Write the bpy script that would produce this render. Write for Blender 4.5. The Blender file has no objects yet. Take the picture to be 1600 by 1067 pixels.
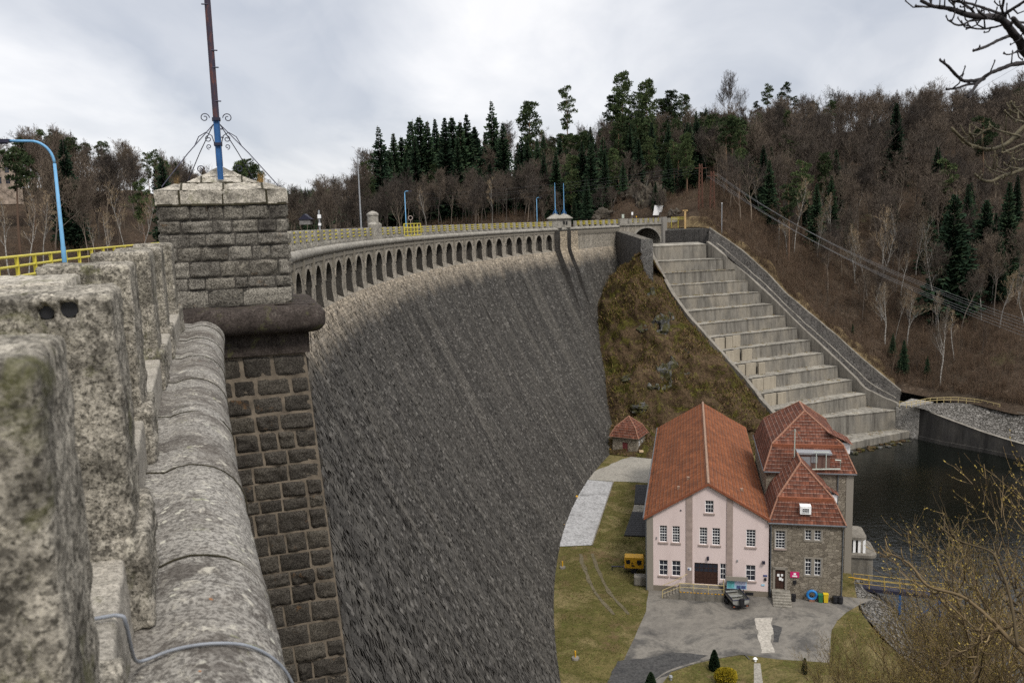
import bpy, bmesh, math, random
from mathutils import Vector as V3, Matrix, noise as mnoise
scene = bpy.context.scene
SKY_K = 10.0; EXPO = 0.85
COL = scene.collection
R_ = math.radians
# ------------------------------------------------------------------ camera
F_PX = 1320.0
ROLL = R_(1.632); PITCH = R_(8.06)
cR, sR, cP, sP = math.cos(ROLL), math.sin(ROLL), math.cos(PITCH), math.sin(PITCH)
RIGHT = V3((1, 0, 0)); UPV = V3((0, sP, cP)); FWD = V3((0, cP, -sP))
cam_d = bpy.data.cameras.new('camera'); cam = bpy.data.objects.new('camera', cam_d); COL.objects.link(cam)
i_ = RIGHT * cR - UPV * sR; j_ = RIGHT * sR + UPV * cR
m = Matrix.Identity(4)
for r in range(3):
    m[r][0] = i_[r]; m[r][1] = j_[r]; m[r][2] = -FWD[r]
cam.matrix_world = m
cam_d.sensor_width = 36; cam_d.lens = F_PX / 1600 * 36
cam_d.clip_start = 0.05; cam_d.clip_end = 20000
cam_d.dof.use_dof = True; cam_d.dof.focus_distance = 45; cam_d.dof.aperture_fstop = 5.0
scene.camera = cam

def ray(x, y):
    X = x - 800; Y = 533.5 - y
    u = X * cR + Y * sR; v = -X * sR + Y * cR
    d = RIGHT * u + UPV * v + FWD * F_PX
    return d.normalized()
def onz(x, y, z):
    d = ray(x, y); return d * (z / d.z)
def onplane(x, y, p0, n):
    d = ray(x, y); return d * (p0.dot(n) / d.dot(n))
def atdist(x, y, dist):          # horizontal distance
    d = ray(x, y); return d * (dist / math.hypot(d.x, d.y))
def proj(P):
    u = P.dot(RIGHT); v = P.dot(UPV); w = P.dot(FWD)
    u = u / w * F_PX; v = v / w * F_PX
    return 800 + u * cR - v * sR, 533.5 - (u * sR + v * cR)

# ------------------------------------------------------------------ the dam's arc
RAD = 208.0; TH = R_(-22.3)
HD = V3((math.sin(TH), math.cos(TH), 0)); RT = V3((math.cos(TH), -math.sin(TH), 0))
CEN = RT * RAD
def arc(s, off, z):              # s metres along the crest, off metres towards downstream
    a = s / RAD; r = RAD - off
    p = CEN - RT * (r * math.cos(a)) + HD * (r * math.sin(a))
    return V3((p.x, p.y, z))
def arc_dir(s):
    a = s / RAD
    return (RT * math.sin(a) + HD * math.cos(a)), (RT * math.cos(a) - HD * math.sin(a))   # along, downstream
def prof(z):
    return 0.2 if z > -5.9 else 0.2 + 18.6 * ((-z - 5.9) / 36.1) ** 1.13
def s_of_px(x):
    d = ray(x, 345); az = math.atan2(d.x, d.y)
    return 2 * (az - TH) * RAD
def on_dam(x, y):
    d = ray(x, y); lo, hi = 40.0, 40.0
    def f(t):
        P = d * t; r = math.hypot(P.x - CEN.x, P.y - CEN.y)
        return (RAD - r) - prof(P.z)
    t = 40.0
    while t < 320 and f(t) > 0: t += .5
    lo, hi = t - .5, t
    for _ in range(30):
        mid = (lo + hi) / 2
        if f(mid) > 0: lo = mid
        else: hi = mid
    return d * lo

# ------------------------------------------------------------------ mesh helpers
def nz(p, sc=1.0, seed=0.0):
    return mnoise.noise(V3((p[0] * sc + seed, p[1] * sc - seed * .7, p[2] * sc + seed * 1.3)))
class MB:
    def __init__(s):
        s.v = []; s.f = []; s.uv = []; s.mi = []; s.has_uv = False
    def vert(s, p):
        s.v.append(tuple(p)); return len(s.v) - 1
    def face(s, idx, uv=None, mi=0):
        s.f.append(tuple(idx)); s.mi.append(mi)
        if uv: s.has_uv = True
        s.uv.append(uv)
    def poly(s, pts, uv=None, mi=0):
        b = len(s.v); s.v.extend(tuple(p) for p in pts); s.face(range(b, b + len(pts)), uv, mi)
    def grid(s, P, nu, nv, uvf=None, mi=0, closed=False):
        b = len(s.v)
        for i in range(nu + 1):
            for j in range(nv + 1): s.v.append(tuple(P(i, j)))
        for i in range(nu):
            for j in range(nv):
                a = b + i * (nv + 1) + j
                uv = [uvf(i, j), uvf(i + 1, j), uvf(i + 1, j + 1), uvf(i, j + 1)] if uvf else None
                s.face((a, a + nv + 1, a + nv + 2, a + 1), uv, mi)
    def box(s, o, ax, ay, az, mi=0):          # corner + three edge vectors
        o = V3(o); ax = V3(ax); ay = V3(ay); az = V3(az)
        if ax.cross(ay).dot(az) < 0: ax, ay = ay, ax
        b = len(s.v)
        for k in range(8):
            s.v.append(tuple(o + (ax if k & 1 else V3()) + (ay if k & 2 else V3()) + (az if k & 4 else V3())))
        for q in ((0, 2, 3, 1), (4, 5, 7, 6), (0, 1, 5, 4), (2, 6, 7, 3), (0, 4, 6, 2), (1, 3, 7, 5)):
            s.face([b + k for k in q], None, mi)
    def cbox(s, c, sx, sy, sz, rot=0, mi=0):  # box standing on c, turned by rot
        ca, sa = math.cos(rot), math.sin(rot)
        ax = V3((ca, sa, 0)) * sx; ay = V3((-sa, ca, 0)) * sy; az = V3((0, 0, sz))
        s.box(V3(c) - ax / 2 - ay / 2, ax, ay, az, mi)
    def tube(s, pts, rad, n=6, mi=0, cap=True):
        pts = [V3(p) for p in pts]
        if not hasattr(rad, '__len__'): rad = [rad] * len(pts)
        rings = []; up = None
        for k, p in enumerate(pts):
            d = (pts[min(k + 1, len(pts) - 1)] - pts[max(k - 1, 0)])
            if d.length < 1e-9: d = V3((0, 0, 1))
            d.normalize()
            if up is None:
                up = V3((0, 0, 1)) if abs(d.z) < .9 else V3((1, 0, 0))
            x = d.cross(up)
            if x.length < 1e-6: x = d.orthogonal()
            x.normalize(); y = d.cross(x); up = -y if False else x.cross(d)
            b = len(s.v)
            for q in range(n):
                a = 2 * math.pi * q / n
                s.v.append(tuple(p + x * (math.cos(a) * rad[k]) + y * (math.sin(a) * rad[k])))
            rings.append(b)
        for k in range(len(pts) - 1):
            a, b = rings[k], rings[k + 1]
            for q in range(n):
                s.face((a + q, a + (q + 1) % n, b + (q + 1) % n, b + q), None, mi)
        if cap and n > 2:
            s.face([rings[0] + q for q in reversed(range(n))], None, mi)
            s.face([rings[-1] + q for q in range(n)], None, mi)
    def ribbon(s, a, b, w0, w1, side, mi=0):
        s.poly([a - side * w0, a + side * w0, b + side * w1, b - side * w1], None, mi)
    def lathe(s, c, prof_, n=20, mi=0):       # prof_: list of (radius, z)
        c = V3(c); b = len(s.v)
        for r, z in prof_:
            for q in range(n):
                a = 2 * math.pi * q / n
                s.v.append((c.x + r * math.cos(a), c.y + r * math.sin(a), c.z + z))
        for k in range(len(prof_) - 1):
            for q in range(n):
                i0 = b + k * n; q2 = (q + 1) % n
                s.face((i0 + q, i0 + q2, i0 + n + q2, i0 + n + q), None, mi)
    def extrude(s, pts, vec, mi=0, capb=True):   # closed polygon prism
        pts = [V3(p) for p in pts]; vec = V3(vec); n = len(pts); b = len(s.v)
        s.v.extend(tuple(p) for p in pts); s.v.extend(tuple(p + vec) for p in pts)
        for k in range(n):
            k2 = (k + 1) % n
            s.face((b + k, b + k2, b + n + k2, b + n + k), None, mi)
        s.face([b + n + k for k in range(n)], None, mi)
        if capb: s.face([b + k for k in reversed(range(n))], None, mi)
    def build(s, name, mat, parent=None, smooth=False, fixn=False):
        me = bpy.data.meshes.new(name)
        off = parent_world(parent)
        me.from_pydata([(v[0] - off.x, v[1] - off.y, v[2] - off.z) for v in s.v], [], s.f)
        mats = mat if isinstance(mat, (list, tuple)) else [mat]
        for q in mats: me.materials.append(q)
        if len(mats) > 1: me.polygons.foreach_set('material_index', s.mi)
        if s.has_uv:
            l = me.uv_layers.new(name='UVMap'); k = 0; dat = []
            for f, uv in zip(s.f, s.uv):
                for q in range(len(f)):
                    dat += list(uv[q]) if uv else [0, 0]
            l.data.foreach_set('uv', dat)
        if smooth: me.polygons.foreach_set('use_smooth', [True] * len(me.polygons))
        me.update()
        if fixn:
            bm = bmesh.new(); bm.from_mesh(me); bmesh.ops.remove_doubles(bm, verts=bm.verts, dist=1e-4)
            bmesh.ops.recalc_face_normals(bm, faces=bm.faces); bm.to_mesh(me); bm.free()
        o = bpy.data.objects.new(name, me); COL.objects.link(o)
        if parent: o.parent = parent
        return o
def parent_world(p):
    w = V3()
    while p is not None:
        w = w + p.location; p = p.parent
    return w
def tag(o, label=None, cat=None, group=None, kind=None):
    if label: o['label'] = label
    if cat: o['category'] = cat
    if group: o['group'] = group
    if kind: o['kind'] = kind
    return o
def thing(name, label, cat, loc, group=None):
    o = bpy.data.objects.new(name, None); COL.objects.link(o); o.location = loc; o.empty_display_size = .2
    return tag(o, label, cat, group)
def copy_tree(o, parent=None):
    c = o.copy(); COL.objects.link(c)
    if parent: c.parent = parent
    for ch in list(o.children): copy_tree(ch, c)
    return c

# ------------------------------------------------------------------ material helpers
class NT:
    def __init__(s, name, rough=.85, spec=.3):
        s.m = bpy.data.materials.new(name); s.m.use_nodes = True; s.t = s.m.node_tree; s.t.nodes.clear()
        s.out = s.t.nodes.new('ShaderNodeOutputMaterial'); s.b = s.t.nodes.new('ShaderNodeBsdfPrincipled')
        s.t.links.new(s.b.outputs[0], s.out.inputs[0])
        s.b.inputs['Roughness'].default_value = rough
        s.b.inputs['Specular IOR Level'].default_value = spec
    def n(s, ty, **kw):
        nd = s.t.nodes.new('ShaderNode' + ty)
        for k, v in kw.items():
            if hasattr(nd, k) and not k[0].isupper(): setattr(nd, k, v)
        return nd
    def ln(s, a, b): s.t.links.new(a, b)
    def setin(s, sock, v):
        if isinstance(v, bpy.types.NodeSocket): s.ln(v, sock)
        elif isinstance(v, (tuple, list)) and sock.type == 'RGBA' and len(v) == 3: sock.default_value = (*v, 1)
        else: sock.default_value = v
    def obj(s): return s.n('TexCoord').outputs['Object']
    def uv(s): return s.n('TexCoord').outputs['UV']
    def pos(s): return s.n('NewGeometry').outputs['Position']
    def island(s): return s.n('NewGeometry').outputs['Random Per Island']
    def sc(s, vec, xyz, loc=(0, 0, 0), rot=(0, 0, 0)):
        k = s.n('Mapping'); s.ln(vec, k.inputs[0]); k.inputs['Scale'].default_value = xyz
        k.inputs['Location'].default_value = loc; k.inputs['Rotation'].default_value = rot
        return k.outputs[0]
    def noise(s, vec, scale, detail=4, rough=.6, dist=0):
        k = s.n('TexNoise'); s.ln(vec, k.inputs['Vector']); k.inputs['Scale'].default_value = scale
        k.inputs['Detail'].default_value = detail; k.inputs['Roughness'].default_value = rough; k.inputs['Distortion'].default_value = dist
        return k.outputs['Fac']
    def vor(s, vec, scale, feature='F1', rnd=1.0):
        k = s.n('TexVoronoi', feature=feature); s.ln(vec, k.inputs['Vector']); k.inputs['Scale'].default_value = scale
        k.inputs['Randomness'].default_value = rnd
        return k
    def ramp(s, fac, stops):
        k = s.n('ValToRGB'); s.ln(fac, k.inputs[0]); cr = k.color_ramp
        while len(cr.elements) < len(stops): cr.elements.new(.5)
        for e, (p, c) in zip(cr.elements, stops):
            e.position = p; e.color = (c, c, c, 1) if not hasattr(c, '__len__') else (*c, 1)
        return k.outputs[0]
    def mix(s, f, a, b, mode='MIX'):
        k = s.n('Mix', data_type='RGBA', blend_type=mode)
        s.setin(k.inputs[0], f); s.setin(k.inputs[6], a); s.setin(k.inputs[7], b)
        return k.outputs[2]
    def math(s, op, a, b=0.0):
        k = s.n('Math', operation=op); s.setin(k.inputs[0], a); s.setin(k.inputs[1], b)
        return k.outputs[0]
    def xyz(s, v):
        k = s.n('SeparateXYZ'); s.ln(v, k.inputs[0]); return k.outputs
    def bump(s, h, strength=.5, dist=.02):
        k = s.n('Bump'); s.setin(k.inputs['Height'], h); k.inputs['Strength'].default_value = strength; k.inputs['Distance'].default_value = dist
        s.ln(k.outputs[0], s.b.inputs['Normal'])
    def color(s, c): s.setin(s.b.inputs['Base Color'], c)
    def done(s): return s.m
def plain(name, c, rough=.6, metal=0.0, var=.25, sc=3.0, spec=.3):
    t = NT(name, rough, spec); n_ = t.noise(t.obj(), sc, 5)
    f = t.ramp(n_, [(.3, 0), (.7, 1)])
    t.color(t.mix(f, tuple(x * (1 - var) for x in c), tuple(min(1, x * (1 + var * .6)) for x in c)))
    t.b.inputs['Metallic'].default_value = metal
    return t.done()

def m_granite(name, light=(.36, .33, .28), mid=(.19, .175, .15), dark=(.06, .055, .048), stain=.5, speck=70, bump=.6, big=2.2, lich=.55):
    t = NT(name, .95, .06); o = t.pos()
    fine = t.noise(o, speck * 1.5, 3, .7); med = t.noise(o, speck * .55, 4, .72); g3 = t.noise(t.sc(o, (1, 1, 1), (3, 7, 1)), speck * 1.1, 2, .6); bg = t.noise(o, big, 7, .74, .4)
    c = t.mix(t.ramp(med, [(.4, 0), (.6, 1)]), mid, light)
    c = t.mix(t.ramp(fine, [(.5, 0), (.6, .75)]), c, dark)
    c = t.mix(t.ramp(g3, [(.56, 0), (.63, .55)]), c, tuple(min(.75, x * 1.35) for x in light))
    c = t.mix(t.ramp(bg, [(.46, 0), (.6, stain)]), c, t.mix(.3, tuple(x * .8 for x in dark), c))
    li = t.noise(o, 5.5, 6, .75); c = t.mix(t.ramp(li, [(.6, 0), (.66, lich)]), c, (.52, .48, .39))
    mo = t.noise(o, 3.3, 5, .75, .6); c = t.mix(t.ramp(mo, [(.57, 0), (.66, .5)]), c, (.1, .1, .04))
    t.color(c)
    t.bump(t.math('ADD', t.math('MULTIPLY', fine, .6), t.math('MULTIPLY', med, .5)), bump, .012)
    return t.done()
def m_stones(name, cols, bump=.6, stain=.6, speck=38, grain=.26, pale=.5):     # separate stones, a tint per stone
    t = NT(name, .95, .05); o = t.pos(); r = t.island()
    c = t.ramp(r, [(k / max(1, len(cols) - 1), q) for k, q in enumerate(cols)])
    f = t.noise(o, speck, 4, .75); c = t.mix(t.ramp(f, [(.4, 0), (.6, 1)]), t.mix(.72, c, (.015, .013, .011)), t.mix(grain, c, (.62, .57, .48)))
    g = t.noise(o, 1.7, 5, .65, .5); c = t.mix(t.ramp(g, [(.48, 0), (.7, stain)]), c, (.022, .019, .017))
    rs = t.noise(o, 2.6, 5, .75); c = t.mix(t.ramp(rs, [(.62, 0), (.72, .6)]), c, (.2, .105, .04)); pl = t.noise(o, 4.4, 5, .75); c = t.mix(t.ramp(pl, [(.62, 0), (.7, pale)]), c, (.42, .38, .3))
    t.color(c); t.bump(t.math('ADD', t.noise(o, 14, 6, .7), t.math('MULTIPLY', f, .4)), bump, .03)
    return t.done()
def m_rubble(name, cols, mortar, sx=1.9, sz=2.6, usecoord='uv', edge=.055, bump=.7, streak=None, band=None, warp=.12, fleck=None, pillow=0.0, isl=False):
    t = NT(name, .95, .05); o = t.uv() if usecoord == 'uv' else t.pos()
    wv = t.n('TexNoise'); t.ln(o, wv.inputs['Vector']); wv.inputs['Scale'].default_value = 1.3
    vadd = t.n('VectorMath', operation='MULTIPLY_ADD'); t.ln(wv.outputs['Color'], vadd.inputs[0]); vadd.inputs[1].default_value = (warp * 2,) * 3; t.ln(o, vadd.inputs[2])
    q = t.sc(vadd.outputs[0], (sx, sz, sx) if usecoord == 'uv' else (sx, sx, sz))
    ve = t.vor(q, 1.0, 'DISTANCE_TO_EDGE', .85); vc = t.vor(q, 1.0, 'F1', .85)
    sep = t.n('SeparateColor'); t.ln(vc.outputs['Color'], sep.inputs[0])
    c = t.ramp(sep.outputs[0], [(k / max(1, len(cols) - 1), w) for k, w in enumerate(cols)])
    if isl: c = t.ramp(t.island(), [(k / max(1, len(cols) - 1), w) for k, w in enumerate(cols)])
    f = t.noise(o, 17, 5, .75); c = t.mix(t.ramp(f, [(.35, 0), (.66, 1)]), t.mix(.5, c, (.012, .011, .01)), t.mix(.12, c, (.6, .56, .5)))
    e = t.ramp(ve.outputs['Distance'], [(edge * .4, 1), (edge, 0)])
    if not isl: c = t.mix(e, c, mortar)
    if fleck:
        fl = t.noise(t.sc(o, (1, .8, 1)), 4.2, 4, .85); c = t.mix(t.ramp(fl, [(.6, 0), (.66, fleck[0])]), c, fleck[1])
    if streak:
        st = t.noise(t.sc(o, (.55, .035, 1)), 1.0, 6, .7); c = t.mix(t.ramp(st, [(.5, 0), (.7, streak[0])]), c, streak[1])
        st3 = t.noise(t.sc(o, (.22, .012, 1), (11, 3, 0)), 1.0, 6, .75); c = t.mix(t.ramp(st3, [(.5, 0), (.66, streak[0] * .6)]), c, tuple(x * .8 for x in streak[1]))
        st2 = t.noise(t.sc(o, (.8, .05, 1), (31, 7, 0)), 1.0, 5, .7); c = t.mix(t.ramp(st2, [(.52, 0), (.68, streak[2])]), c, (.014, .013, .012))
    if band:      # (z_top_full, z_end, colour)
        z = t.xyz(t.pos())[2]; nn = t.noise(t.sc(o, (.5, .12, 1)), .8, 5, .65)
        zz = t.math('ADD', z, t.math('MULTIPLY', t.math('SUBTRACT', nn, .5), band[3]))
        k = t.n('MapRange'); t.ln(zz, k.inputs[0]); k.inputs[1].default_value = band[1]; k.inputs[2].default_value = band[0]; k.inputs[3].default_value = 0; k.inputs[4].default_value = 1
        sp = t.noise(o, 3.1, 4, .75); fac = t.math('MULTIPLY', k.outputs[0], t.ramp(sp, [(.3, .25), (.62, 1)]))
        c = t.mix(fac, c, t.mix(t.ramp(sep.outputs[1], [(0, 0), (1, 1)]), tuple(x * .5 for x in band[2]), band[2]))
        wsp = t.noise(o, 1.1, 6, .8); c = t.mix(t.math('MULTIPLY', k.outputs[0], t.ramp(wsp, [(.58, 0), (.66, .65)])), c, (.55, .52, .5))
    t.color(c)
    hh = t.math('SUBTRACT', t.math('MULTIPLY', f, .6), e)
    if pillow:
        hh = t.math('ADD', hh, t.math('MULTIPLY', t.ramp(ve.outputs['Distance'], [(0, 0), (.3, 1)]), 1.6 * pillow)); hh = t.math('ADD', hh, t.math('MULTIPLY', sep.outputs[2], 1.2))
    t.bump(hh, bump, .14 if pillow else .08)
    return t.done()
def m_tiles(name, cols, dark, tw=.24, th=.36, lime=.3, moss=.4):
    t = NT(name, .9, .1); uv = t.uv(); X = t.xyz(uv)
    row = t.math('DIVIDE', X[1], th); rf = t.math('FRACT', row); rfl = t.math('FLOOR', row)
    shift = t.math('MULTIPLY', t.math('MODULO', rfl, 2.0), .5 * 0)
    colm = t.math('ADD', t.math('DIVIDE', X[0], tw), shift); cf = t.math('FRACT', colm); cfl = t.math('FLOOR', colm)
    cmb = t.n('CombineXYZ'); t.ln(cfl, cmb.inputs[0]); t.ln(rfl, cmb.inputs[1])
    wn = t.n('TexWhiteNoise', noise_dimensions='2D'); t.ln(cmb.outputs[0], wn.inputs['Vector'])
    c = t.ramp(wn.outputs['Value'], [(k / (len(cols) - 1), q) for k, q in enumerate(cols)])
    g = t.noise(uv, .5, 6, .7, .4); c = t.mix(t.ramp(g, [(.42, 0), (.68, .75)]), c, dark)
    m2 = t.noise(t.sc(uv, (1, .5, 1)), 2.2, 6, .8); c = t.mix(t.ramp(m2, [(.52, 0), (.7, moss)]), c, (.035, .025, .02))
    lap = t.ramp(rf, [(0, 1), (.16, 0)])      # shadowless lap line: dirt and lime along each tile's foot
    c = t.mix(t.math('MULTIPLY', lap, t.ramp(t.noise(uv, 3, 4, .7), [(.4, .15), (.6, lime)])), c, (.5, .36, .3))
    jr = t.ramp(rf, [(0, 0), (.8, 0), (.95, 1)]); c = t.mix(t.math('MULTIPLY', jr, .75), c, (.025, .012, .01))
    joint = t.ramp(cf, [(0, 1), (.12, 0), (.88, 0), (1, 1)]); c = t.mix(t.math('MULTIPLY', joint, .6), c, (.03, .012, .01))
    t.color(c)
    h = t.math('ADD', t.math('MULTIPLY', t.math('SUBTRACT', 1.0, rf), .7), t.math('MULTIPLY', t.math('SINE', t.math('MULTIPLY', cf, math.pi)), .6))
    t.bump(h, .9, .05)
    return t.done()
def m_concrete(name, base=(.3, .285, .26), dark=(.075, .07, .065), sx=1.0, streak=.8, light=(.42, .4, .36)):
    t = NT(name, .95, .06); o = t.pos(); X = t.xyz(o)
    st = t.noise(t.sc(o, (.9, .9, .06)), 1.4, 6, .72, .2); st2 = t.noise(t.sc(o, (.25, .25, .12)), 1.0, 4, .6)
    c = t.mix(t.ramp(st, [(.38, 0), (.66, streak)]), base, dark)
    c = t.mix(t.ramp(st2, [(.45, 0), (.66, .55)]), c, light)
    fn = t.noise(o, 5, 6, .8); c = t.mix(t.ramp(fn, [(.35, .5), (.62, 0)]), c, dark)
    t.color(c); t.bump(fn, .5, .05)
    return t.done()
def m_ground(name, cols, sc=.35, fine=6.0, bump=.5, bd=.06, sp=None, rough=.95, fa=.6):
    t = NT(name, rough, .04); o = t.pos()
    a = t.noise(o, sc, 6, .68, .5); c = t.ramp(a, [(.28 + .44 * k / (len(cols) - 1), q) for k, q in enumerate(cols)])
    f = t.noise(o, fine, 5, .8); c = t.mix(t.ramp(f, [(.36, fa), (.58, 0)]), c, tuple(x * .35 for x in cols[0]))
    f2 = t.noise(o, fine * .45, 5, .75); c = t.mix(t.ramp(f2, [(.56, 0), (.7, fa * .8)]), c, tuple(min(1, x * 1.9) for x in cols[-1]))
    if sp:
        g = t.noise(o, sp[0], 5, .7); c = t.mix(t.ramp(g, [(sp[1], 0), (sp[1] + .1, sp[3])]), c, sp[2])
    t.color(c); t.bump(t.math('ADD', f, f2), bump, bd)
    return t.done()

M = {}
M['granite'] = m_granite('granite', (.37, .338, .28), (.135, .123, .102), (.022, .02, .016), .9, 46, .8, 3.4)
M['granite_far'] = m_granite('granite_weathered', (.33, .31, .27), (.22, .205, .18), (.09, .083, .07), .5, 6, .5, .5)
M['coping'] = None
t = NT('lichen_coping', .95, .06); o = t.pos()
alo = t.noise(t.sc(o, (1.6, 2.6, 2), (0, 0, 0), (0, 0, R_(-22))), 1.0, 8, .8, .4); fi = t.noise(o, 42, 3, .7); me_ = t.noise(o, 7, 6, .72, .6); bg = t.noise(o, 1.5, 5, .6)
c = t.mix(t.ramp(fi, [(.42, 0), (.56, 1)]), (.12, .112, .1), (.31, .292, .26))
c = t.mix(t.ramp(alo, [(.48, 0), (.57, .7)]), c, (.05, .042, .036))
vl = t.vor(o, 13, 'F1'); vn = t.noise(o, 2.4, 4, .7); c = t.mix(t.math('MULTIPLY', t.ramp(t.math('ADD', vl.outputs['Distance'], t.math('MULTIPLY', t.noise(o, 30, 4, .7), .5)), [(.42, 1), (.5, 0)]), t.ramp(vn, [(.5, 0), (.58, .9)])), c, (.5, .48, .4))
c = t.mix(t.ramp(bg, [(.45, 0), (.65, .5)]), c, (.085, .072, .06))
c = t.mix(t.ramp(me_, [(.58, 0), (.66, .75)]), c, (.46, .43, .36))
gr = t.noise(o, 4.2, 5, .7, .4); c = t.mix(t.ramp(gr, [(.64, 0), (.7, .5)]), c, (.24, .25, .12))
orr = t.noise(t.sc(o, (1, 1, 1), (9, 3, 1)), 9, 3, .6); c = t.mix(t.ramp(orr, [(.73, 0), (.76, .7)]), c, (.36, .14, .04))
t.color(c); t.bump(t.math('ADD', me_, t.math('MULTIPLY', fi, .5)), .7, .02); M['coping'] = t.done()
M['tower_stone'] = m_stones('tower_stone', [(.06, .056, .049), (.19, .176, .15), (.1, .093, .08), (.25, .232, .195), (.14, .127, .103), (.075, .07, .06)], stain=.9, bump=.9, grain=.2, pale=.35)
M['pier_stone'] = m_stones('pier_stone', [(.025, .022, .019), (.07, .062, .052), (.038, .033, .028), (.1, .088, .07), (.048, .042, .035)], stain=.75, bump=.9, grain=.07, pale=.18)
M['mortar'] = plain('old_mortar', (.17, .14, .105), .95, 0, .5, 4)
M['mortar_dark'] = plain('dark_mortar', (.05, .045, .038), .95, 0, .5, 4)
M['cap_stone'] = m_granite('cap_stone', (.47, .43, .36), (.27, .25, .21), (.07, .062, .05), .85, 30, .6, 2.4)
M['joint_moss'] = plain('mossy_joint', (.035, .03, .016), .95, 0, .5, 12)
M['dark_stone'] = m_granite('wet_dark_stone', (.075, .062, .054), (.042, .034, .03), (.017, .014, .012), .7, 40, .5, 2.4, .08)
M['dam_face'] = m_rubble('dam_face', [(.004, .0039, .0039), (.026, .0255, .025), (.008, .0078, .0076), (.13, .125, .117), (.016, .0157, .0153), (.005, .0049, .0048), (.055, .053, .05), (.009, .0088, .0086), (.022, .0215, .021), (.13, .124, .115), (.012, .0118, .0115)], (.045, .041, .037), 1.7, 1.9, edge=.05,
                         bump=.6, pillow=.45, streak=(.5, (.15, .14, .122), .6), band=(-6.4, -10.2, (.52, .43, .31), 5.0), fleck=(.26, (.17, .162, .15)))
M['dam_bed'] = m_rubble('dam_mortar_bed', [(.02, .0185, .017), (.04, .037, .034)], (.03, .028, .025), 1.7, 1.9, bump=.3, streak=(.3, (.1, .09, .078), .5), band=(-6.4, -10.2, (.4, .34, .26), 5.0))
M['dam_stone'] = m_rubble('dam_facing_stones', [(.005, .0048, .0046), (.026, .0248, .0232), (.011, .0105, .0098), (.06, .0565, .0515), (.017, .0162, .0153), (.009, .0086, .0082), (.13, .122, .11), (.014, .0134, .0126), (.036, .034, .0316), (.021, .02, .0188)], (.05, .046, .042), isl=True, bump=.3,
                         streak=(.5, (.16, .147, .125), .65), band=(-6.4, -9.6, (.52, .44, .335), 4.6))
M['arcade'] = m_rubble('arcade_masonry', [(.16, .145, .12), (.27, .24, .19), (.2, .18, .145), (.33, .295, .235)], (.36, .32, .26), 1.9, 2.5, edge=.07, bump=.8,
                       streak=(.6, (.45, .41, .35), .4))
M['recess'] = m_rubble('recess_shaded_masonry', [(.01, .0095, .009), (.03, .027, .023), (.017, .016, .0145), (.045, .04, .034)], (.075, .068, .058), 1.6, 2.4, edge=.05, bump=.8, streak=(.2, (.12, .11, .095), .5))  # arcade stone darkened for jambs and soffits, recess shade put into the colour
M['recess_back'] = m_rubble('recess_back_shaded_masonry', [(.035, .032, .028), (.085, .077, .065), (.055, .05, .043), (.12, .108, .09)], (.15, .137, .115), 1.6, 2.4, edge=.06, bump=.8, streak=(.35, (.22, .2, .17), .5))  # dimmed arcade stone for the recess back, shade held in the colour
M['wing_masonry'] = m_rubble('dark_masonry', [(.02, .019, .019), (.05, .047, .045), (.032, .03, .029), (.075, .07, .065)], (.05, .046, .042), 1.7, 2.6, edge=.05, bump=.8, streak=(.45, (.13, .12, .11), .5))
M['bank_masonry'] = m_rubble('bank_masonry', [(.014, .013, .012), (.042, .038, .035), (.024, .022, .02), (.07, .064, .058)], (.022, .02, .018), 1.1, 1.5, edge=.06, bump=1.0, streak=(.14, (.12, .11, .095), .5))
M['pier_masonry'] = m_rubble('pier_masonry', [(.1, .095, .085), (.22, .21, .19), (.15, .14, .125), (.28, .265, .235)], (.33, .31, .28), 1.3, 1.9, edge=.09, bump=.9)
M['house_rubble'] = m_rubble('house_rubble', [(.13, .108, .08), (.29, .25, .19), (.19, .16, .12), (.37, .32, .25)], (.2, .17, .13), 2.1, 3.0, edge=.05, bump=.9)
M['quoin'] = m_rubble('quoin_blocks', [(.2, .18, .15), (.3, .27, .225), (.25, .225, .185)], (.15, .13, .11), 1.3, 2.4, edge=.04, bump=.6)
M['tiles_hall'] = m_tiles('tiles_hall', [(.155, .053, .024), (.225, .08, .034), (.185, .063, .028), (.26, .096, .043)], (.085, .036, .02), .34, .5, .3, .55)
M['tiles_dark'] = m_tiles('tiles_mansard', [(.1, .036, .022), (.16, .058, .034), (.075, .029, .019), (.2, .08, .05)], (.04, .02, .016), .34, .5, .8, .9)
M['ridge_tile'] = plain('ridge_tile', (.25, .125, .08), .8, 0, .4, 6)
M['ridge_pale'] = plain('ridge_pale', (.26, .17, .12), .85, 0, .6, 6)
M['ridge_red'] = plain('ridge_red', (.2, .066, .032), .8, 0, .25, 3)
t = NT('pink_plaster', .9, .2); o = t.pos(); n1 = t.noise(t.sc(o, (.6, .6, .16)), 1.2, 6, .7); n2 = t.noise(o, 9, 4, .7)
c = t.mix(t.ramp(n1, [(.5, 0), (.75, .4)]), (.63, .525, .5), (.45, .365, .34)); c = t.mix(t.ramp(n2, [(.3, .12), (.5, 0)]), c, (.5, .42, .38))
t.color(c); t.bump(n2, .2, .01); M['pink'] = t.done()
M['taupe'] = plain('taupe_plaster', (.31, .245, .215), .9, 0, .2, 2)
M['white_paint'] = plain('white_paint', (.8, .8, .79), .45, 0, .06, 3)
M['sill_stone'] = plain('sill_stone', (.34, .27, .24), .85, 0, .2, 4)
t = NT('window_glass', .08, .5); nn = t.noise(t.obj(), .8, 2); t.color(t.mix(nn, (.008, .01, .018), (.03, .035, .05))); M['glass'] = t.done()
M['door_wood'] = plain('dark_door_wood', (.045, .022, .016), .5, 0, .3, 4)
M['maroon'] = plain('maroon_paint', (.12, .028, .03), .6, 0, .25, 3)
M['zinc'] = plain('zinc_gutter', (.12, .13, .14), .5, .4, .25, 3)
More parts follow.
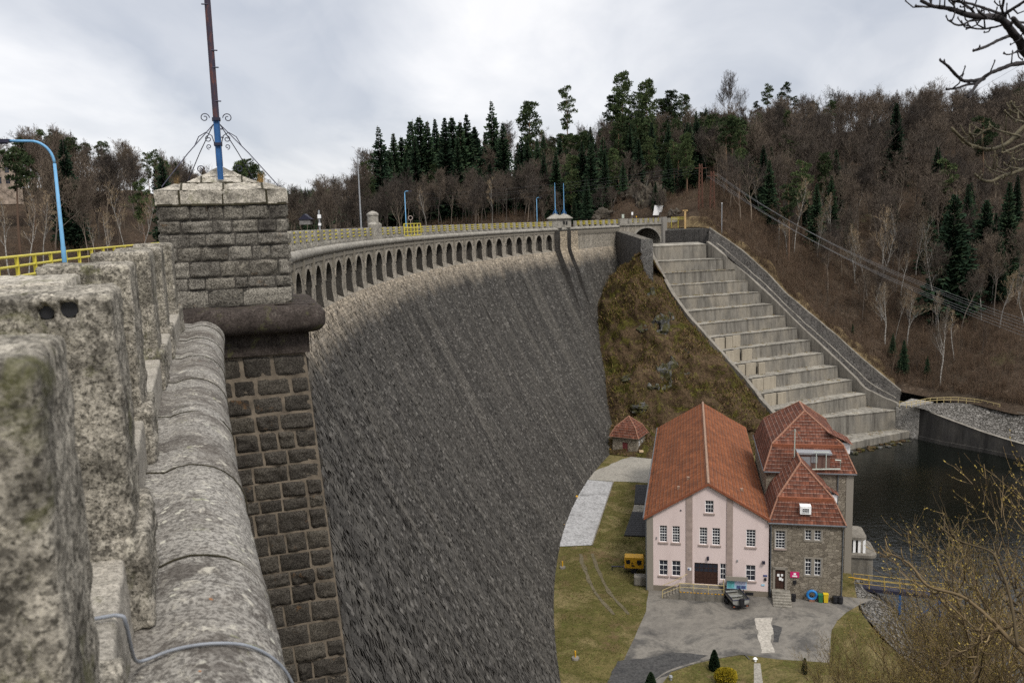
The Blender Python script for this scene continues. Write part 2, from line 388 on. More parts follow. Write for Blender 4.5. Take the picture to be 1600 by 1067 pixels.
M['concrete'] = m_concrete('stair_concrete', (.215, .2, .172), (.055, .05, .043), 1, .8, (.34, .3, .235))
M['cream_slab'] = m_concrete('cream_slab', (.37, .325, .25), (.16, .14, .11), 1, .6, (.43, .38, .3))
M['concrete_tread'] = m_concrete('tread_concrete', (.31, .288, .245), (.07, .064, .054), 1, .85, (.41, .38, .32))
M['curb'] = m_concrete('curb_concrete', (.23, .21, .178), (.08, .072, .06), 1, .85, (.31, .285, .24))
M['wet_concrete'] = m_concrete('wet_concrete', (.055, .052, .048), (.02, .019, .018), 1, .8, (.11, .1, .085))
M['yellow'] = plain('yellow_paint', (.52, .44, .05), .5, 0, .2, 5)
M['yellow_pale'] = plain('faded_yellow_paint', (.45, .36, .17), .6, 0, .2, 5)
M['yellow_worn'] = plain('worn_yellow_paint', (.34, .24, .06), .7, 0, .35, 3)
M['yellow_dull'] = plain('orange_yellow_paint', (.55, .3, .02), .5, 0, .2, 3)
M['lamp_blue'] = plain('light_blue_paint', (.13, .32, .52), .5, 0, .2, 3)
M['deep_blue'] = plain('deep_blue_paint', (.025, .1, .26), .45, 0, .3, 5)
t = NT('rusty_mast', .7, .3); n1 = t.noise(t.sc(t.obj(), (4, 4, 1.2)), 1.6, 5, .7); t.color(t.ramp(n1, [(.36, (.02, .022, .045)), (.52, (.045, .03, .042)), (.64, (.15, .05, .03))])); M['rust'] = t.done()
M['rust_red'] = plain('red_rust', (.12, .055, .036), .8, 0, .35, 4)
M['iron'] = plain('dark_iron', (.03, .03, .05), .5, .3, .3, 6)
M['grey_metal'] = plain('grey_metal', (.3, .31, .32), .5, .4, .2, 4)
M['pale_metal'] = plain('pale_green_metal', (.42, .46, .4), .5, .1, .2, 4)
M['black'] = plain('black_plastic', (.015, .015, .017), .5, 0, .3, 4)
M['cable'] = plain('grey_blue_cable', (.22, .235, .26), .45, 0, .2, 20)
M['asphalt'] = m_ground('asphalt', [(.055, .053, .05), (.13, .12, .106), (.185, .17, .147), (.08, .076, .07), (.15, .138, .122)], .16, 1.6, .12, .02, (.3, .58, (.05, .048, .045), .75), .85, .2)
M['asphalt_dark'] = m_ground('dark_asphalt', [(.04, .04, .041), (.075, .073, .07), (.055, .054, .053)], .5, 4, .25, .02)
M['pale_patch'] = m_ground('pale_concrete_patch', [(.3, .28, .24), (.4, .37, .32), (.34, .31, .27)], .6, 4, .25, .02)
M['slab'] = m_ground('whitened_slab', [(.12, .118, .115), (.31, .305, .3), (.4, .395, .39), (.2, .197, .19)], .35, 3, .2, .02)
M['grass'] = m_ground('winter_grass', [(.05, .066, .013), (.145, .117, .048), (.08, .072, .024), (.185, .145, .07), (.058, .076, .016)], .14, 4, .8, .1, (.2, .56, (.12, .08, .045), .75))
M['track'] = m_ground('worn_track', [(.075, .066, .042), (.135, .115, .075), (.095, .08, .05)], .5, 4, .4, .03)
M['sill_pale'] = m_granite('pale_sill_stone', (.36, .33, .28), (.25, .23, .195), (.11, .1, .085), .5, 46, .4, 2.4, .2)
M['path'] = m_ground('gravel_path', [(.2, .185, .16), (.3, .28, .24), (.24, .22, .19)], .5, 5, .4, .03)
M['litter'] = m_ground('leaf_litter', [(.034, .026, .019), (.08, .057, .04), (.053, .04, .029), (.105, .08, .058)], .09, 2.2, 1.0, .3, (.05, .62, (.1, .095, .04), .6))
M['dry_bank'] = m_ground('dry_grass_bank', [(.12, .085, .045), (.2, .15, .08), (.08, .058, .034), (.15, .105, .06)], .4, 4, .8, .12)
M['rubble'] = m_rubble('loose_rubble', [(.05, .047, .042), (.2, .188, .17), (.1, .094, .085), (.28, .265, .24)], (.035, .032, .027), 1.9, 1.9, usecoord='pos', edge=.12, bump=1.0, warp=.3)
M['bed'] = m_ground('river_bed', [(.03, .03, .025), (.06, .055, .045)], .3, 4)
M['mat'] = plain('dark_mesh_cover', (.035, .035, .037), .8, 0, .4, 3)
# rock and moss
t = NT('mossy_rock', .95, .04); o = t.pos(); a = t.noise(o, .2, 6, .7, .6); f = t.noise(o, 2.6, 6, .8); nrm = t.xyz(t.n('NewGeometry').outputs['Normal'])[2]
c = t.ramp(a, [(.33, (.035, .038, .01)), (.42, (.085, .075, .018)), (.48, (.06, .042, .024)), (.56, (.12, .08, .048)), (.64, (.075, .055, .03)), (.72, (.15, .105, .06))])
c = t.mix(t.ramp(f, [(.38, .75), (.58, 0)]), c, (.02, .015, .008))
f3 = t.noise(o, 1.1, 6, .75); c = t.mix(t.ramp(f3, [(.55, 0), (.66, .6)]), c, (.16, .15, .035))
t.color(c); t.bump(t.math('ADD', f, f3), 1.0, .3); M['moss'] = t.done()
t = NT('bare_rock', .95, .06); o = t.pos(); f = t.noise(t.sc(o, (1, 1, .5)), 1.6, 7, .75, .6); g = t.noise(o, .7, 5, .7)
c = t.ramp(f, [(.34, (.012, .012, .011)), (.5, (.075, .074, .07)), (.66, (.22, .215, .2))]); c = t.mix(t.ramp(g, [(.46, 0), (.54, .85)]), c, (.06, .055, .018)); t.color(c); t.bump(f, 1.0, .4); M['rock'] = t.done()
# water
t = NT('dark_water', .06, .5); o = t.pos(); w1 = t.noise(t.sc(o, (1.2, 1.2, 1)), 1.0, 6, .7, .4); w2 = t.noise(t.sc(o, (.12, .12, 1)), 1.0, 3)
t.color((.003, .004, .003)); t.bump(t.math('ADD', w1, t.math('MULTIPLY', w2, 2.0)), .26, .12); M['water'] = t.done()
# plants
def m_leaf(name, cols, sc=.6):
    t = NT(name, .9, .05); r = t.island(); c = t.ramp(r, [(k / (len(cols) - 1), q) for k, q in enumerate(cols)])
    oi = t.n('ObjectInfo'); k = t.ramp(oi.outputs['Random'], [(0, (.5, .5, .52)), (.35, (.85, .82, .8)), (.7, (1.1, 1.02, .95)), (1, (1.45, 1.35, 1.2))]); t.color(t.mix(1.0, c, k, 'MULTIPLY')); return t.done()
M['spruce'] = m_leaf('spruce_needles', [(.012, .026, .016), (.028, .05, .028), (.018, .036, .022), (.045, .068, .034)])
M['pine'] = m_leaf('pine_needles', [(.03, .05, .024), (.055, .08, .035), (.04, .062, .03), (.085, .11, .048)])
M['bark'] = m_leaf('grey_bark', [(.12, .104, .088), (.19, .165, .14)])
M['bark_pine'] = m_leaf('pine_bark', [(.12, .085, .065), (.19, .125, .085)])
M['twig'] = m_leaf('bare_twigs', [(.055, .047, .04), (.09, .077, .065), (.12, .102, .085), (.068, .058, .049)])
M['twig_tan'] = m_leaf('tan_twigs', [(.16, .13, .09), (.24, .195, .14)])
t = NT('birch_bark', .8, .2); n1 = t.noise(t.sc(t.obj(), (2, 2, 5)), 1.2, 4, .7); t.color(t.ramp(n1, [(.38, (.05, .045, .04)), (.5, (.24, .225, .2)), (.72, (.38, .36, .325))])); M['birch'] = t.done()
M['brush'] = m_leaf('brown_brush', [(.06, .043, .031), (.1, .073, .052), (.078, .057, .041), (.14, .105, .075)])
M['tuft'] = m_leaf('grass_tuft_blades', [(.065, .085, .02), (.16, .13, .055), (.095, .09, .025), (.22, .175, .09), (.06, .085, .016)])
M['scrub'] = m_leaf('scrub_blades', [(.075, .05, .03), (.14, .095, .055), (.07, .068, .018), (.11, .1, .028), (.19, .135, .08)])
M['bud'] = m_leaf('olive_buds', [(.16, .125, .035), (.26, .21, .06), (.2, .16, .05), (.33, .27, .09)])
M['bush_bark'] = m_leaf('bush_bark', [(.05, .04, .028), (.12, .092, .055), (.19, .15, .085)])
M['branch'] = plain('branch_bark', (.028, .024, .024), .85, 0, .5, 30)
M['branch_moss'] = plain('mossy_branch_bark', (.1, .085, .05), .85, 0, .5, 25)
M['thuja'] = m_leaf('thuja_green', [(.015, .03, .016), (.03, .05, .024), (.02, .04, .02)])
M['gold_leaf'] = m_leaf('golden_leaf', [(.35, .28, .02), (.6, .44, .03), (.2, .2, .025), (.7, .5, .05)])
M['dry_blade'] = m_leaf('dry_grass_blade', [(.24, .16, .07), (.36, .25, .11)])
# ================================================================== THE DAM
Z_TOE = -43.6
dam = thing('dam', 'curved dark stone masonry dam wall with a row of blind arches under its crest', 'dam', arc(107, 9, Z_TOE))
S0, S1 = 18.4, 217.0
ARP = 4.915; AR0 = 58.0 - 7 * ARP; NAR = 33
S_ARC0 = AR0 - ARP / 2; S_ARC1 = AR0 + ARP * (NAR - 1) + ARP / 2
# face
b = MB(); nS = 160; zs = []; z = -6.4
zs = [-6.4 - (k / 40) ** 1.0 * (-(Z_TOE) - 6.4) for k in range(41)]
ln = [0.0]
for k in range(40): ln.append(ln[-1] + math.hypot(zs[k + 1] - zs[k], prof(zs[k + 1]) - prof(zs[k])))
b.grid(lambda i, j: arc(S0 + (S1 - S0) * i / nS, prof(zs[j]), zs[j]), nS, 40, lambda i, j: (S0 + (S1 - S0) * i / nS, ln[j]))
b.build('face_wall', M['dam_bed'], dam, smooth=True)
rs_ = random.Random(21); b = MB(); L_tot = ln[-1]
def zl_at(l):
    k = min(39, max(0, int(l / L_tot * 40)))
    while k < 39 and ln[k + 1] < l: k += 1
    while k > 0 and ln[k] > l: k -= 1
    t_ = (l - ln[k]) / (ln[k + 1] - ln[k]); return zs[k] + (zs[k + 1] - zs[k]) * t_
l = 0.03
while l < L_tot - .3:
    h = rs_.uniform(.25, .38); s = S0 + .02 + rs_.uniform(0, .4)
    while s < S1 - .3:
        w = rs_.uniform(.3, .72); q = []
        base = rs_.uniform(.02, .05); ta, tb_ = rs_.gauss(0, .02), rs_.gauss(0, .02)
        for (i, j) in ((0, 0), (0, 1), (1, 1), (1, 0)):
            ss = s + w * i + (.018 if i == 0 else -.018) + rs_.uniform(-.02, .02); ll = min(L_tot, max(0, l + h * j + (.015 if j == 0 else -.015) + rs_.uniform(-.02, .02)))
            z_ = zl_at(ll); q.append((arc(ss, prof(z_) + max(.015, base + ta * (i - .5) * 2 + tb_ * (j - .5) * 2), z_), (ss, ll)))
        b.poly([x[0] for x in q], [x[1] for x in q]); s += w
    l += h
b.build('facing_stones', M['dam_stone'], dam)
b = MB(); b.grid(lambda i, j: arc(-24 + 42.6 * i / 24, -.05 - .0 * j, (-2.2, -10, -20, -32, -44)[j]), 24, 4, lambda i, j: (-24 + 42.6 * i / 24, (0, 8, 18, 30, 42)[j])); b.build('wing_section', M['dam_face'], dam)
b = MB(); b.grid(lambda i, j: arc(S0, (-.3, prof(zs[i]))[j], zs[i]), 40, 1, lambda i, j: (prof(zs[i]) * j, zs[i])); b.build('end_face', M['pier_masonry'], dam)
# plain top band where there are no arches
zz = [-2.25, -3.5, -5.0, -6.4]
for (a0, a1) in ((S0, S_ARC0), (S_ARC1, S1)):
    n = max(2, int((a1 - a0) / 2)); b = MB()
    b.grid(lambda i, j: arc(a0 + (a1 - a0) * i / n, prof(zz[j]), zz[j]), n, 3, lambda i, j: (a0 + (a1 - a0) * i / n, -6.4 - zz[j])); b.build('top_band', M['arcade'], dam)
# blind arcade, bay by bay
def bay_mesh(s):
    b = MB(); w = 1.42; zc = -4.35; zt = -2.25; zb = -6.4; back = -.62
    def P(ds, z, o=0.0): return arc(s + ds, prof(z) + o, z)
    def U(ds, z): return (s + ds, -6.4 - z)
    h = ARP / 2; N = 12
    zl = [zt, -3.0, -3.6, zc, -5.0, -5.7, zb]
    for sg in (-1, 1):
        for k in range(len(zl) - 1):
            q = [(sg * h, zl[k]), (sg * h, zl[k + 1]), (sg * w, zl[k + 1]), (sg * w, zl[k])]
            if sg < 0: q = q[::-1]
            b.poly([P(*x) for x in q], [U(*x) for x in q])
    ap = [(-w * math.cos(math.pi * k / N), zc + w * math.sin(math.pi * k / N)) for k in range(N + 1)]
    for k in range(N):
        (x0, z0), (x1, z1) = ap[k], ap[k + 1]
        q = [(x0, z0), (x1, z1), (x1, zt), (x0, zt)]
        b.poly([P(*x) for x in q], [U(*x) for x in q])
        # raised arch ring
        r0, r1 = 1.0, 1.2
        q = [(x0, zc + (z0 - zc)), (x1, zc + (z1 - zc)), (x1 * r1, zc + (z1 - zc) * r1), (x0 * r1, zc + (z0 - zc) * r1)]
        b.poly([P(*x, .07) for x in q], [U(*x) for x in q])
        b.poly([P(q[2][0], q[2][1], .07), P(q[3][0], q[3][1], .07), P(q[3][0], q[3][1], 0), P(q[2][0], q[2][1], 0)], [U(*q[2]), U(*q[3]), U(*q[3]), U(*q[2])])
    hole = [(-w, zb)] + [(-w, -5.3)] + ap + [(w, -5.3), (w, zb)]
    for k in range(len(hole) - 1):
        a0, a1 = hole[k], hole[k + 1]
        oo = .07 if 1 < k < len(hole) - 3 else 0
        q = [arc(s + a0[0], prof(a0[1]) + oo, a0[1]), arc(s + a1[0], prof(a1[1]) + oo, a1[1]), arc(s + a1[0], back, max(a1[1], -6.0)), arc(s + a0[0], back, max(a0[1], -6.0))]
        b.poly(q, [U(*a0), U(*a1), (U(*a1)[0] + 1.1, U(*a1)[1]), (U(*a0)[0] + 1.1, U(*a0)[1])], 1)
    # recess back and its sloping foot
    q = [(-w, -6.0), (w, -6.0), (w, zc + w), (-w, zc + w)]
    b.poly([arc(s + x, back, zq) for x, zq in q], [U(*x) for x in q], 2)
    b.poly([P(-w, zb), P(w, zb), arc(s + w, back, -6.0), arc(s - w, back, -6.0)], [(s - w, 0), (s + w, 0), (s + w, 1.7), (s - w, 1.7)])
    # corbel rib on the pier
    al, dn = arc_dir(s - h)
    b.box(arc(s - h, .12, -3.5) - al * .17, al * .34, dn * .3, V3((0, 0, 1.25)))
    return b
for k in range(NAR):
    s = AR0 + ARP * k
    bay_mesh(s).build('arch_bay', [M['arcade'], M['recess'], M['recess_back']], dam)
# coping roll + cornice as swept profiles
def sweep(b, prof_pts, s0, s1, n, wob=0.0, seg=1.25, seed=1, closed=False):
    rr = random.Random(seed)
    def P(i, j):
        s = s0 + (s1 - s0) * i / n
        o, z = prof_pts[j]
        k = math.floor(s / seg); jt = (nz((k * 3.1, 1, seed)) * .035) if wob else 0
        e = abs((s / seg) - round(s / seg)) * seg
        groove = -.022 * max(0, 1 - e / .035) if wob else 0
        d = wob * (nz((s * 1.5, o * 3, z * 3), 1, seed) + .5 * nz((s * 5, o * 7, z * 7), 1, seed))
        return arc(s, o + d * .6 + groove + jt * .5, z + d + groove + jt * .4)
    b.grid(P, n, len(prof_pts) - 1)
cop_prof = [(-1.0, -1.64), (-.55, -1.62), (-.28, -1.615)] + [(-.03 + .36 * math.sin(a), -1.94 + .35 * math.cos(a)) for a in [k * math.pi / 14 for k in range(-2, 15)]] + [(.02, -2.36)]
b = MB(); sweep(b, cop_prof, -6, 16.3, 560, .017, 1.25, 4); b.build('coping', M['coping'], dam, smooth=True)
for k, s_ in enumerate((.6, 2.35, 4.3, 6.05, 7.9, 9.7, 11.5, 13.4, 15.1)):
    b = MB(); b.tube([arc(s_ + .015 * nz((j * .9, k, 0)), cop_prof[j][0] + .004, cop_prof[j][1] + .006) for j in range(1, len(cop_prof) - 3)], .005, 6); b.build('coping_joint', M['joint_moss'], dam)
b = MB(); sweep(b, [(o + (.14 if o > -.2 else 0), z + .05) for o, z in cop_prof[2:]], 18.6, 215, 700, .02, 1.25, 6); b.build('coping', M['granite_far'], dam, smooth=True)
b = MB(); sweep(b, [(.0, -2.3), (.3, -2.32), (.3, -2.62), (.16, -2.64)], -6, 215, 300); b.build('cornice', M['arcade'], dam)
b = MB()
for k in range(40):
    s = 193.5 + k * .58
    if s > 214.5: break
    al, dn = arc_dir(s); b.box(arc(s, .18, -3.1), al * .3, dn * .28, V3((0, 0, .46)))
b.build('dentil_row', M['arcade'], dam)
# joint strip down the face
sj = s_of_px(800); Pj = on_dam(906, 745)
aj = math.atan2((Pj - CEN).dot(HD), -(Pj - CEN).dot(RT)); sj = aj * RAD
b = MB()
for k in range(30):
    z0, z1 = -31.0 - 12 * k / 30, -31.0 - 12 * (k + 1) / 30
    al, dn = arc_dir(sj)
    b.poly([arc(sj, prof(z0) + .05, z0) - al * .13, arc(sj, prof(z1) + .05, z1) - al * .13, arc(sj, prof(z1) + .05, z1) + al * .13, arc(sj, prof(z0) + .05, z0) + al * .13])
b.build('joint_strip', plain('joint_lime', (.17, .155, .13), .9, 0, .4, .6), dam)
# twin buttresses under the twin turrets
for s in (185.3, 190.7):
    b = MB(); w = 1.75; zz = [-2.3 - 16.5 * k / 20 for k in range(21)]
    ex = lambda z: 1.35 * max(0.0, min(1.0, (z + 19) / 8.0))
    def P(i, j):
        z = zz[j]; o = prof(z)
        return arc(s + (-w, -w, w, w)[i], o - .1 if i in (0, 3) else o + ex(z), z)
    b.grid(P, 3, 20, lambda i, j: (s + (-w - 1, -w, w, w + 1)[i], j * 1.1)); b.mi = [0 if 20 <= k < 40 else 1 for k in range(60)]; b.build('buttress', [M['dam_face'], M['wing_masonry']], dam)  # side faces use darker masonry, their shade painted in by material
# upstream face and the inside, so that the wall is solid from any side
b = MB(); b.grid(lambda i, j: arc(S0 + (S1 - S0) * i / 80, (-6.6, -6.6, -8)[j], (-1.9, -8, -20)[j]), 80, 2, lambda i, j: (S0 + 3 * i, j * 6)); b.build('upstream_wall', M['arcade'], dam)
b = MB(); b.grid(lambda i, j: arc(-5 + 227 * i / 110, (-.95, -6.6)[j], -1.66), 110, 1); tag(b.build('road', M['asphalt']), kind='structure')
b = MB(); b.grid(lambda i, j: arc(-20 + 300 * i / 100, (-6.7, -40, -170)[j], -7.5), 100, 2); tag(b.build('reservoir_water', M['water']), kind='structure')

# ------------------------------------------------------------------ parapets
def block_mesh(L, T, H, seed, n=10, rough=.02):
    bm = bmesh.new(); bmesh.ops.create_cube(bm, size=1.0)
    bmesh.ops.subdivide_edges(bm, edges=bm.edges, cuts=n, use_grid_fill=True)
    for v in bm.verts:
        p = v.co * 2; r = .03
        q = V3((p.x * L / 2, p.y * T / 2, p.z * H / 2)); hl = V3((L / 2, T / 2, H / 2))
        inner = V3((max(-hl.x + r, min(hl.x - r, q.x)), max(-hl.y + r, min(hl.y - r, q.y)), max(-hl.z + r, min(hl.z - r, q.z))))
        d = q - inner
        if d.length > 1e-6: q = inner + d.normalized() * min(d.length, r * .8 if d.length > r else d.length)
        k = nz(q, 1.6, seed) * rough * 1.0 + nz(q, 7.5, seed + 3) * rough * .8 + nz(q, 19, seed + 5) * rough * .6 + nz(q, 41, seed + 7) * rough * .35
        dirn = q.normalized() if d.length < 1e-6 else d.normalized()
        v.co = q + dirn * k
    return bm
def block_obj(name, L, T, H, seed, mat, parent, loc, yaw, n=10, rough=.02):
    bm = block_mesh(L, T, H, seed, n, rough); me = bpy.data.meshes.new(name); bm.to_mesh(me); bm.free()
    me.materials.append(mat); me.polygons.foreach_set('use_smooth', [True] * len(me.polygons))
    o = bpy.data.objects.new(name, me); COL.objects.link(o); o.parent = parent
    o.location = V3(loc) - parent_world(parent); o.rotation_euler = (0, 0, yaw)
    return o
def yaw_at(s):
    al, dn = arc_dir(s); return math.atan2(al.y, al.x)
near = thing('parapet_wall', 'near rough granite block parapet leading from the camera to the square stone tower', 'parapet', arc(6, -.5, -1.6))
rr = random.Random(5)
spec_ = [(-.9, .7, .52, -.22), (1.86, .6, .56, -.25), (3.62, .62, .6, -.215), (6.32, .66, .58, -.29), (9.3, .64, .56, -.305), (11.6, .66, .56, -.315), (14.32, .66, .56, -.33)]
for k, (s, L, T, o) in enumerate(spec_):
    H = (1.08, 1.052, 1.065, 1.08, 1.1, 1.09, 1.1)[k]
    blk = block_obj('parapet_block', L, T, H, 11 + k * 3, M['granite'], near, arc(s + L / 2, o - T / 2, -1.29 + H / 2), yaw_at(s + L / 2), 48 if k < 4 else 26, .012)
    if k == 2:
        for (px, py, r) in ((71, 490, .026), (107, 485, .031)):
            al, dn = arc_dir(s); MW = Matrix.Translation(near.location + blk.location) @ Matrix.Rotation(blk.rotation_euler.z, 4, 'Z')
            P = onplane(px, py, arc(s + .004, 0, 0), al); L_ = MW.inverted() @ P; me = blk.data
            for v in me.vertices:
                q = math.hypot(v.co.y - L_.y, v.co.z - L_.z)
                if abs(v.co.x - L_.x) < .08 and q < r * 1.25: v.co.x += .07 * min(1, (r * 1.25 - q) / (r * .35)); v.co.y = L_.y + (v.co.y - L_.y) * .97
            h = MB(); h.tube([P + al * .035, P + al * .05], r * .96, 14); ho = h.build('bolt_hole_dark', M['black']); ho.parent = blk  # black disc sunk in the hole, painting its inner shade
            ho.matrix_parent_inverse = MW.inverted()
    block_obj('pedestal_stone', .78, .3, .42, 77 + k, M['granite'], near, arc(s + .36, o - .1, -1.42), yaw_at(s), 20, .022)
    block_obj('pedestal_stone', .5, .3, .34, 99 + k, M['granite'], near, arc(s + .5, o - .42, -1.45), yaw_at(s), 12, .02)
for k in range(1, len(spec_)):
    s = spec_[k - 1][0] + spec_[k - 1][1]; e = spec_[k][0]
    block_obj('sill_stone', e - s + .06, .42, .36, 40 + k, M['sill_pale'], near, arc((s + e) / 2, -.46 if k < 3 else -.49, -1.46), yaw_at(s), 16, .008)
    g = MB(); al, dn = arc_dir(s)
    for zz_ in (-.42, -.72, -1.02): g.tube([arc(s - .02, -.5, zz_), arc(e + .02, -.5, zz_)], .022, 8)
    g.build('gap_rail', M['yellow'], near)
# long parapet round the dam
far = thing('parapet_wall', 'long curved parapet of pale blocks with yellow rails in its gaps, running to the bridge', 'parapet', arc(110, -.5, -1.6))
proto = None; pitch = 2.7
pm = bpy.data.meshes.new('parapet_block'); bm = block_mesh(1.0, .42, 1.02, 3, 5, .02); bm.to_mesh(pm); bm.free(); pm.materials.append(M['granite_far'])
qm = bpy.data.meshes.new('pedestal_stone'); bm = block_mesh(1.1, .6, .34, 8, 3, .03); bm.to_mesh(qm); bm.free(); qm.materials.append(M['granite_far'])
g = MB()
for zz_ in (.34, .02, -.3): g.box((-.95, -.1, zz_), (1.9, 0, 0), (0, .07, 0), (0, 0, .12))
rm = bpy.data.meshes.new('gap_rail'); rm.from_pydata(g.v, [], g.f); rm.materials.append(M['yellow'])
def put(me, s, o, z, parent):
    ob = bpy.data.objects.new(me.name, me); COL.objects.link(ob); ob.parent = parent
    ob.location = arc(s, o, z) - parent_world(parent); ob.rotation_euler = (0, 0, yaw_at(s)); return ob
s = 19.6; TWIN = (184.2, 191.8); MIDT = s_of_px(589.5)
while s < 214:
    if not (TWIN[0] - .9 < s < TWIN[1] + .9 or abs(s - MIDT) < 1.3):
        put(pm, s, -.45, -.72, far); put(qm, s, -.36, -1.38, far)
        put(rm, s + pitch / 2, -.5, -.75, far)
    s += pitch

# ------------------------------------------------------------------ stone tower on the near parapet
SF, SB, OL, OR = 16.4, 18.65, -.64, 1.58
al0, dn0 = arc_dir(SF)
def TP(o, d, z):               # o: downstream, d: depth behind the front face
    p = arc(SF, o, z); return p + al0 * d
twr = thing('stone_tower', 'square rough stone pillar with stepped pyramid cap beside the near parapet', 'tower', TP(.56, 1.2, -1.4))
def stone_wall(b, bm_, P, width, z0, z1, ch=(.24, .36), sw=(.28, .75), gap=.022, bulge=.05, seed=1, nn=(6, 5)):
    # P(u, z, out) -> world ; a wall of separate hewn stones over a mortar bed
    r = random.Random(seed); z = z0
    while z < z1 - .05:
        h = min(r.uniform(*ch), z1 - z)
        if z1 - z - h < .14: h = z1 - z
        u = 0.0; w_ = width(z)
        while u < w_ - .02:
            w = r.uniform(*sw) * (1.0 if h > .2 else .8)
            if w_ - u - w < sw[0] * .7: w = w_ - u
            sd = r.random() * 100; skew = r.uniform(-.03, .03); sk2 = r.uniform(-.03, .03)
            u0, u1, zz0, zz1 = u + gap / 2, u + w - gap / 2, z + gap / 2, z + h - gap / 2
            tb = bulge * r.uniform(.45, 1.2); tilt = r.uniform(-.4, .4); tilt2 = r.uniform(-.4, .4); rag = r.uniform(.008, .02)
            nu, nv = nn
            def G(i, j):
                a, c = i / nu, j / nv
                ea = min(a, 1 - a) * 2; ec = min(c, 1 - c) * 2
                x = u0 + (u1 - u0) * a + (nz((a * 2, c * 2, sd)) * rag) ; zq = zz0 + (zz1 - zz0) * c + nz((c * 2, a * 2, sd + 9)) * rag + skew * (a - .5) * h
                e = min(1, min(ea * (u1 - u0) / .055, ec * (zz1 - zz0) / .055))
                out = -.012 + (e ** .7) * tb * (1 + tilt * (a - .5) * 2 + tilt2 * (c - .5) * 2) + (nz((x * 7, zq * 7, sd)) * .5 + nz((x * 16, zq * 16, sd)) * .35 + nz((x * 36, zq * 36, sd)) * .2) * tb * e * 1.7
                return P(x, zq, out)
            b.grid(G, nu, nv)
            u += w
        z += h
W_ = OR - OL; D_ = SB - SF
b = MB(); b2 = MB()
Z0, Z1 = -1.4, .46
fr = lambda u, z, o: TP(OL + u, -o, z)
rt = lambda u, z, o: TP(OR + o, u, z)
lf = lambda u, z, o: TP(OL - o, D_ - u, z)
bk = lambda u, z, o: TP(OR - u, D_ + o, z)
for P_, wd, sd in ((fr, W_, 3), (rt, D_, 4), (lf, D_, 5), (bk, W_, 6)):
    stone_wall(b, b2, P_, lambda z: wd, Z0, Z0 + .32, (.31, .32), (.5, .75), .016, .03, sd + 20)
    stone_wall(b, b2, P_, lambda z: wd, Z0 + .32, Z1, (.19, .31), (.22, .56), .02, .042, sd, (10, 8))
b.build('stone_courses', M['tower_stone'], twr, smooth=True)
b2.box(TP(OL + .012, .012, Z0), dn0 * (W_ - .024), al0 * (D_ - .024), V3((0, 0, Z1 - Z0))); b2.build('mortar_core', M['mortar_dark'], twr)
# cap: slab, two sloping tiers, pyramid
def tier(b, z0, z1, in0, in1, seed, n=16):
    cs0 = [(OL + in0, in0), (OR - in0, in0), (OR - in0, D_ - in0), (OL + in0, D_ - in0)]
    cs1 = [(OL + in1, in1), (OR - in1, in1), (OR - in1, D_ - in1), (OL + in1, D_ - in1)]
    for k in range(4):
        a0, a1, c0, c1 = cs0[k], cs0[(k + 1) % 4], cs1[k], cs1[(k + 1) % 4]
        def G(i, j):
            t, s_ = i / n, j / 6
            o = (a0[0] * (1 - t) + a1[0] * t) * (1 - s_) + (c0[0] * (1 - t) + c1[0] * t) * s_
            d = (a0[1] * (1 - t) + a1[1] * t) * (1 - s_) + (c0[1] * (1 - t) + c1[1] * t) * s_
            z = z0 + (z1 - z0) * s_; q = nz((o * 4, d * 4, z * 4), 1, seed) * .016 + nz((o * 14, d * 14, z * 14), 1, seed) * .008
            gr = min(abs(t - .22), abs(t - .55), abs(t - .86)); q -= .022 * max(0, 1 - gr / .022)
            return TP(o + q * (1 if o > .5 else -1), d + q * (1 if d > 1.2 else -1), z + (q if in0 != in1 else 0))
        b.grid(G, n, 6)
    b.poly([TP(*q, z0) for q in cs0][::-1])
b = MB(); tier(b, .46, .72, -.03, -.03, 3, 60); tier(b, .72, .86, -.03, .36, 5, 60); tier(b, .855, 1.0, .4, .72, 7, 60); tier(b, .995, 1.2, .7, 1.08, 9, 30)
b.poly([TP(OL + 1.08, 1.08, 1.2), TP(OR - 1.08, 1.08, 1.2), TP(OR - 1.08, D_ - 1.08, 1.2), TP(OL + 1.08, D_ - 1.08, 1.2)])
b.build('pyramid_cap', M['cap_stone'], twr, smooth=False)
b = MB(); rj = random.Random(6)
def jbox(u0, d0, z0, du, dz): b.box(TP(OL + u0, d0, z0), dn0 * du, al0 * .03, V3((0, 0, dz)))
x = 0.0
while x < W_ - .05: w = rj.uniform(.08, .3); jbox(x, -.045, .445 + rj.uniform(-.012, .008), min(w, W_ - x), rj.uniform(.02, .045)); x += w
for u in (.36, 1.1, 1.86): jbox(u, -.036, .47, rj.uniform(.02, .045), .25)
x = .4
while x < W_ - .45: w = rj.uniform(.08, .3); b.box(TP(OL + x, .36, .848), dn0 * w, al0 * .06, V3((0, 0, rj.uniform(.015, .035)))); x += w
for u in (.74, 1.46): b.box(TP(OL + u, .4, .862), dn0 * .03, al0 * .3 + V3((0, 0, .13)), V3((0, 0, .02)))
for u in (.4, 1.12, 1.8): b.box(TP(OL + u, -.03, .725), dn0 * .035, al0 * .38 + V3((0, 0, .135)), V3((0, 0, .012)))
b.build('moss_joint', M['joint_moss'], twr)
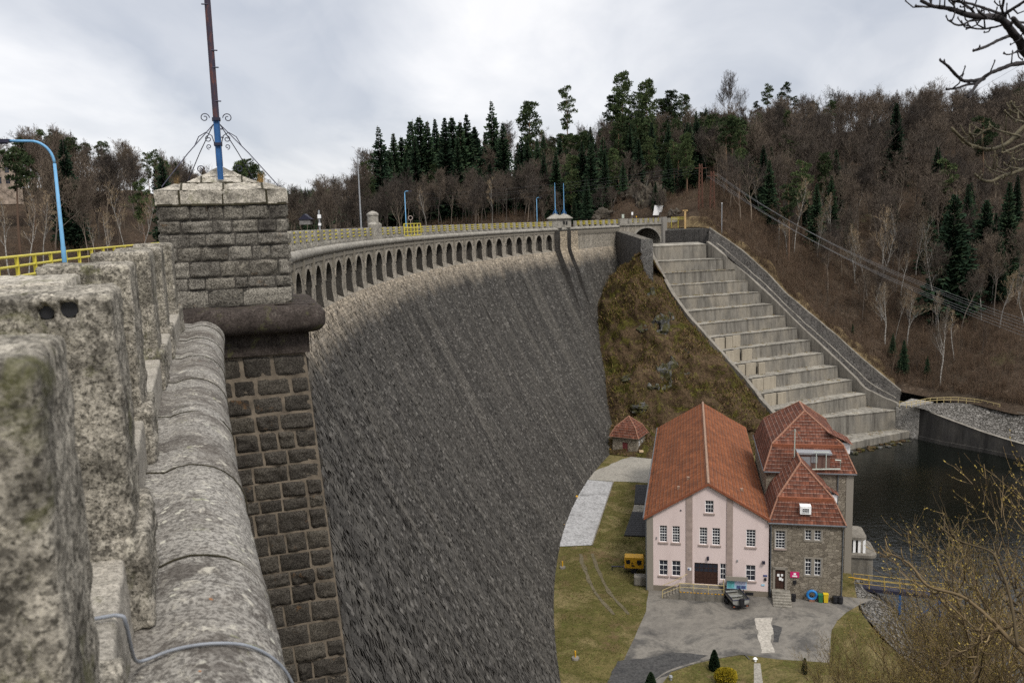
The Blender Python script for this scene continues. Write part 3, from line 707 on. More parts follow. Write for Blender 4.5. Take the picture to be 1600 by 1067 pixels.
# roll moulding, fascia and battered pier below
OR2 = 1.83; FR2 = -.22
b = MB(); ro = [(.13 + .2 * math.sin(a), -1.67 + .25 * math.cos(a)) for a in [k * math.pi / 10 for k in range(0, 11)]]
pro = [(-.6, -1.4), (-.2, -1.405)] + ro + [(-.1, -1.93)]
def cornerpt(t):           # 0..1 front, 1..2 corner, 2..3 right side
    if t <= 1: return V3((-.8 + (OR2 + .8) * t, FR2, 0)), V3((0, -1, 0))
    if t <= 2: a = (t - 1) * math.pi / 2; return V3((OR2, FR2, 0)), V3((math.sin(a), -math.cos(a), 0))
    return V3((OR2, FR2 + (D_ + .2 - FR2) * (t - 2), 0)), V3((1, 0, 0))
NT_ = 90
def G(i, j):
    c, d = cornerpt(3 * i / NT_); o, z = pro[j]; q = nz((c.x * 3 + d.x, c.y * 3, z * 5), 1.6, 2) * .03 + nz((c.x * 3 + d.x, c.y * 3, z * 5), 5, 2) * .012
    p = c + d * (o + q); return TP(p.x, p.y, z + q * .6)
b.grid(G, NT_, len(pro) - 1); b.build('roll_moulding', M['dark_stone'], twr, smooth=True)
b = MB(); b.box(TP(-.8, FR2 + .02, -2.32), dn0 * (OR2 + .8), al0 * (D_), V3((0, 0, .42))); 
for u in (.55, 1.25, 1.85): b.box(TP(u, FR2 + .005, -2.318), dn0 * .012, al0 * .03, V3((0, 0, .41)))
b.build('fascia', M['dark_stone'], twr)
b = MB(); b2 = MB(); ZB = -16.0
bat = lambda z: .066 * (-2.3 - z)
frp = lambda u, z, o: TP(OR2 - .08 + bat(z) - u, FR2 + .1 - o - bat(z) * .1, z)
rtp = lambda u, z, o: TP(OR2 - .08 + bat(z) + o, FR2 + .1 + u, z)
stone_wall(b, b2, frp, lambda z: 2.4 + bat(z), ZB, -2.33, (.26, .44), (.3, .68), .04, .045, 31, (9, 7))
stone_wall(b, b2, rtp, lambda z: D_ + .3, ZB, -2.33, (.26, .44), (.3, .68), .042, .05, 32, (4, 3))
b.build('pier_stones', M['pier_stone'], twr, smooth=True)
q0 = [TP(-.4, FR2 + .1, ZB), TP(OR2 - .08 + bat(ZB), FR2 + .1 - bat(ZB) * .1, ZB), TP(OR2 - .08 + bat(ZB), D_ + .2, ZB), TP(-.4, D_ + .2, ZB)]
q1 = [TP(-.4, FR2 + .1, -2.33), TP(OR2 - .08, FR2 + .1, -2.33), TP(OR2 - .08, D_ + .2, -2.33), TP(-.4, D_ + .2, -2.33)]
for k in range(4): b2.poly([q0[k], q0[(k + 1) % 4], q1[(k + 1) % 4], q1[k]])
b2.build('pier_mortar', M['mortar'], twr)
# dry grass tufts on the cap
for (px, py, sd, nm) in ((277, 286, 1, 'left'), (408, 283, 2, 'right')):
    P = onplane(px, py, TP(0, .15, 0), al0) ; rr = random.Random(sd); b = MB()
    for k in range(46):
        a = rr.uniform(0, 6.28); le = rr.uniform(.06, .22); sp = rr.uniform(.1, .75)
        base = P + V3((rr.gauss(0, .03), rr.gauss(0, .03), -.02)); tip = base + V3((math.cos(a) * sp, math.sin(a) * sp, 1)).normalized() * le; sd_ = V3((math.sin(a), -math.cos(a), 0)) 
        b.ribbon(base, tip, .003, .0008, sd_)
    o = b.build('grass_tuft', M['dry_blade']); tag(o, 'dry grass tuft rooted on the %s shoulder of the stone tower cap' % nm, 'grass tuft')

# flagpole with scrolled iron stays
PB = onplane(345, 281, TP(0, .5, 0), al0); 
def polept(z): 
    return V3((PB.x, PB.y, 0)) + V3((0, 0, z))
fp = thing('flag_mast', 'tall rusty red and blue mast with scrolled iron stays on the near stone tower', 'mast', PB)
b = MB(); zb = PB.z; zt1 = zb + 1.12
b.box(polept(zb) - dn0 * .05 - al0 * .03, dn0 * .1, al0 * .012, V3((0, 0, zt1 - zb)))
for q in (-.05, .038): b.box(polept(zb) + dn0 * q - al0 * .06, dn0 * .012, al0 * .06, V3((0, 0, zt1 - zb)))
b.build('base_channel', M['deep_blue'], fp)
b = MB(); b.tube([polept(zb + .25) + al0 * .05, polept(zb + 3.2) + al0 * .05, polept(zb + 7.5) + al0 * .05], [.06, .056, .045], 12)
b.build('mast', M['rust'], fp)
for zz_ in (zt1 - .05, zt1 - .5): b = MB(); b.box(polept(zz_) - dn0 * .075 - al0 * .075, dn0 * .15, al0 * .2, V3((0, 0, .05))); b.build('clamp', M['iron'], fp)
for zz_, d_ in ((zt1 + .3, 1), (zt1 + .9, 1), (zt1 - .2, 1), (zt1 - .35, 1), (zt1 + 2.0, -1), (zt1 + 1.2, 1)): b = MB(); b.tube([polept(zz_), polept(zz_) + dn0 * .11 * d_], .012, 8); b.build('cleat', M['iron'], fp)
for sg in (-1, 1):
    for dd in (-1, 1):
        b = MB(); top = polept(zt1 - .12) + dn0 * sg * .06
        foot = polept(zb - .14) + dn0 * sg * 1.0 + al0 * (.05 + dd * .5) if dd < 0 else polept(zb + .02) + dn0 * sg * .62 + al0 * (.9)
        b.tube([top, (top + foot) / 2 + V3((0, 0, .03)), foot], .009, 6); b.build('stay_rod', M['iron'], fp)
    def spiral(c, r0, turns, a0, dirn):
        return [c + dn0 * sg * (r0 * (1 - .75 * k / 26)) * math.cos(a0 + dirn * turns * 6.283 * k / 26) + V3((0, 0, 1)) * (r0 * (1 - .75 * k / 26)) * math.sin(a0 + dirn * turns * 6.283 * k / 26) for k in range(27)]
    for (ox, oz, r0, tn, a0, dr) in ((.2, zt1 - .0, .085, 1.35, 3.14, -1), (.16, zb + .74, .062, 1.2, 1.57, -1), (.16, zb + .6, .05, 1.2, 4.7, 1), (.34, zb + .19, .075, 1.2, 3.14, -1)):
        b = MB(); b.tube(spiral(polept(oz) + dn0 * sg * ox, r0, tn, a0, dr), .0085, 6); b.build('scroll', M['iron'], fp)
    b = MB(); b.tube([polept(zb + .62) + dn0 * sg * .05, polept(zb + .8) + dn0 * sg * .1, polept(zb + .86) + dn0 * sg * .2, polept(zb + .78) + dn0 * sg * .33, polept(zb + .6) + dn0 * sg * .42], .0085, 6); b.build('scroll', M['iron'], fp)

# cable over the coping
cb = MB(); path = [arc(2.97, -.9, -1.262), arc(2.98, -.35, -1.262), arc(2.97, -.245, -1.262), arc(2.98, -.228, -1.3), arc(3.06, -.226, -1.42), arc(3.18, -.225, -1.53), arc(3.28, -.2, -1.585), arc(3.3, -.1, -1.575), arc(3.28, .03, -1.57), arc(3.31, .16, -1.62), arc(3.36, .26, -1.72), arc(3.4, .325, -1.84), arc(3.42, .35, -1.98), arc(3.44, .3, -2.2), arc(3.44, .1, -2.8)]
def smooth_path(p, n=6):
    out = []
    for k in range(len(p) - 1):
        p0, p1, p2, p3 = p[max(k - 1, 0)], p[k], p[k + 1], p[min(k + 2, len(p) - 1)]
        for q in range(n):
            t = q / n; out.append(.5 * ((2 * p1) + (p2 - p0) * t + (2 * p0 - 5 * p1 + 4 * p2 - p3) * t * t + (3 * p1 - p0 - 3 * p2 + p3) * t ** 3))
    out.append(p[-1]); return out
cb.tube(smooth_path(path), .0065, 10); tag(cb.build('cable', M['cable'], smooth=True), 'thin grey blue cable bent over the lichened roll coping', 'cable')

# concrete block and railing on the road's far side
cblk = block_obj('concrete_block', .9, .55, .95, 61, M['cap_stone'], None, (0, 0, 0), yaw_at(5), 14, .015)
P = atdist(30, 420, 5.6); cblk.location = (P.x, P.y, -.72); tag(cblk, 'weathered concrete block behind the near parapet, left of the third stone', 'block')
ral = thing('railing', 'bright yellow tubular railing along the road edge, left of the stone tower', 'railing', arc(25, -5.8, -1.66))
for zz_, nm in ((-.6, 'top_rail'), (-.88, 'lower_rail'), (-1.18, 'lower_rail')):
    b = MB(); b.tube([arc(4 + k * 2.0, -5.8, zz_) for k in range(30)], .04, 8); b.build(nm, M['yellow'], ral)
pb = None
for k in range(36):
    s = 5 + 1.75 * k
    if pb is None:
        b = MB(); b.cbox(arc(s, -5.8, -1.66),   .07, .1, 1.07, yaw_at(s)); pb = b.build('rail_post', M['yellow'], ral); base_s = s; pb0 = arc(s, -5.8, -1.66)
        me = pb.data
        for v in me.vertices: v.co += ral.location - pb0
        pb.location = pb0 - ral.location
    else:
        c = pb.copy(); COL.objects.link(c); c.location = arc(s, -5.8, -1.66) - ral.location; c.rotation_euler = (0, 0, yaw_at(s) - yaw_at(base_s))

# street lamps
def lamp(name, base, h, reach, dirv, label, r=.07):
    t = thing(name, label, 'lamp', base)
    b = MB(); b.tube([base, base + V3((0, 0, h * .3)), base + V3((0, 0, h * .31)), base + V3((0, 0, h - reach * .45))], [r, r * .92, r * .8, r * .6], 12); b.build('pole', M['lamp_blue'], t, smooth=True)
    b = MB(); top = base + V3((0, 0, h - reach * .45)); pts = [top + dirv * (reach * .42 * (1 - math.cos(a))) + V3((0, 0, reach * .45 * math.sin(a))) for a in [k * math.pi / 20 for k in range(11)]]
    pts.append(top + dirv * reach * .8 + V3((0, 0, reach * .46))); b.tube(pts, r * .55, 10); b.build('arm', M['lamp_blue'], t, smooth=True)
    b = MB(); e = pts[-1]; sd = V3((-dirv.y, dirv.x, 0))
    b.box(e - sd * .09 - V3((0, 0, .05)), sd * .18, dirv * .5, V3((0, 0, .1))); b.box(e - sd * .06 - V3((0, 0, .08)) + dirv * .1, sd * .12, dirv * .34, V3((0, 0, .03))); b.build('lamp_head', M['iron'], t)
    return t
P = atdist(101, 410, 28.0); P.z = -1.66
lamp('street_lamp', P, 4.32, 1.42, V3((-1, -.12, 0)).normalized(), 'light blue street lamp with curved arm behind the yellow railing at left')
for px, sg, lb in ((634, 1, 'blue street lamp on the dam crest beside the yellow gate'), (839, 1, 'blue street lamp on the dam crest nearest the twin turrets')):
    s = s_of_px(px); P = arc(s, -5.6, -1.66)
    # slide to the pixel column on the road's far kerb
    d = ray(px, 345); az = math.atan2(d.x, d.y); best = min((abs(math.atan2(arc(q, -5.6, 0).x, arc(q, -5.6, 0).y) - az), q) for q in [s - 30 + k * .25 for k in range(240)])[1]
    P = arc(best, -5.6, -1.66); lamp('street_lamp', P, 6.6, .7, V3((1, .1, 0)).normalized(), lb, .09)
# ------------------------------------------------------------------ turrets
def cone_turret(s, label, windows, off=-.55):
    c = arc(s, off, -1.6); t = thing('stone_turret', label, 'turret', c)
    b = MB(); b.lathe(c, [(1.5, 0), (1.5, 1.75), (1.62, 1.78), (1.62, 1.95)], 16); b.build('drum', M['pier_masonry'] if False else M['granite_far'], t)
    b = MB(); b.lathe(c, [(1.9, 1.93), (1.86, 2.05), (1.1, 2.55), (.3, 2.95), (.12, 3.05), (0, 3.07)], 16); b.build('cone_roof', M['granite_far'], t)
    if windows:
        al, dn = arc_dir(s); view = (V3((0, 0, 0)) - c); view.z = 0; view.normalize(); sd = V3((-view.y, view.x, 0))
        for k in (-1, 0, 1):
            w = MB(); w.box(c + view * 1.35 + sd * (k * .55 - .17) + V3((0, 0, .75)), sd * .34, view * .2, V3((0, 0, .62))); w.build('window', M['black'], t)
    return c
for s, lb, w in ((185.9, 'left of the two cone roofed stone turrets, with no windows', False), (190.1, 'right of the two cone roofed stone turrets, with three small windows', True)):
    c = cone_turret(s, lb, w)
    fm = thing('flag_mast', 'slim blue mast on the %s cone roofed turret' % ('left' if not w else 'right'), 'mast', c + V3((0, 0, 3.05)))
    b = MB(); b.tube([c + V3((0, 0, 3.0)), c + V3((0, 0, 5.5)), c + V3((0, 0, 9.4))], [.11, .08, .06], 8); b.build('mast', M['lamp_blue'], fm)
    b = MB()
    for k in range(4): a = k * math.pi / 2 + .4; b.tube([c + V3((0, 0, 4.1)), c + V3((math.cos(a) * .6, math.sin(a) * .6, 2.85))], .05, 5)
    b.build('stay_rod', M['deep_blue'], fm)
c = arc(MIDT, -.5, -1.6); mt = thing('stone_turret', 'round pale stone turret with domed cap beside the grey mast, midway along the crest', 'turret', c)
b = MB(); b.lathe(c, [(.62, 0), (.62, 2.7), (.68, 2.72), (.68, 2.9), (.45, 3.1), (.15, 3.22), (0, 3.25)], 16); b.build('drum', M['granite_far'], mt)
for k in (-1, 1):
    al, dn = arc_dir(MIDT); b = MB(); b.lathe(c + al * k * .95 + dn * .2, [(.55, 0), (.55, 1.75), (.3, 1.95), (0, 2.0)], 12); b.build('shoulder', M['granite_far'], mt)
P = arc(MIDT + 1.2, -2.2, -1.66); gm = thing('grey_mast', 'thin grey mast rising behind the domed stone turret', 'mast', P)
b = MB(); b.tube([P, P + V3((0, 0, 4)), P + V3((0, 0, 9.3))], [.11, .09, .06], 8); b.build('pole', M['grey_metal'], gm)
b = MB(); b.cbox(P + V3((0, 0, 9.3)), .16, .16, .3); b.build('mast_top', M['grey_metal'], gm)
P = atdist(499, 345, 120); P.z = -4; ws = thing('weather_mast', 'grey mast with two white instrument boxes beyond the dam crest', 'mast', P)
b = MB(); b.tube([P, P + V3((0, 0, 6.3))], .12, 8); b.build('pole', M['grey_metal'], ws)
for z_, w_ in ((5.2, .42), (4.2, .34)): b = MB(); b.cbox(P + V3((.05, -.1, z_)), w_, .3, .5 if z_ > 5 else .34); b.build('instrument_box', M['white_paint'], ws)
# yellow access cage
s = s_of_px(645); yg = thing('access_cage', 'yellow tubular access cage clamped on the parapet beside the blue lamp', 'cage', arc(s, -.6, -1.5))
al, dn = arc_dir(s)
for q in range(6): b = MB(); b.tube([arc(s - 4 + q * 1.6, -.1, -1.5), arc(s - 4 + q * 1.6, -.1, .12)], .07, 6); b.build('upright', M['yellow'], yg)
b = MB()
for z_ in (-1.45, -.95, -.45, .1): b.tube([arc(s - 4 + q * .8, -.1, z_) for q in range(11)], .06, 6)
b.build('crossbar', M['yellow'], yg)
P = arc(s + 4, -1.5, .1); b = MB(); b.tube([P, P + V3((0, 0, .5))], .04, 6)
b.tube([P + V3((0, 0, .8)) + V3((.27 * math.cos(a), .08 * math.cos(a), .27 * math.sin(a))) for a in [k * math.pi / 8 for k in range(17)]], .05, 6, cap=False); tag(b.build('lifebuoy', M['sill_stone']), 'pale ring lifebuoy held above the yellow access cage', 'lifebuoy')
# ================================================================== BRIDGE, WING WALL, SPILLWAY
SB0 = 216.0; al, dn = arc_dir(SB0 + 2)
BO = arc(SB0, .25, 0)                       # bridge starts here, runs along al
bdir = (arc(s_of_px(1046), .6, 0) - BO); bdir.z = 0
bl = bdir.normalized(); bn = V3((bl.y, -bl.x, 0))      # bn looks downstream
if bn.dot(dn) < 0: bn = -bn
# length so that the right abutment lands at pixel column 1040
BL = 22.0
for k in range(400):
    L = 8 + k * .1
    if proj(BO + bl * L + V3((0, 0, -3)))[0] >= 1040: BL = L; break
br = thing('arch_bridge', 'stone arch bridge carrying the crest road over the head of the stepped spillway', 'bridge', BO + bl * BL / 2 - V3((0, 0, 8)))
def bx_of(px):
    return min((abs(proj(BO + bl * q * .1 + V3((0, 0, -4)))[0] - px), q * .1) for q in range(int(BL * 10) + 40))[1]
xa, xb = bx_of(987), bx_of(1031.5)
def BP(x, o, z): return BO + bl * x + bn * o + V3((0, 0, z))
zs_, zr = -6.4, 3.9; N = 20
xc, hw = (xa + xb) / 2, (xb - xa) / 2
ap = [(xc - hw * math.cos(math.pi * k / N), zs_ + zr * math.sin(math.pi * k / N)) for k in range(N + 1)]
b = MB(); zt_ = -1.35; zb_ = -9.0
def q_(pts): b.poly([BP(x, 0, z) for x, z in pts], [(x, z) for x, z in pts])
q_([(-1, zb_), (xa, zb_), (xa, zt_), (-1, zt_)]); q_([(xb, zb_), (BL, zb_), (BL, zt_), (xb, zt_)])
for k in range(N):
    (x0, z0), (x1, z1) = ap[k], ap[k + 1]
    q_([(x0, z0), (x1, z1), (x1, zt_), (x0, zt_)])
    b.poly([BP(x0, 0, z0), BP(x1, 0, z1), BP(x1, -6, z1), BP(x0, -6, z0)], [(x0, 0), (x1, 0), (x1, 6), (x0, 6)])
for x in (xa, xb): b.poly([BP(x, 0, zb_), BP(x, 0, zs_), BP(x, -6, zs_), BP(x, -6, zb_)], [(0, zb_), (0, zs_), (6, zs_), (6, zb_)])
b.poly([BP(-1, -6, zt_), BP(BL, -6, zt_), BP(BL, -6, zb_), BP(-1, -6, zb_)], [(0, 0), (BL, 0), (BL, 8), (0, 8)])
b.poly([BP(-1, 0, zt_), BP(BL, 0, zt_), BP(BL, -6, zt_), BP(-1, -6, zt_)], [(0, 0), (BL, 0), (BL, 6), (0, 6)])
b.build('spandrel_wall', M['arcade'], br)
b = MB()
for k in range(N):
    (x0, z0), (x1, z1) = ap[k], ap[k + 1]; r1 = 1.11
    o = [(x0, z0), (x1, z1), (xc + (x1 - xc) * r1, zs_ + (z1 - zs_) * r1), (xc + (x0 - xc) * r1, zs_ + (z0 - zs_) * r1)]
    b.extrude([BP(x, .0, z) for x, z in o], bn * .14)
b.build('arch_ring', M['granite_far'], br)
b = MB(); b.box(BP(-1, .01, -1.7), bl * (BL + 1), bn * .32, V3((0, 0, .34))); b.build('cornice', M['granite_far'], br)
b = MB(); b.box(BP(xb + .3, .02, -8), bl * 1.9, bn * .7, V3((0, 0, 8.1))); b.build('end_pier', M['pier_masonry'], br)
b = MB(); b.box(BP(-.5, -.5, -1.34), bl * 3.2, bn * .6, V3((0, 0, 1.3))); b.build('solid_parapet', M['granite_far'], br)
b = MB(); b.box(BP(xb + 2.2, -.5, -1.34), bl * 7.5, bn * .5, V3((0, 0, 1.15))); b.build('solid_parapet', M['granite_far'], br)
x = 3.4
while x < xb + .2:
    b = MB(); b.box(BP(x, -.42, -1.34), bl * 1.35, bn * .46, V3((0, 0, 1.25))); b.build('parapet_block', M['granite_far'], br)
    b = MB()
    for z_ in (-.95, -.6, -.25): b.box(BP(x + 1.35, -.3, z_), bl * 1.0, bn * .06, V3((0, 0, .11)))
    b.build('gap_rail', M['yellow'], br); x += 2.35

# wing wall between dam and spillway
def wall_strip(name, mat, label, cat, pts, thick, side, parent=None, zb=None):
    pass
SPA = V3((50.1, 199.4, -10.)); SPB = V3((74.3, 174.6, -38.))
def c6(x, y): return (900 + x / 2.736, 330 + y / 2.736)
Rr = [c6(*q) for q in [(560,138),(627,203),(680,247),(733,296),(790,345),(847,397),(890,447),(945,498),(1000,550),(1060,605),(1117,663),(1180,720),(1240,780)]]
Ll = [c6(*q) for q in [(330,145),(345,215),(370,265),(400,318),(430,373),(465,430),(515,487),(565,540),(615,595),(665,655),(725,715),(785,780),(835,850)]]
ZK = [-6.7] + [-10 - 28 * (k - 1) / 11 for k in range(1, 13)]
PR = [onz(*Rr[k], ZK[k]) for k in range(13)]; PL = [onz(*Ll[k], ZK[k]) for k in range(13)]
PR[0] = V3((47.4, 204.5, -6.7)); PL[0] = onz(1021, 388.5, -6.9) * 1.0; PL[0] = V3((33.6, 200.5, -6.7))
# smooth the edges
for _ in range(2):
    for A in (PR, PL):
        B = [q.copy() for q in A]
        for k in range(2, 12): A[k] = B[k] * .5 + (B[k - 1] + B[k + 1]) * .25; A[k].z = ZK[k]
PR.append(onz(1400.7, 640.7, -40.7)); PL.append(onz(1283, 653, -40.7)); ZK.append(-40.7)
PR.append(onz(1421, 673, -44.6)); PL.append(onz(1316, 694, -44.6)); ZK.append(-44.6)
sp = thing('spillway', 'broad stepped concrete spillway cascade descending from the bridge to the pool', 'spillway', (55, 185, -46))
rnd = random.Random(3)
for k in range(0, 14):
    a0, a1 = PL[k], PR[k]; d0, d1 = PL[k + 1], PR[k + 1]     # lip k, lip k+1
    zl = ZK[k + 1]; n = 64
    b = MB()
    # riser below lip k
    bev = .12
    def lip(i): 
        t = i / n; p = a0.lerp(a1, t); return p
    along = (a1 - a0); along.z = 0; along.normalize(); outw = V3((along.y, -along.x, 0))
    if outw.y > 0: outw = -outw
    def G(i, j):
        p = lip(i); q = nz((p.x * .6, p.y * .6, k), 1, 2) * .12 + nz((p.x * 2.2, p.y * 2.2, k), 1, 6) * .07
        return (V3((p.x, p.y, zl - .02)) + outw * (.22 + q), V3((p.x, p.y, p.z - .35)) + outw * q, V3((p.x, p.y, p.z + nz((p.x * 1.6, p.y * 1.6, k), 1, 9) * .1)) + outw * (q + .1))[j]
    b.grid(G, n, 2)
    b.build('step_riser', M['concrete'], sp)
    b = MB()
    def G2(i, j):
        t = i / n; p = a0.lerp(a1, t) + outw * .1; q = d0.lerp(d1, t) + outw * .14; r = p.lerp(q, j / 8)
        return V3((r.x, r.y, zl + .14 * (1 - j / 8) * 0 + nz((r.x * .5, r.y * .5, 2), 1, 5) * .04))
    b.grid(G2, n, 8); b.build('step_tread', M['concrete_tread'] , sp)
    if k == 0:
        b = MB(); b.grid(lambda i, j: (lip(i) - outw * (4.0 * j / 2) + V3((0, 0, .5 * j / 2))), n, 2); b.build('crest_apron', M['concrete_tread'], sp)
# some fallen blocks and dark gaps on the left lower steps
for (k, t0, t1) in ((8, .0, .33), (9, .0, .32), (10, .0, .3), (11, .0, .3), (7, .0, .34)):
    a0, a1 = PL[k], PR[k]; along = (a1 - a0); along.z = 0; Ln = along.length; along.normalize(); outw = V3((along.y, -along.x, 0)); 
    if outw.y > 0: outw = -outw
    s0 = 0; m_ = t1 * Ln; x = .8
    while x < m_ - 1:
        w = rnd.uniform(2.0, 3.6); w = min(w, m_ - x); b = MB()
        p = a0.lerp(a1, x / Ln) + outw * (.25 + rnd.uniform(0, .5)); p.z = ZK[k + 1]
        b.box(p, along * (w - rnd.uniform(.1, .5)), outw * rnd.uniform(.25, .5), V3((0, 0, ZK[k] - ZK[k + 1] - rnd.uniform(0, .25)))); b.build('loose_facing_slab', M['cream_slab'], sp); x += w
b = MB(); b.grid(lambda i, j: PL[14].lerp(PR[14], i / 20) + V3((0, -.15, .0 if j == 0 else -2.2)), 20, 1); b.build('sill_face', M['concrete'], sp)
wd = random.Random(71); b = MB()
for k in range(1, 14):
    a0, a1 = PL[k], PR[k]; d0, d1 = PL[k + 1], PR[k + 1]
    for q in range(70):
        t_ = wd.random(); f = wd.random() ** 2.2; p = a0.lerp(a1, t_).lerp(d0.lerp(d1, t_), .08 + .85 * f); p = V3((p.x, p.y, ZK[k + 1]))
        if nz(p, .35, 13) < .0: continue
        for w_ in range(6):
            d = V3((wd.gauss(0, .9), wd.gauss(0, .9), .6)).normalized(); s_ = d.orthogonal().normalized(); a = p + V3((wd.gauss(0, .25), wd.gauss(0, .2), -.02)); c = a + d * wd.uniform(.15, .4); b.poly([a - s_ * .06, a + s_ * .06, c])
o = b.build('step_weeds', M['scrub']); tag(o, 'dry weeds and debris scattered on the spillway treads', 'weeds', None, 'stuff')
# left curb
def ribbon_wall(pts, w, h, down, mat, name, parent, side):
    b = MB(); prof4 = [(0, -down), (0, h), (w, h), (w, -down)]
    n = len(pts) - 1
    def G(i, j):
        p = V3(pts[i]); d = V3(pts[min(i + 1, n)]) - V3(pts[max(i - 1, 0)]); d.z = 0; d.normalize(); o = V3((d.y, -d.x, 0)) * side
        q = nz((p.x * .4, p.y * .4, 0), 1, 4) * .12
        return p + o * (prof4[j][0] + (q if prof4[j][0] == 0 else -q)) + V3((0, 0, prof4[j][1] + q))
    L = [0]
    for k in range(n): L.append(L[-1] + (V3(pts[k + 1]) - V3(pts[k])).length)
    b.grid(G, n, 3, lambda i, j: (L[i], (-down, h, h + w, h + w + down)[j] if False else [0, down + h, down + h + w, 2 * down + 2 * h + w][j]))
    b.poly([G(0, j) for j in range(4)]); b.poly([G(n, j) for j in reversed(range(4))])
    return b.build(name, mat, parent)
def resample(pts, m):
    pts = [V3(p) for p in pts]; L = [0]
    for k in range(len(pts) - 1): L.append(L[-1] + (pts[k + 1] - pts[k]).length)
    out = []
    for q in range(m + 1):
        t = L[-1] * q / m; k = 0
        while k < len(L) - 2 and L[k + 1] < t: k += 1
        out.append(pts[k].lerp(pts[k + 1], (t - L[k]) / max(1e-6, L[k + 1] - L[k])))
    return out
lp = [PL[0] + V3((-.3, 1, .2))] + [p + V3((-.2, 0, .5)) for p in PL[1:13]] + [PL[12] + V3((4.6, -7.5, -4.5)), PL[13] + V3((-.6, -2, -.4))]
LCURB = resample(smooth_path(lp, 5), 70)
ribbon_wall(LCURB, .85, .35, 2.6, M['curb'], 'left_curb', sp, 1)
rp = [PR[0] + V3((.2, .6, .3))] + [p + V3((.3, .3, .5)) for p in PR[1:13]] + [PR[13] + V3((.4, .4, .9))]
RCURB = resample(smooth_path(rp, 5), 70)
ribbon_wall(RCURB, .8, .4, 3.2, M['curb'], 'right_curb', sp, -1)
# small square dark outlets and masonry bank on the right
nb = V3((0.7157, 0.6984, 0))
bank_px = [(1108,357),(1160,393),(1200,430),(1230,462),(1300,520),(1350,565),(1408,612)]
OUT9 = resample([onplane(*q, SPA + nb * 9, nb) for q in bank_px], 60)
mid_px = [(1130,388),(1230,478),(1298,552),(1376,612)]
INN = resample(RCURB, 60)
b = MB()
def G(i, j):
    t = j / 6
    p = INN[i] + V3((.5, .5, .38)); q = OUT9[i]
    r = p.lerp(q, t); r.z += nz((r.x * .5, r.y * .5, r.z * .5), 1, 7) * .12 * (1 if 0 < j < 6 else 0)
    if 0 < j < 6: r.z -= .35 * (1 if j < 3 else .6)
    return r
Ls = [0]
for k in range(60): Ls.append(Ls[-1] + (OUT9[k + 1] - OUT9[k]).length)
b.grid(G, 60, 6, lambda i, j: (Ls[i], j * 1.5)); b.build('masonry_bank', M['bank_masonry'], sp)
MIDC = [G(i, 2) + V3((0, 0, .05)) for i in range(0, 60)]
ribbon_wall(MIDC[3:], .45, .12, .3, M['curb'], 'kerb_line', sp, -1)
ribbon_wall(OUT9, .55, .25, .6, M['curb'], 'bank_coping', sp, -1)
# dark abutment wall at the head, right of the bridge
hw_ = thing('abutment_wall', 'dark masonry retaining wall behind the spillway head, right of the arch bridge', 'wall', OUT9[0])
A0 = BP(xb + 1.2, .2, -8.5); A1 = V3((OUT9[0].x, OUT9[0].y, -8.5))
b = MB(); ztop = lambda t: -3.4 + .5 * t
def G(i, j):
    t = i / 20; p = A0.lerp(A1, t); zt = -3.4 * (1 - t) + OUT9[0].z * t
    return V3((p.x, p.y, (-9.5, zt, zt)[j])) + (V3((.1, 1.2, 0)) if j == 2 else V3())
b.grid(G, 20, 2, lambda i, j: (i * .9, (0, 6, 7)[j])); b.build('wall_face', M['wing_masonry'], hw_)
# head side wall from crest to bank top
b = MB(); q0 = PR[0] + V3((.3, .6, 0))
def G(i, j):
    p = INN[0].lerp(A1, i / 10); zt = INN[0].z + (OUT9[0].z - INN[0].z) * i / 10
    return V3((p.x, p.y, (-9.5, zt)[j]))
b.grid(G, 10, 1, lambda i, j: (i, j * 6)); b.build('side_return', M['wing_masonry'], hw_)
# wing wall
ww = thing('wing_wall', 'tall dark wing wall between the dam face and the top of the spillway', 'wall', arc(214, 3, -20))
w0 = arc(213.3, .3, 0); w1 = onz(1002, 374, -4.6); w1.z = 0
w2 = onz(1020, 374.5, -4.6); w2.z = 0
b = MB(); n = 14
def G(i, j):
    t = i / n; p = w0.lerp(w1, t); zt = -3.0 - 1.6 * min(1, max(0, (t - .1) / .9)); 
    return V3((p.x, p.y, (-26, -15, zt)[j])) + V3((-1, -.2, 0)) * ((1.6, .8, 0)[j])
b.grid(G, n, 2, lambda i, j: (i * .8, (0, 11, 23)[j]))
b.build('side_face', M['wing_masonry'], ww)
b = MB(); b.poly([V3((w1.x, w1.y, -26)) + V3((-1.6, -.6, 0)), V3((w2.x, w2.y, -26)) + V3((0, -.6, 0)), V3((w2.x, w2.y, -4.6)), V3((w1.x, w1.y, -4.6))], [(0, 0), (3, 0), (3, 20), (0, 20)])
w3 = w0 + (w2 - w1); b.poly([V3((w2.x, w2.y, -26)), V3((w3.x, w3.y, -26)), V3((w3.x, w3.y, -3.0)), V3((w2.x, w2.y, -4.6))], [(0, 0), (12, 0), (12, 23), (0, 20)])
b.build('end_face', M['pier_masonry'], ww)
b = MB()
for i in range(n):
    t0, t1 = i / n, (i + 1) / n
    zt = lambda t: -3.0 - 1.6 * min(1, max(0, (t - .1) / .9)) + .02
    p0, p1 = w0.lerp(w1, t0), w0.lerp(w1, t1); d = (w2 - w1)
    b.poly([V3((p0.x, p0.y, zt(t0))), V3((p1.x, p1.y, zt(t1))), V3((p1.x + d.x, p1.y + d.y, zt(t1))), V3((p0.x + d.x, p0.y + d.y, zt(t0)))])
b.build('wall_coping', M['curb'], ww)

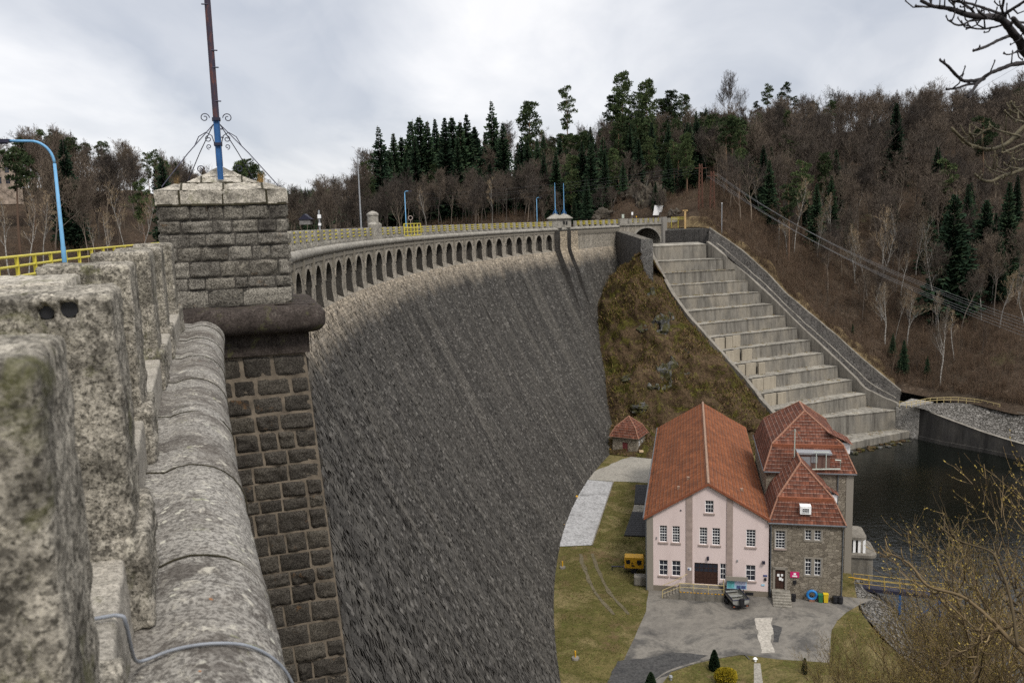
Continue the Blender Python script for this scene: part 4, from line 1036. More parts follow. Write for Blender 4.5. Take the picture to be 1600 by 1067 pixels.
# ================================================================== ROCKY KNOLL between dam and spillway
lb = [on_dam(*q) for q in [(978,425),(960,440),(945,456),(936,472),(935,500),(938,530),(941,560),(947,600),(953,635),(957,662)]]
LB = resample(lb, 80); LB += []
RB = resample([V3((w2.x + .2, w2.y - .3, -9.3))] + [p + V3((-.9, -.4, -.35)) for p in LCURB[13:62]], 80)
NU, NV = 80, 96
def knoll(i, j):
    t = j / NV; s_ = i / NU
    a, c = LB[i] - V3((0.8, 0, 0)), RB[i]
    p = a.lerp(c, t)
    bul = math.sin(math.pi * t) ** .8 * (1.2 + 4.2 * math.sin(math.pi * min(1, s_ * 1.05)) ** .7)
    ridge = math.exp(-((t - .62) / .2) ** 2) * (2.0 * math.sin(math.pi * min(1, .15 + s_ * .8)))
    e = min(1, t / .08, (1 - t) / .06)
    q = V3((p.x, p.y, p.z))
    rough = nz(q, .09, 3) * 3.0 + nz(q, .22, 8) * 2.2 + nz(q, .5, 4) * 1.2 + abs(nz(q, 1.1, 2)) * .8
    return p + V3((-.15, -.62, .77)) * ((bul + ridge) + rough * 1.1) * e
b = MB(); b.grid(knoll, NU, NV)
# skirt behind and below
tag(b.build('rocky_slope', M['moss'], smooth=True), kind='structure')
b = MB(); wl = [V3((w2.x, w2.y, -9.35)), V3((w2.x, w2.y, -9.2)).lerp(V3((w3.x, w3.y, -7.6)), .5), V3((w3.x, w3.y, -7.6))]
WL = resample(wl, 12); CL = [LCURB[13 - k] + V3((.1, .1, -.45)) for k in range(13)]
b.grid(lambda i, j: WL[i].lerp(CL[i], j / 5) + V3((0, 0, (nz(WL[i], .8, j) * .25) if 0 < j < 5 else 0)), 12, 5); tag(b.build('knoll_top', M['moss']), kind='structure')
# foot of the knoll down to the yard
b = MB()
base = [V3((16, 150, -42.3)), V3((24, 146, -42.4)), V3((34, 143, -42.5)), V3((48, 146, -43)), V3((58, 150, -45.5))]
BASE = resample(base, NV)
def foot(i, j):
    p = knoll(NU, j); q = BASE[j]; t = i / 10; r = p.lerp(q, t)
    return r + V3((-.1, -.5, .8)) * (nz(r, .25, 5) * 1.6 + nz(r, .7, 3) * .6) * math.sin(math.pi * t)
b.grid(foot, 10, NV); tag(b.build('knoll_foot', M['moss'], smooth=True), kind='structure')
rk = random.Random(44); b = MB(); kcache = {}
def KC(K, i, j):
    k = (K, i, j)
    if k not in kcache: kcache[k] = K(i, j)
    return kcache[k]
for q in range(9000):
    i, j, fu, fv = rk.randrange(NU), rk.randrange(NV), rk.random(), rk.random(); K, kn = (knoll, i) if rk.random() < .75 else (foot, i % 10)
    P = KC(K, kn, j).lerp(KC(K, kn + 1, j), fu).lerp(KC(K, kn, j + 1).lerp(KC(K, kn + 1, j + 1), fu), fv); h = rk.uniform(.25, .8)
    if nz(P, .16, 21) < -.12: continue
    for w_ in range(3):
        d = V3((rk.gauss(0, .5), rk.gauss(-.2, .5), 1)).normalized(); s_ = d.orthogonal().normalized(); s_.rotate(Matrix.Rotation(rk.uniform(0, 6.28), 3, d)); a = P + V3((rk.gauss(0, .2), rk.gauss(0, .2), -.1)); c = a + d * h; b.poly([a - s_ * .09, a + s_ * .09, c + s_ * .02, c - s_ * .02])
o = b.build('scrub', M['scrub']); tag(o, 'brown and mossy scrub growing over the knoll beside the spillway', 'scrub', None, 'stuff')
# rock outcrops
def outcrop(px, py, size, seed, label, sq=(1, .8, 1.2)):
    # find the knoll point nearest to the pixel
    best = None
    for i in range(0, NU + 1, 2):
        for j in range(0, NV + 1, 2):
            x, y = proj(knoll(i, j)); d = (x - px) ** 2 + (y - py) ** 2
            if best is None or d < best[0]: best = (d, i, j)
    P = knoll(best[1], best[2])
    bm = bmesh.new(); bmesh.ops.create_icosphere(bm, subdivisions=4, radius=1)
    for v in bm.verts:
        c = v.co.copy(); k = 1 + .5 * nz(c, 1.2, seed) + .25 * nz(c, 3, seed)
        cell = mnoise.cell(c * 2.3 + V3((seed, 0, 0))); k += (cell - .5) * .22
        v.co = V3((c.x * sq[0], c.y * sq[1], c.z * sq[2])) * size * k
    me = bpy.data.meshes.new('rock_outcrop'); bm.to_mesh(me); bm.free(); me.materials.append(M['rock'])
    o = bpy.data.objects.new('rock_outcrop', me); COL.objects.link(o); o.location = P + V3((0, .5 * size, -.45 * size)); tag(o, label, 'rock')
for k, (px, py, sz, lb_, sq) in enumerate([(1028, 508, 2.9, 'grey rock outcrop high on the mossy knoll, the upper one', (.9, .8, 1.3)), (1010, 512, 1.3, 'small dark rock left of the upper outcrop on the knoll', (1.2, .8, .9)),
        (1062, 570, 2.5, 'pale rock outcrop at mid height of the knoll, rightmost', (1, .7, 1.1)), (1040, 592, 2.8, 'pale jagged rock outcrop below the rightmost one on the knoll', (1.0, .7, 1.3)),
        (1022, 602, 1.9, 'low grey rock left of the pale jagged outcrop', (1, .8, 1.1)), (1048, 497, 1.2, 'small grey rock right of the upper outcrop', (.9, .8, 1.2)), (985, 590, 1.2, 'dark mossy rock low on the dam side of the knoll', (1.5, .8, .7)), (1018, 470, 1.5, 'dark rock rib near the top of the knoll', (.7, .8, 1.8)), (1002, 540, 1.3, 'small mossy rock at mid height on the dam side of the knoll', (1.2, .8, .9)), (1072, 545, 1.2, 'small grey rock nearest the spillway curb on the knoll', (.8, .8, 1.2)), (1000, 630, 1.3, 'low rock just above the hut on the knoll', (1.4, .8, .8))]):
    outcrop(px, py, sz, k * 5 + 1, lb_, sq)

# ================================================================== POOL, RIVER, RIGHT BANK
WZ = -46.0
b = MB(); b.poly([V3((30, 150, WZ)), V3((30, 20, WZ)), V3((300, -60, WZ)), V3((300, 100, WZ)), V3((84, 178, WZ)), V3((60, 176, WZ))]); tag(b.build('river_water', M['water']), kind='structure')
rw0 = resample([onz(1433, 689, -46.4), onz(1470, 698, -46.4), onz(1530, 709, -46.4), onz(1600, 724, -46.4), V3((118, 128, -46.4)), V3((150, 100, -46.4)), V3((200, 60, -46.4))], 60)
tops = [(0, -39.6), (.035, -40.6), (.08, -42.2), (.13, -43.1), (.18, -43.4), (1, -43.6)]
def ip(tab, x):
    if x <= tab[0][0]: return tab[0][1]
    for (x0, y0), (x1, y1) in zip(tab, tab[1:]):
        if x <= x1: return y0 + (y1 - y0) * (x - x0) / (x1 - x0)
    return tab[-1][1]
rt_ = thing('retaining_wall', 'dark curved concrete retaining wall along the far side of the pool', 'wall', rw0[8])
nrm_out = V3((.6, .8, 0))
b = MB()
def G(i, j):
    p = rw0[i]; zt = ip(tops, i / 60); n_ = nrm_out
    return (p + V3((0, 0, -.6)), V3((p.x, p.y, -45.3)) + n_ * .12, V3((p.x, p.y, -45.28)) + n_ * .4, V3((p.x, p.y, zt)) + n_ * .7)[j]
b.grid(G, 60, 3); b.build('wall_face', M['wet_concrete'], rt_)
b = MB(); b.grid(lambda i, j: (G(i, 3) + V3((0, 0, .05 if j == 1 else -.0)) + nrm_out * (.7 * j - .12 + .12 * j)) , 60, 1); b.build('wall_coping', M['curb'], rt_)
fence_px = [(1405, 627), (1418, 629), (1450, 622), (1490, 620), (1530, 624), (1562, 632), (1600, 641)]
FL = [onz(x, y + 8, -39.2) for x, y in fence_px] + [V3((125, 140, -39.4)), V3((160, 110, -39.4)), V3((215, 68, -39.4))]
FLr = resample(FL, 60)
b = MB()
def G2(i, j):
    t = j / 12; p = G(i, 3) + nrm_out * .55 + V3((0, 0, .02)); q = FLr[i] + V3((0, 0, -.05)); r = p.lerp(q, t)
    e = math.sin(math.pi * t); return r + V3((0, 0, 1)) * (nz(r, .5, 3) * .5 + nz(r, 1.4, 6) * .3) * e
b.grid(G2, 60, 12); tag(b.build('rubble_slope', M['rubble']), kind='structure')
pm_ = thing('bank_pier', 'pale masonry pier standing at the foot of the spillway beside the pool', 'pier', onz(1418, 680, -46))
a0, a1 = onz(1399, 670, -44.6), onz(1433, 690, -46.5)
c0 = V3((a0.x, a0.y, 0)); c1 = V3((a1.x, a1.y, 0)); dd = (c1 - c0); b = MB(); back = V3((dd.y, -dd.x, 0)).normalized() * -5
if back.y < 0: back = -back
ptop = [c0 + V3((0, 0, -39.5)), c1 + V3((0, 0, -39.6)) + back * .12, c1 + back * 1.4 + V3((0, 0, -39.4)), c0 + back * 1.4 + V3((0, 0, -39.3))]
pbot = [c0 + V3((0, 0, -47)), c1 + V3((0, 0, -47)), c1 + back * 1.4 + V3((0, 0, -47)), c0 + back * 1.4 + V3((0, 0, -47))]
for k in range(4): b.poly([pbot[k], pbot[(k + 1) % 4], ptop[(k + 1) % 4], ptop[k]], [(0, 0), (6, 0), (6, 7), (0, 7)])
b.poly(ptop, [(0, 0), (6, 0), (6, 6), (0, 6)]); b.build('pier_body', M['pier_masonry'], pm_)
fe = thing('railing', 'pale yellow tube railing along the top of the rubble bank above the pool', 'railing', FL[2])
fp_ = resample([onz(x, y + 8, -39.2) for x, y in fence_px[:6]], 16)
for h in (.55, 1.05):
    b = MB(); b.tube([p + V3((0, 0, h)) for p in resample(fp_, 40)], .05, 6); b.build('rail', M['yellow_pale'], fe)
for p in fp_: b = MB(); b.tube([p + V3((0, 0, -.1)), p + V3((0, 0, 1.08))], .055, 6); b.build('rail_post', M['yellow_pale'], fe)
fe2 = thing('railing', 'low pale kerb railing continuing the bank top at the right edge of the photo', 'railing', FL[6])
b = MB(); b.tube([p + V3((0, 0, .3)) for p in resample(FL[5:8], 20)], .05, 6); b.build('rail', M['curb'], fe2)
b = MB(); 
for p in resample(FL[5:8], 12): b.cbox(p - V3((0, 0, .1)), .2, .2, .6)
b.build('rail_post', M['curb'], fe2)
# mossy stones at the spillway's foot
rr = random.Random(9)
for k in range(26):
    t = rr.random(); P = PL[14].lerp(PR[14], t) + V3((rr.uniform(-.5, 1.2), rr.uniform(-2.6, -.6), 0)); P.z = WZ - .1
    b_ = block_obj('bank_stone', rr.uniform(.5, 1.5), rr.uniform(.5, 1.1), rr.uniform(.4, .9), k + 200, M['moss'] if rr.random() < .6 else M['rock'], None, P, rr.uniform(0, 3), 4, .09); b_.location = P
    tag(b_, 'small mossy stone at the water edge below the last spillway step', 'stone', 'mossy stones at the foot of the spillway')
# ================================================================== YARD
YZ = -42.45
def H_LEFT(y): return 14.2 + (y - 92) * .2126 if y > 92 else 14
def pz(x, y, z=YZ): return onz(x, y, z)
GND = [(-30, 20), (60, 20), (46, 50), (38, 66), (36.2, 80), (36.6, 86), (39.2, 94), (43, 112), (46, 128), (50, 146), (56, 150), (40, 160), (10, 165), (-20, 150)]
def flat(name, pts, z, mat, kind='structure', jag=0, seed=0, sub=2.0):
    P = [V3((p[0], p[1], z)) for p in pts]; out = []
    for k in range(len(P)):
        a, c = P[k], P[(k + 1) % len(P)]; n = max(1, int((c - a).length / sub))
        for q in range(n):
            p = a.lerp(c, q / n); j = V3((nz(p, .35, seed), nz(p, .35, seed + 9), 0)) * jag + V3((nz(p, 1.4, seed), nz(p, 1.4, seed + 9), 0)) * jag * .5
            out.append(p + j)
    b = MB(); b.poly(out); o = b.build(name, mat); tag(o, kind=kind); return o
b = MB(); P = [V3((x, y, -42.47)) for x, y in GND]; b.extrude([p - V3((0, 0, 6)) for p in P], V3((0, 0, 6)), capb=False); tag(b.build('yard_ground', M['grass']), kind='structure')
# river-side revetment in masonry is the same block; lawn left, asphalt yard, lawn in front
flat('asphalt_yard', [pz(950, 1072)[:2], pz(985, 1010)[:2], pz(1008, 955)[:2], pz(1013, 925)[:2], (15, 93.5), (39.4, 88.6), pz(1322, 955)[:2], pz(1300, 985)[:2], pz(1290, 1075)[:2], (28, 58), (8, 58)], YZ, M['asphalt'], jag=.35, seed=2)
flat('dark_asphalt_lane', [pz(945, 1072)[:2], pz(968, 1035)[:2], pz(1040, 1020)[:2], pz(1105, 1022)[:2], pz(1080, 1040)[:2], pz(1010, 1072)[:2]], YZ + .008, M['asphalt_dark'], jag=.5, seed=4, sub=.8)
flat('pale_patch', [pz(1181, 965)[:2], pz(1206, 964)[:2], pz(1209, 1018)[:2], pz(1189, 1020)[:2]], YZ + .012, M['pale_patch'], jag=.35, seed=5, sub=.5)
flat('dark_asphalt_patch', [pz(1208, 975)[:2], pz(1222, 978)[:2], pz(1217, 1003)[:2], pz(1209, 1003)[:2]], YZ + .008, M['asphalt_dark'], jag=.3, seed=6, sub=.6)
flat('front_lawn', [pz(1030, 1075)[:2], pz(1050, 1050)[:2], pz(1085, 1036)[:2], pz(1125, 1027)[:2], pz(1160, 1022)[:2], pz(1215, 1030)[:2], pz(1290, 1035)[:2], (34, 70), (34, 58), (12, 58)], YZ + .012, M['grass'], jag=.25, seed=7)
b = MB(); cp = resample(smooth_path([pz(1008, 1075), pz(1040, 1050), pz(1080, 1036), pz(1125, 1027), pz(1160, 1022), pz(1172, 1030)], 5), 40)
ribbon_wall([p for p in cp], .16, .07, .1, M['asphalt'], 'kerb', None, 1); tag(bpy.data.objects[-1] if False else [o for o in COL.objects if o.name == 'kerb'][0], kind='structure')
flat('lawn_footpath', [pz(1178, 1036)[:2], pz(1188, 1036)[:2], pz(1193, 1075)[:2], pz(1178, 1075)[:2]], YZ + .02, M['path'], sub=1)
flat('white_slab', [(5.0, 106.2), (9.7, 106.4), (15.8, 133.2), (10.0, 135.3), (8.0, 129), (6.2, 119)], YZ + .05, M['slab'])
sl = MB(); sl.box(V3((9.72, 106.4, YZ)), V3((6.1, 26.8, 0)), V3((.14, -.03, 0)), V3((0, 0, .12))); tag(sl.build('slab_kerb', M['curb']), kind='structure')
flat('yard_path', [(10.2, 135.5), (15.9, 133.6), (22.2, 132), (23.5, 137), (27, 150), (24, 153), (22, 149), (19, 146), (15, 141)], YZ + .012, M['path'], jag=.4, seed=11, sub=1)
for k, (x, y, q) in enumerate([(903, 870, 0), (915, 905, 0)]): pass
tr = resample(smooth_path([pz(906, 865), pz(914, 890), pz(930, 925), pz(960, 960)], 6), 24)
for k, dx in enumerate((0, 1.6)):
    b = MB(); 
    b.grid(lambda i, j: tr[i] + V3((dx + (j - .5) * .42 * (1 + .5 * nz(tr[i], .4, k)) + nz((i * .4, j, k), 1) * .2, 0, .012)), 24, 1); tag(b.build('wheel_track', M['track']), kind='structure')
gr = thing('grating_cover', 'pair of black mesh covers lying along the left side of the pink hall', 'cover', (17, 119, YZ))
for (p0, p1, p2, p3) in (((19.2, 131), (21.3, 130.6), (19.7, 121.4), (17.6, 121.8)), ((16.8, 118.4), (19.2, 117.9), (17.2, 108.8), (14.4, 109.3))):
    b = MB(); b.extrude([V3((*p, YZ)) for p in (p0, p1, p2, p3)], V3((0, 0, .18))); 
    pp = [V3((*p, YZ + .185)) for p in (p0, p1, p2, p3)]
    for q in range(1, 12):
        a, c = pp[0].lerp(pp[3], q / 12), pp[1].lerp(pp[2], q / 12); b.tube([a, c], .035, 4)
    b.build('mesh_panel', M['mat'], gr)
flat('concrete_strip', [(17.6, 121.8), (19.7, 121.4), (19.2, 117.9), (16.8, 118.4)], YZ + .03, M['path'])

rt2 = random.Random(12); b = MB(); cnt = 0
while cnt < 7000:
    u, v = rt2.random(), rt2.random(); y = 72 + 75 * v; x0 = CEN.x - math.sqrt(max(0, (RAD - prof(-42.4)) ** 2 - (y - CEN.y) ** 2)); x1 = min(H_LEFT(y), 24); x = x0 + (x1 - x0) * u; cnt += 1
    if x1 <= x0 or (105 < y < 135 and x < 16 - (133 - y) * .23) or (y < 92 and x > 8 + (y - 72) * .33) or y > 131: continue
    if nz((x, y, 0), .35, 4) < -.1 and rt2.random() < .8: continue
    for q in range(3):
        a = V3((x + rt2.gauss(0, .12), y + rt2.gauss(0, .12), YZ - .02)); d = V3((rt2.gauss(0, .45), rt2.gauss(0, .45), 1)).normalized(); s_ = d.orthogonal().normalized(); h = rt2.uniform(.08, .24); b.poly([a - s_ * .035, a + s_ * .035, a + d * h])
o = b.build('grass_tufts', M['tuft']); tag(o, 'short winter grass tufts on the lawn below the dam', 'grass', None, 'stuff')
# ================================================================== HOUSES
HA = R_(12); H0 = V3((14.9, 92.5, -42.0)); HU = V3((math.cos(HA), -math.sin(HA), 0)); HV = V3((math.sin(HA), math.cos(HA), 0))
def HP(u, v, z): return H0 + HU * u + HV * v + V3((0, 0, z))
def wall_holes(b, origin, ud, nd, w, z0, top, holes, depth=.22, extra_u=(), uvo=0.0):
    # top: function u -> z ; holes: (u0, z0, u1, z1); nd points outwards
    us = sorted(set([0.0, w] + [x for h in holes for x in (h[0], h[2])] + list(extra_u)))
    zmax = max(top(x) for x in us); zs = sorted(set([z0, zmax] + [x for h in holes for x in (h[1], h[3])] + [top(0), top(w)]))
    # split where a sloping top crosses a level
    more = []
    for a, c in zip(us, us[1:]):
        for z in zs:
            f0, f1 = top(a) - z, top(c) - z
            if f0 * f1 < 0: more.append(a + (c - a) * f0 / (f0 - f1))
    us = sorted(set(us + more))
    def P(u, z): return origin + ud * u + V3((0, 0, z))
    for a, c in zip(us, us[1:]):
        if c - a < 1e-5: continue
        for q0, q1 in zip(zs, zs[1:]):
            um, zm = (a + c) / 2, (q0 + q1) / 2
            if any(h[0] < um < h[2] and h[1] < zm < h[3] for h in holes): continue
            ta, tc = min(q1, top(a)), min(q1, top(c))
            if ta <= q0 + 1e-4 and tc <= q0 + 1e-4: continue
            pts = [(a, q0), (c, q0)]
            if tc > q0 + 1e-4: pts.append((c, tc))
            if ta > q0 + 1e-4: pts.append((a, ta))
            b.poly([P(*p) for p in pts], [(p[0] + uvo, p[1]) for p in pts])
    for h in holes:
        cs = [(h[0], h[1]), (h[2], h[1]), (h[2], h[3]), (h[0], h[3])]
        for k in range(4):
            p, q = cs[k], cs[(k + 1) % 4]
            b.poly([P(*p), P(*q), P(*q) - nd * depth, P(*p) - nd * depth], [p, q, (q[0] + depth, q[1]), (p[0] + depth, p[1])])
def window(parent, origin, ud, nd, h, cols, rows, sill=True, transom=None, depth=.2, fw=.055, frame_mat='white_paint', surround=False):
    u0, z0, u1, z1 = h; w, hh = u1 - u0, z1 - z0; o = origin + ud * u0 + V3((0, 0, z0)) - nd * depth
    b = MB(); b.poly([o, o + ud * w, o + ud * w + V3((0, 0, hh)), o + V3((0, 0, hh))]); g = b.build('window', M['glass'], parent)
    b = MB(); t = .05
    def bar(ua, za, wa, ha, th=t): b.box(o + ud * ua + V3((0, 0, za)) + nd * .005, ud * wa, nd * th, V3((0, 0, ha)))
    bar(0, 0, fw, hh); bar(w - fw, 0, fw, hh); bar(fw, 0, w - 2 * fw, fw); bar(fw, hh - fw, w - 2 * fw, fw)
    thin = .028
    for c in range(1, cols): bar(w * c / cols - thin / 2, fw, thin, hh - 2 * fw, .035)
    for r in range(1, rows): 
        th = fw * 1.3 if transom == r else thin
        bar(fw, hh * r / rows - th / 2, w - 2 * fw, th, .042)
    b.build('frame', M[frame_mat], g)
    if sill:
        b = MB(); p = origin + ud * (u0 - .14) + V3((0, 0, z0 - .17)); b.box(p - nd * .0, ud * (w + .28), nd * .12, V3((0, 0, .165))); b.build('sill', M['sill_stone'], g)
    if surround:
        b = MB(); s_ = .17
        for (ua, za, wa, ha) in ((u0 - s_, z0 - s_, s_, hh + 2 * s_), (u1, z0 - s_, s_, hh + 2 * s_), (u0, z1, w, s_), (u0, z0 - s_, w, s_)):
            b.box(origin + ud * ua + V3((0, 0, za)), ud * wa, nd * .05, V3((0, 0, ha)))
        b.build('surround', M['quoin'], g)
    return g
def roof_quad(b, a, c, d, e, mi=0):   # a,c eave left/right ; d,e ridge right/left ; uv in metres
    a, c, d, e = map(V3, (a, c, d, e)); u = (c - a).normalized(); n = (c - a).cross(e - a).normalized(); v = n.cross(u)
    if (e - a).dot(v) < 0: v = -v
    pts = [a, c, d, e] if (d - e).length > 1e-4 else [a, c, e]
    b.poly(pts, [((p - a).dot(u), (p - a).dot(v)) for p in pts], mi)
# ---------------- pink hall
hall = thing('turbine_hall', 'pale pink gabled hall with a long red tiled roof below the dam', 'house', HP(6.6, 20, -.45))
EL, GA, GW, HL = 8.45, 12.45, 13.3, 42.0
gab = lambda u: (EL + (GA - EL) * (u / 6.7)) if u <= 6.7 else (EL + .25 + (GA - EL - .25) * ((GW - u) / (GW - 6.7)))
fw_holes = [(1.32, 5.4, 2.16, 7.35), (2.75, 5.4, 3.59, 7.35), (5.77, 5.33, 6.62, 7.33), (7.16, 5.33, 8.02, 7.33), (10.86, 5.33, 11.87, 7.33), (6.39, 9.05, 7.3, 10.5),
            (1.27, 1.4, 2.22, 3.24), (2.71, 1.4, 3.66, 3.24), (5.21, .6, 7.81, 3.15), (8.05, 1.3, 8.68, 3.2), (10.86, 1.33, 11.9, 3.19)]
b = MB(); wall_holes(b, H0, HU, -HV, GW, .15, gab, fw_holes, .22, (6.7,)); b.build('front_wall', M['pink'], hall)
b = MB(); b.box(HP(-.1, -.06, -.8), HU * (GW + .1), HV * .05, V3((0, 0, .98))); b.build('plinth', M['house_rubble'], hall)
pl = hall.children[-1]
b = MB(); b.box(HP(-.12, -.09, -.7), HU * .72, HV * .5, V3((0, 0, EL + .65))); b.build('corner_quoin', M['quoin'], hall)
for (ua, ub_) in ((4.28, 4.99), (8.73, 9.4)):
    b = MB(); za, zc = gab(ua) - .12, gab(ub_) - .12; z0_ = .2
    b.extrude([HP(ua, -.085, z0_), HP(ub_, -.085, z0_), HP(ub_, -.085, zc), HP(ua, -.085, za)], HV * .08); b.build('pilaster', M['taupe'], hall)
b = MB()
for (p, ud, L) in ((HP(0, HL, 0), -HV, HL), (HP(GW, 0, 0), HV, HL)):
    q = p; b.poly([q + V3((0, 0, -.8)), q + ud * L + V3((0, 0, -.8)), q + ud * L + V3((0, 0, EL + .2)), q + V3((0, 0, EL + .2))], [(0, 0), (L, 0), (L, 9), (0, 9)])
b.poly([HP(GW, HL, -.8), HP(0, HL, -.8), HP(0, HL, EL), HP(6.7, HL, GA), HP(GW, HL, EL + .25)], [(0, 0), (13, 0), (13, 9), (6.5, 13), (0, 9)])
b.build('side_wall', M['house_rubble'], hall)
for k, h in enumerate(fw_holes):
    if k == 8: continue
    window(hall, H0, HU, -HV, h, 3 if k < 6 else 2, (6 if k < 5 else 3), k != 9, 3 if k < 5 else 2, .15)
    if k >= 6: pass
# door
b = MB(); b.box(HP(5.21, .12, .6), HU * 2.6, HV * .06, V3((0, 0, 2.55))); door = b.build('door', M['door_wood'], hall)
b = MB()
for r in range(2):
    for c in range(6):
        b.box(HP(5.33 + c * .42, .09, .75 + r * .62), HU * .32, HV * .035, V3((0, 0, .5)))
b.build('door_panels', M['door_wood'], door)
b = MB(); b.box(HP(5.25, .1, 2.1), HU * 2.52, HV * .03, V3((0, 0, .9))); b.build('fanlight', M['glass'], door)
b = MB(); 
for c in range(1, 5): b.box(HP(5.25 + c * .5, .07, 2.1), HU * .04, HV * .03, V3((0, 0, .9)))
b.box(HP(5.25, .07, 2.5), HU * 2.52, HV * .03, V3((0, 0, .05))); b.build('fanlight_bars', M['door_wood'], door)
# roof
EV = .45; FO = -.35
b = MB()
e0, e1, r0, r1 = HP(-EV, FO, EL - .18), HP(-EV, HL, EL - .18), HP(6.7, FO, GA + .12), HP(6.7, HL, GA + .12)
f0, f1 = HP(GW + .1, FO, EL + .2), HP(GW + .1, HL, EL + .2)
def roof_grid(b, a, c, d, e, nu=60, nv=12, amp=.05, sd=1):
    a, c, d, e = map(V3, (a, c, d, e)); U = (c - a).length; Vv = (e - a).length; n = (c - a).cross(e - a).normalized()
    if n.z < 0: n = -n
    def G(i, j):
        p = a.lerp(c, i / nu).lerp(e.lerp(d, i / nu), j / nv); return p + n * (nz(p, .25, sd) * amp)
    b.grid(G, nu, nv, lambda i, j: (U * i / nu, Vv * j / nv))
roof_grid(b, e0, e1, r1, r0, sd=3); roof_grid(b, f1, f0, r0, r1, sd=4)
roof = b.build('roof', M['tiles_hall'], hall)
b = MB(); 
for k in range(105):
    a = r0.lerp(r1, k / 105); c = r0.lerp(r1, (k + 1.08) / 105); b.tube([a + V3((0, 0, -.02)), c + V3((0, 0, .02))], [.14, .165], 8)
b.build('ridge_cap', M['ridge_pale'], roof)
b = MB()
for (p, q) in ((e0, r0), (f0, r0)):
    d = (q - p); 
    b.box(p - V3((0, 0, .26)) - HV * .0, d, HV * .1, V3((0, 0, .3)))
b.build('verge_tiles', M['ridge_red'], roof)
b = MB(); b.tube([e0 + V3((-.06, 0, -.04)), e1 + V3((-.06, 0, -.04))], .09, 8); b.tube([HP(-.2, -.16, EL - .3), HP(-.2, -.16, -.4)], .06, 8); b.build('gutter', M['zinc'], hall)
b = MB(); b.box(HP(GW - .12, -.1, EL - .05), HU * .5, HV * .5, V3((0, 0, .25))); b.tube([HP(GW + .12, -.16, EL - .1), HP(GW + .2, -.16, EL - .9), HP(GW + .2, -.16, -.4)], .07, 8); b.build('downpipe', M['zinc'], hall)
for (u, v) in ((3.4, 3.5), (4.5, 5.2), (10.6, 4.5)):
    zz_ = (EL - .18 + (GA + .3 - EL) * (u + EV) / 7.15) if u < 6.7 else EL + .2 + (GA - .08 - EL) * (GW + .1 - u) / 6.7
    b = MB(); b.cbox(HP(u, v, zz_ - .1), .3, .35, .42, -HA); b.build('roof_vent', M['ridge_pale'], roof)
# façade fittings
def fitting(name, label, cat, u0, z0, w, h, mat, d=.1):
    b = MB(); b.box(HP(u0, -.03 - d, z0), HU * w, HV * d, V3((0, 0, h))); o = b.build(name, M[mat]); tag(o, label, cat); return o
M['pale_blue'] = plain('pale_blue_print', (.3, .5, .62), .6, 0, .3, 3)
M['magenta'] = plain('magenta_print', (.5, .02, .13), .6, 0, .1, 3)
M['navy'] = plain('navy_print', (.06, .08, .2), .6, 0, .3, 3)
fitting('wall_lamp', 'small dark lamp above the big brown door on the pink facade', 'lamp', 6.6, 3.6, .22, .36, 'iron', .25)
fitting('wall_lamp', 'small dark flood lamp high right on the pink facade', 'lamp', 12.6, 3.5, .3, .28, 'iron', .3)
fitting('wall_sensor', 'tiny grey box left of the upper left windows on pink wall', 'sensor', .95, 5.75, .1, .25, 'grey_metal')
fitting('wall_box', 'small grey vent box between pilaster and right window on the pink wall', 'box', 9.85, 3.55, .16, .2, 'grey_metal')
fitting('wall_vent', 'round dark vent hole high on the left of the pink gable', 'vent', 3.62, 9.15, .16, .16, 'iron', .02)
sg = fitting('notice', 'small white notice with blue print on the left pilaster by the door', 'notice', 4.45, 2.2, .42, .35, 'white_paint', .06)
b = MB(); b.box(HP(4.5, -.15, 2.27), HU * .18, HV * .01, V3((0, 0, .2))); b.build('print', M['navy'], sg)
sg = fitting('notice', 'blue and white plate beside the drainpipe, upper of two', 'notice', 12.75, 1.95, .42, .2, 'navy', .03)
fitting('letter_box', 'small black letter box beside the drainpipe on pink wall', 'box', 12.85, 1.5, .24, .3, 'black', .12)
sg = fitting('notice', 'blue and white plate beside the drainpipe, lower of two', 'notice', 12.55, .85, .36, .2, 'pale_blue', .03)
# information board
bd = thing('information_board', 'wide map board under a stone coloured hood before the pink facade', 'board', HP(9.9, -1.1, -.45))
b = MB(); b.box(HP(8.75, -1.0, .72), HU * 2.15, HV * .08, V3((0, 0, 1.05))); b.build('panel', M['pale_blue'], bd); pnl = bd.children[0]
b = MB()
for (u, z, w, h, mt) in ((8.8, .8, .75, .9, 0), (9.8, .78, .45, .35, 1), (10.3, .78, .5, .35, 1), (9.65, 1.2, 1.15, .5, 2)): b.box(HP(u, -1.012, z), HU * w, HV * .01, V3((0, 0, h)), mt)
b.build('print', [plain('teal_print', (.12, .4, .42), .6, 0, .4, 5), M['navy'], plain('lilac_print', (.5, .52, .68), .6, 0, .4, 4)], pnl)
b = MB(); b.box(HP(8.65, -1.35, 1.8), HU * 2.35, HV * .8, V3((0, 0, .1))); b.box(HP(8.65, -1.35, 1.9), HU * 2.35, HV * .1, V3((0, 0, .38))); b.build('hood', M['quoin'], bd)
for u in (9.0, 10.55): b = MB(); b.tube([HP(u, -.88, -.45), HP(u, -.88, 1.8)], .05, 8); b.build('leg', M['iron'], bd)
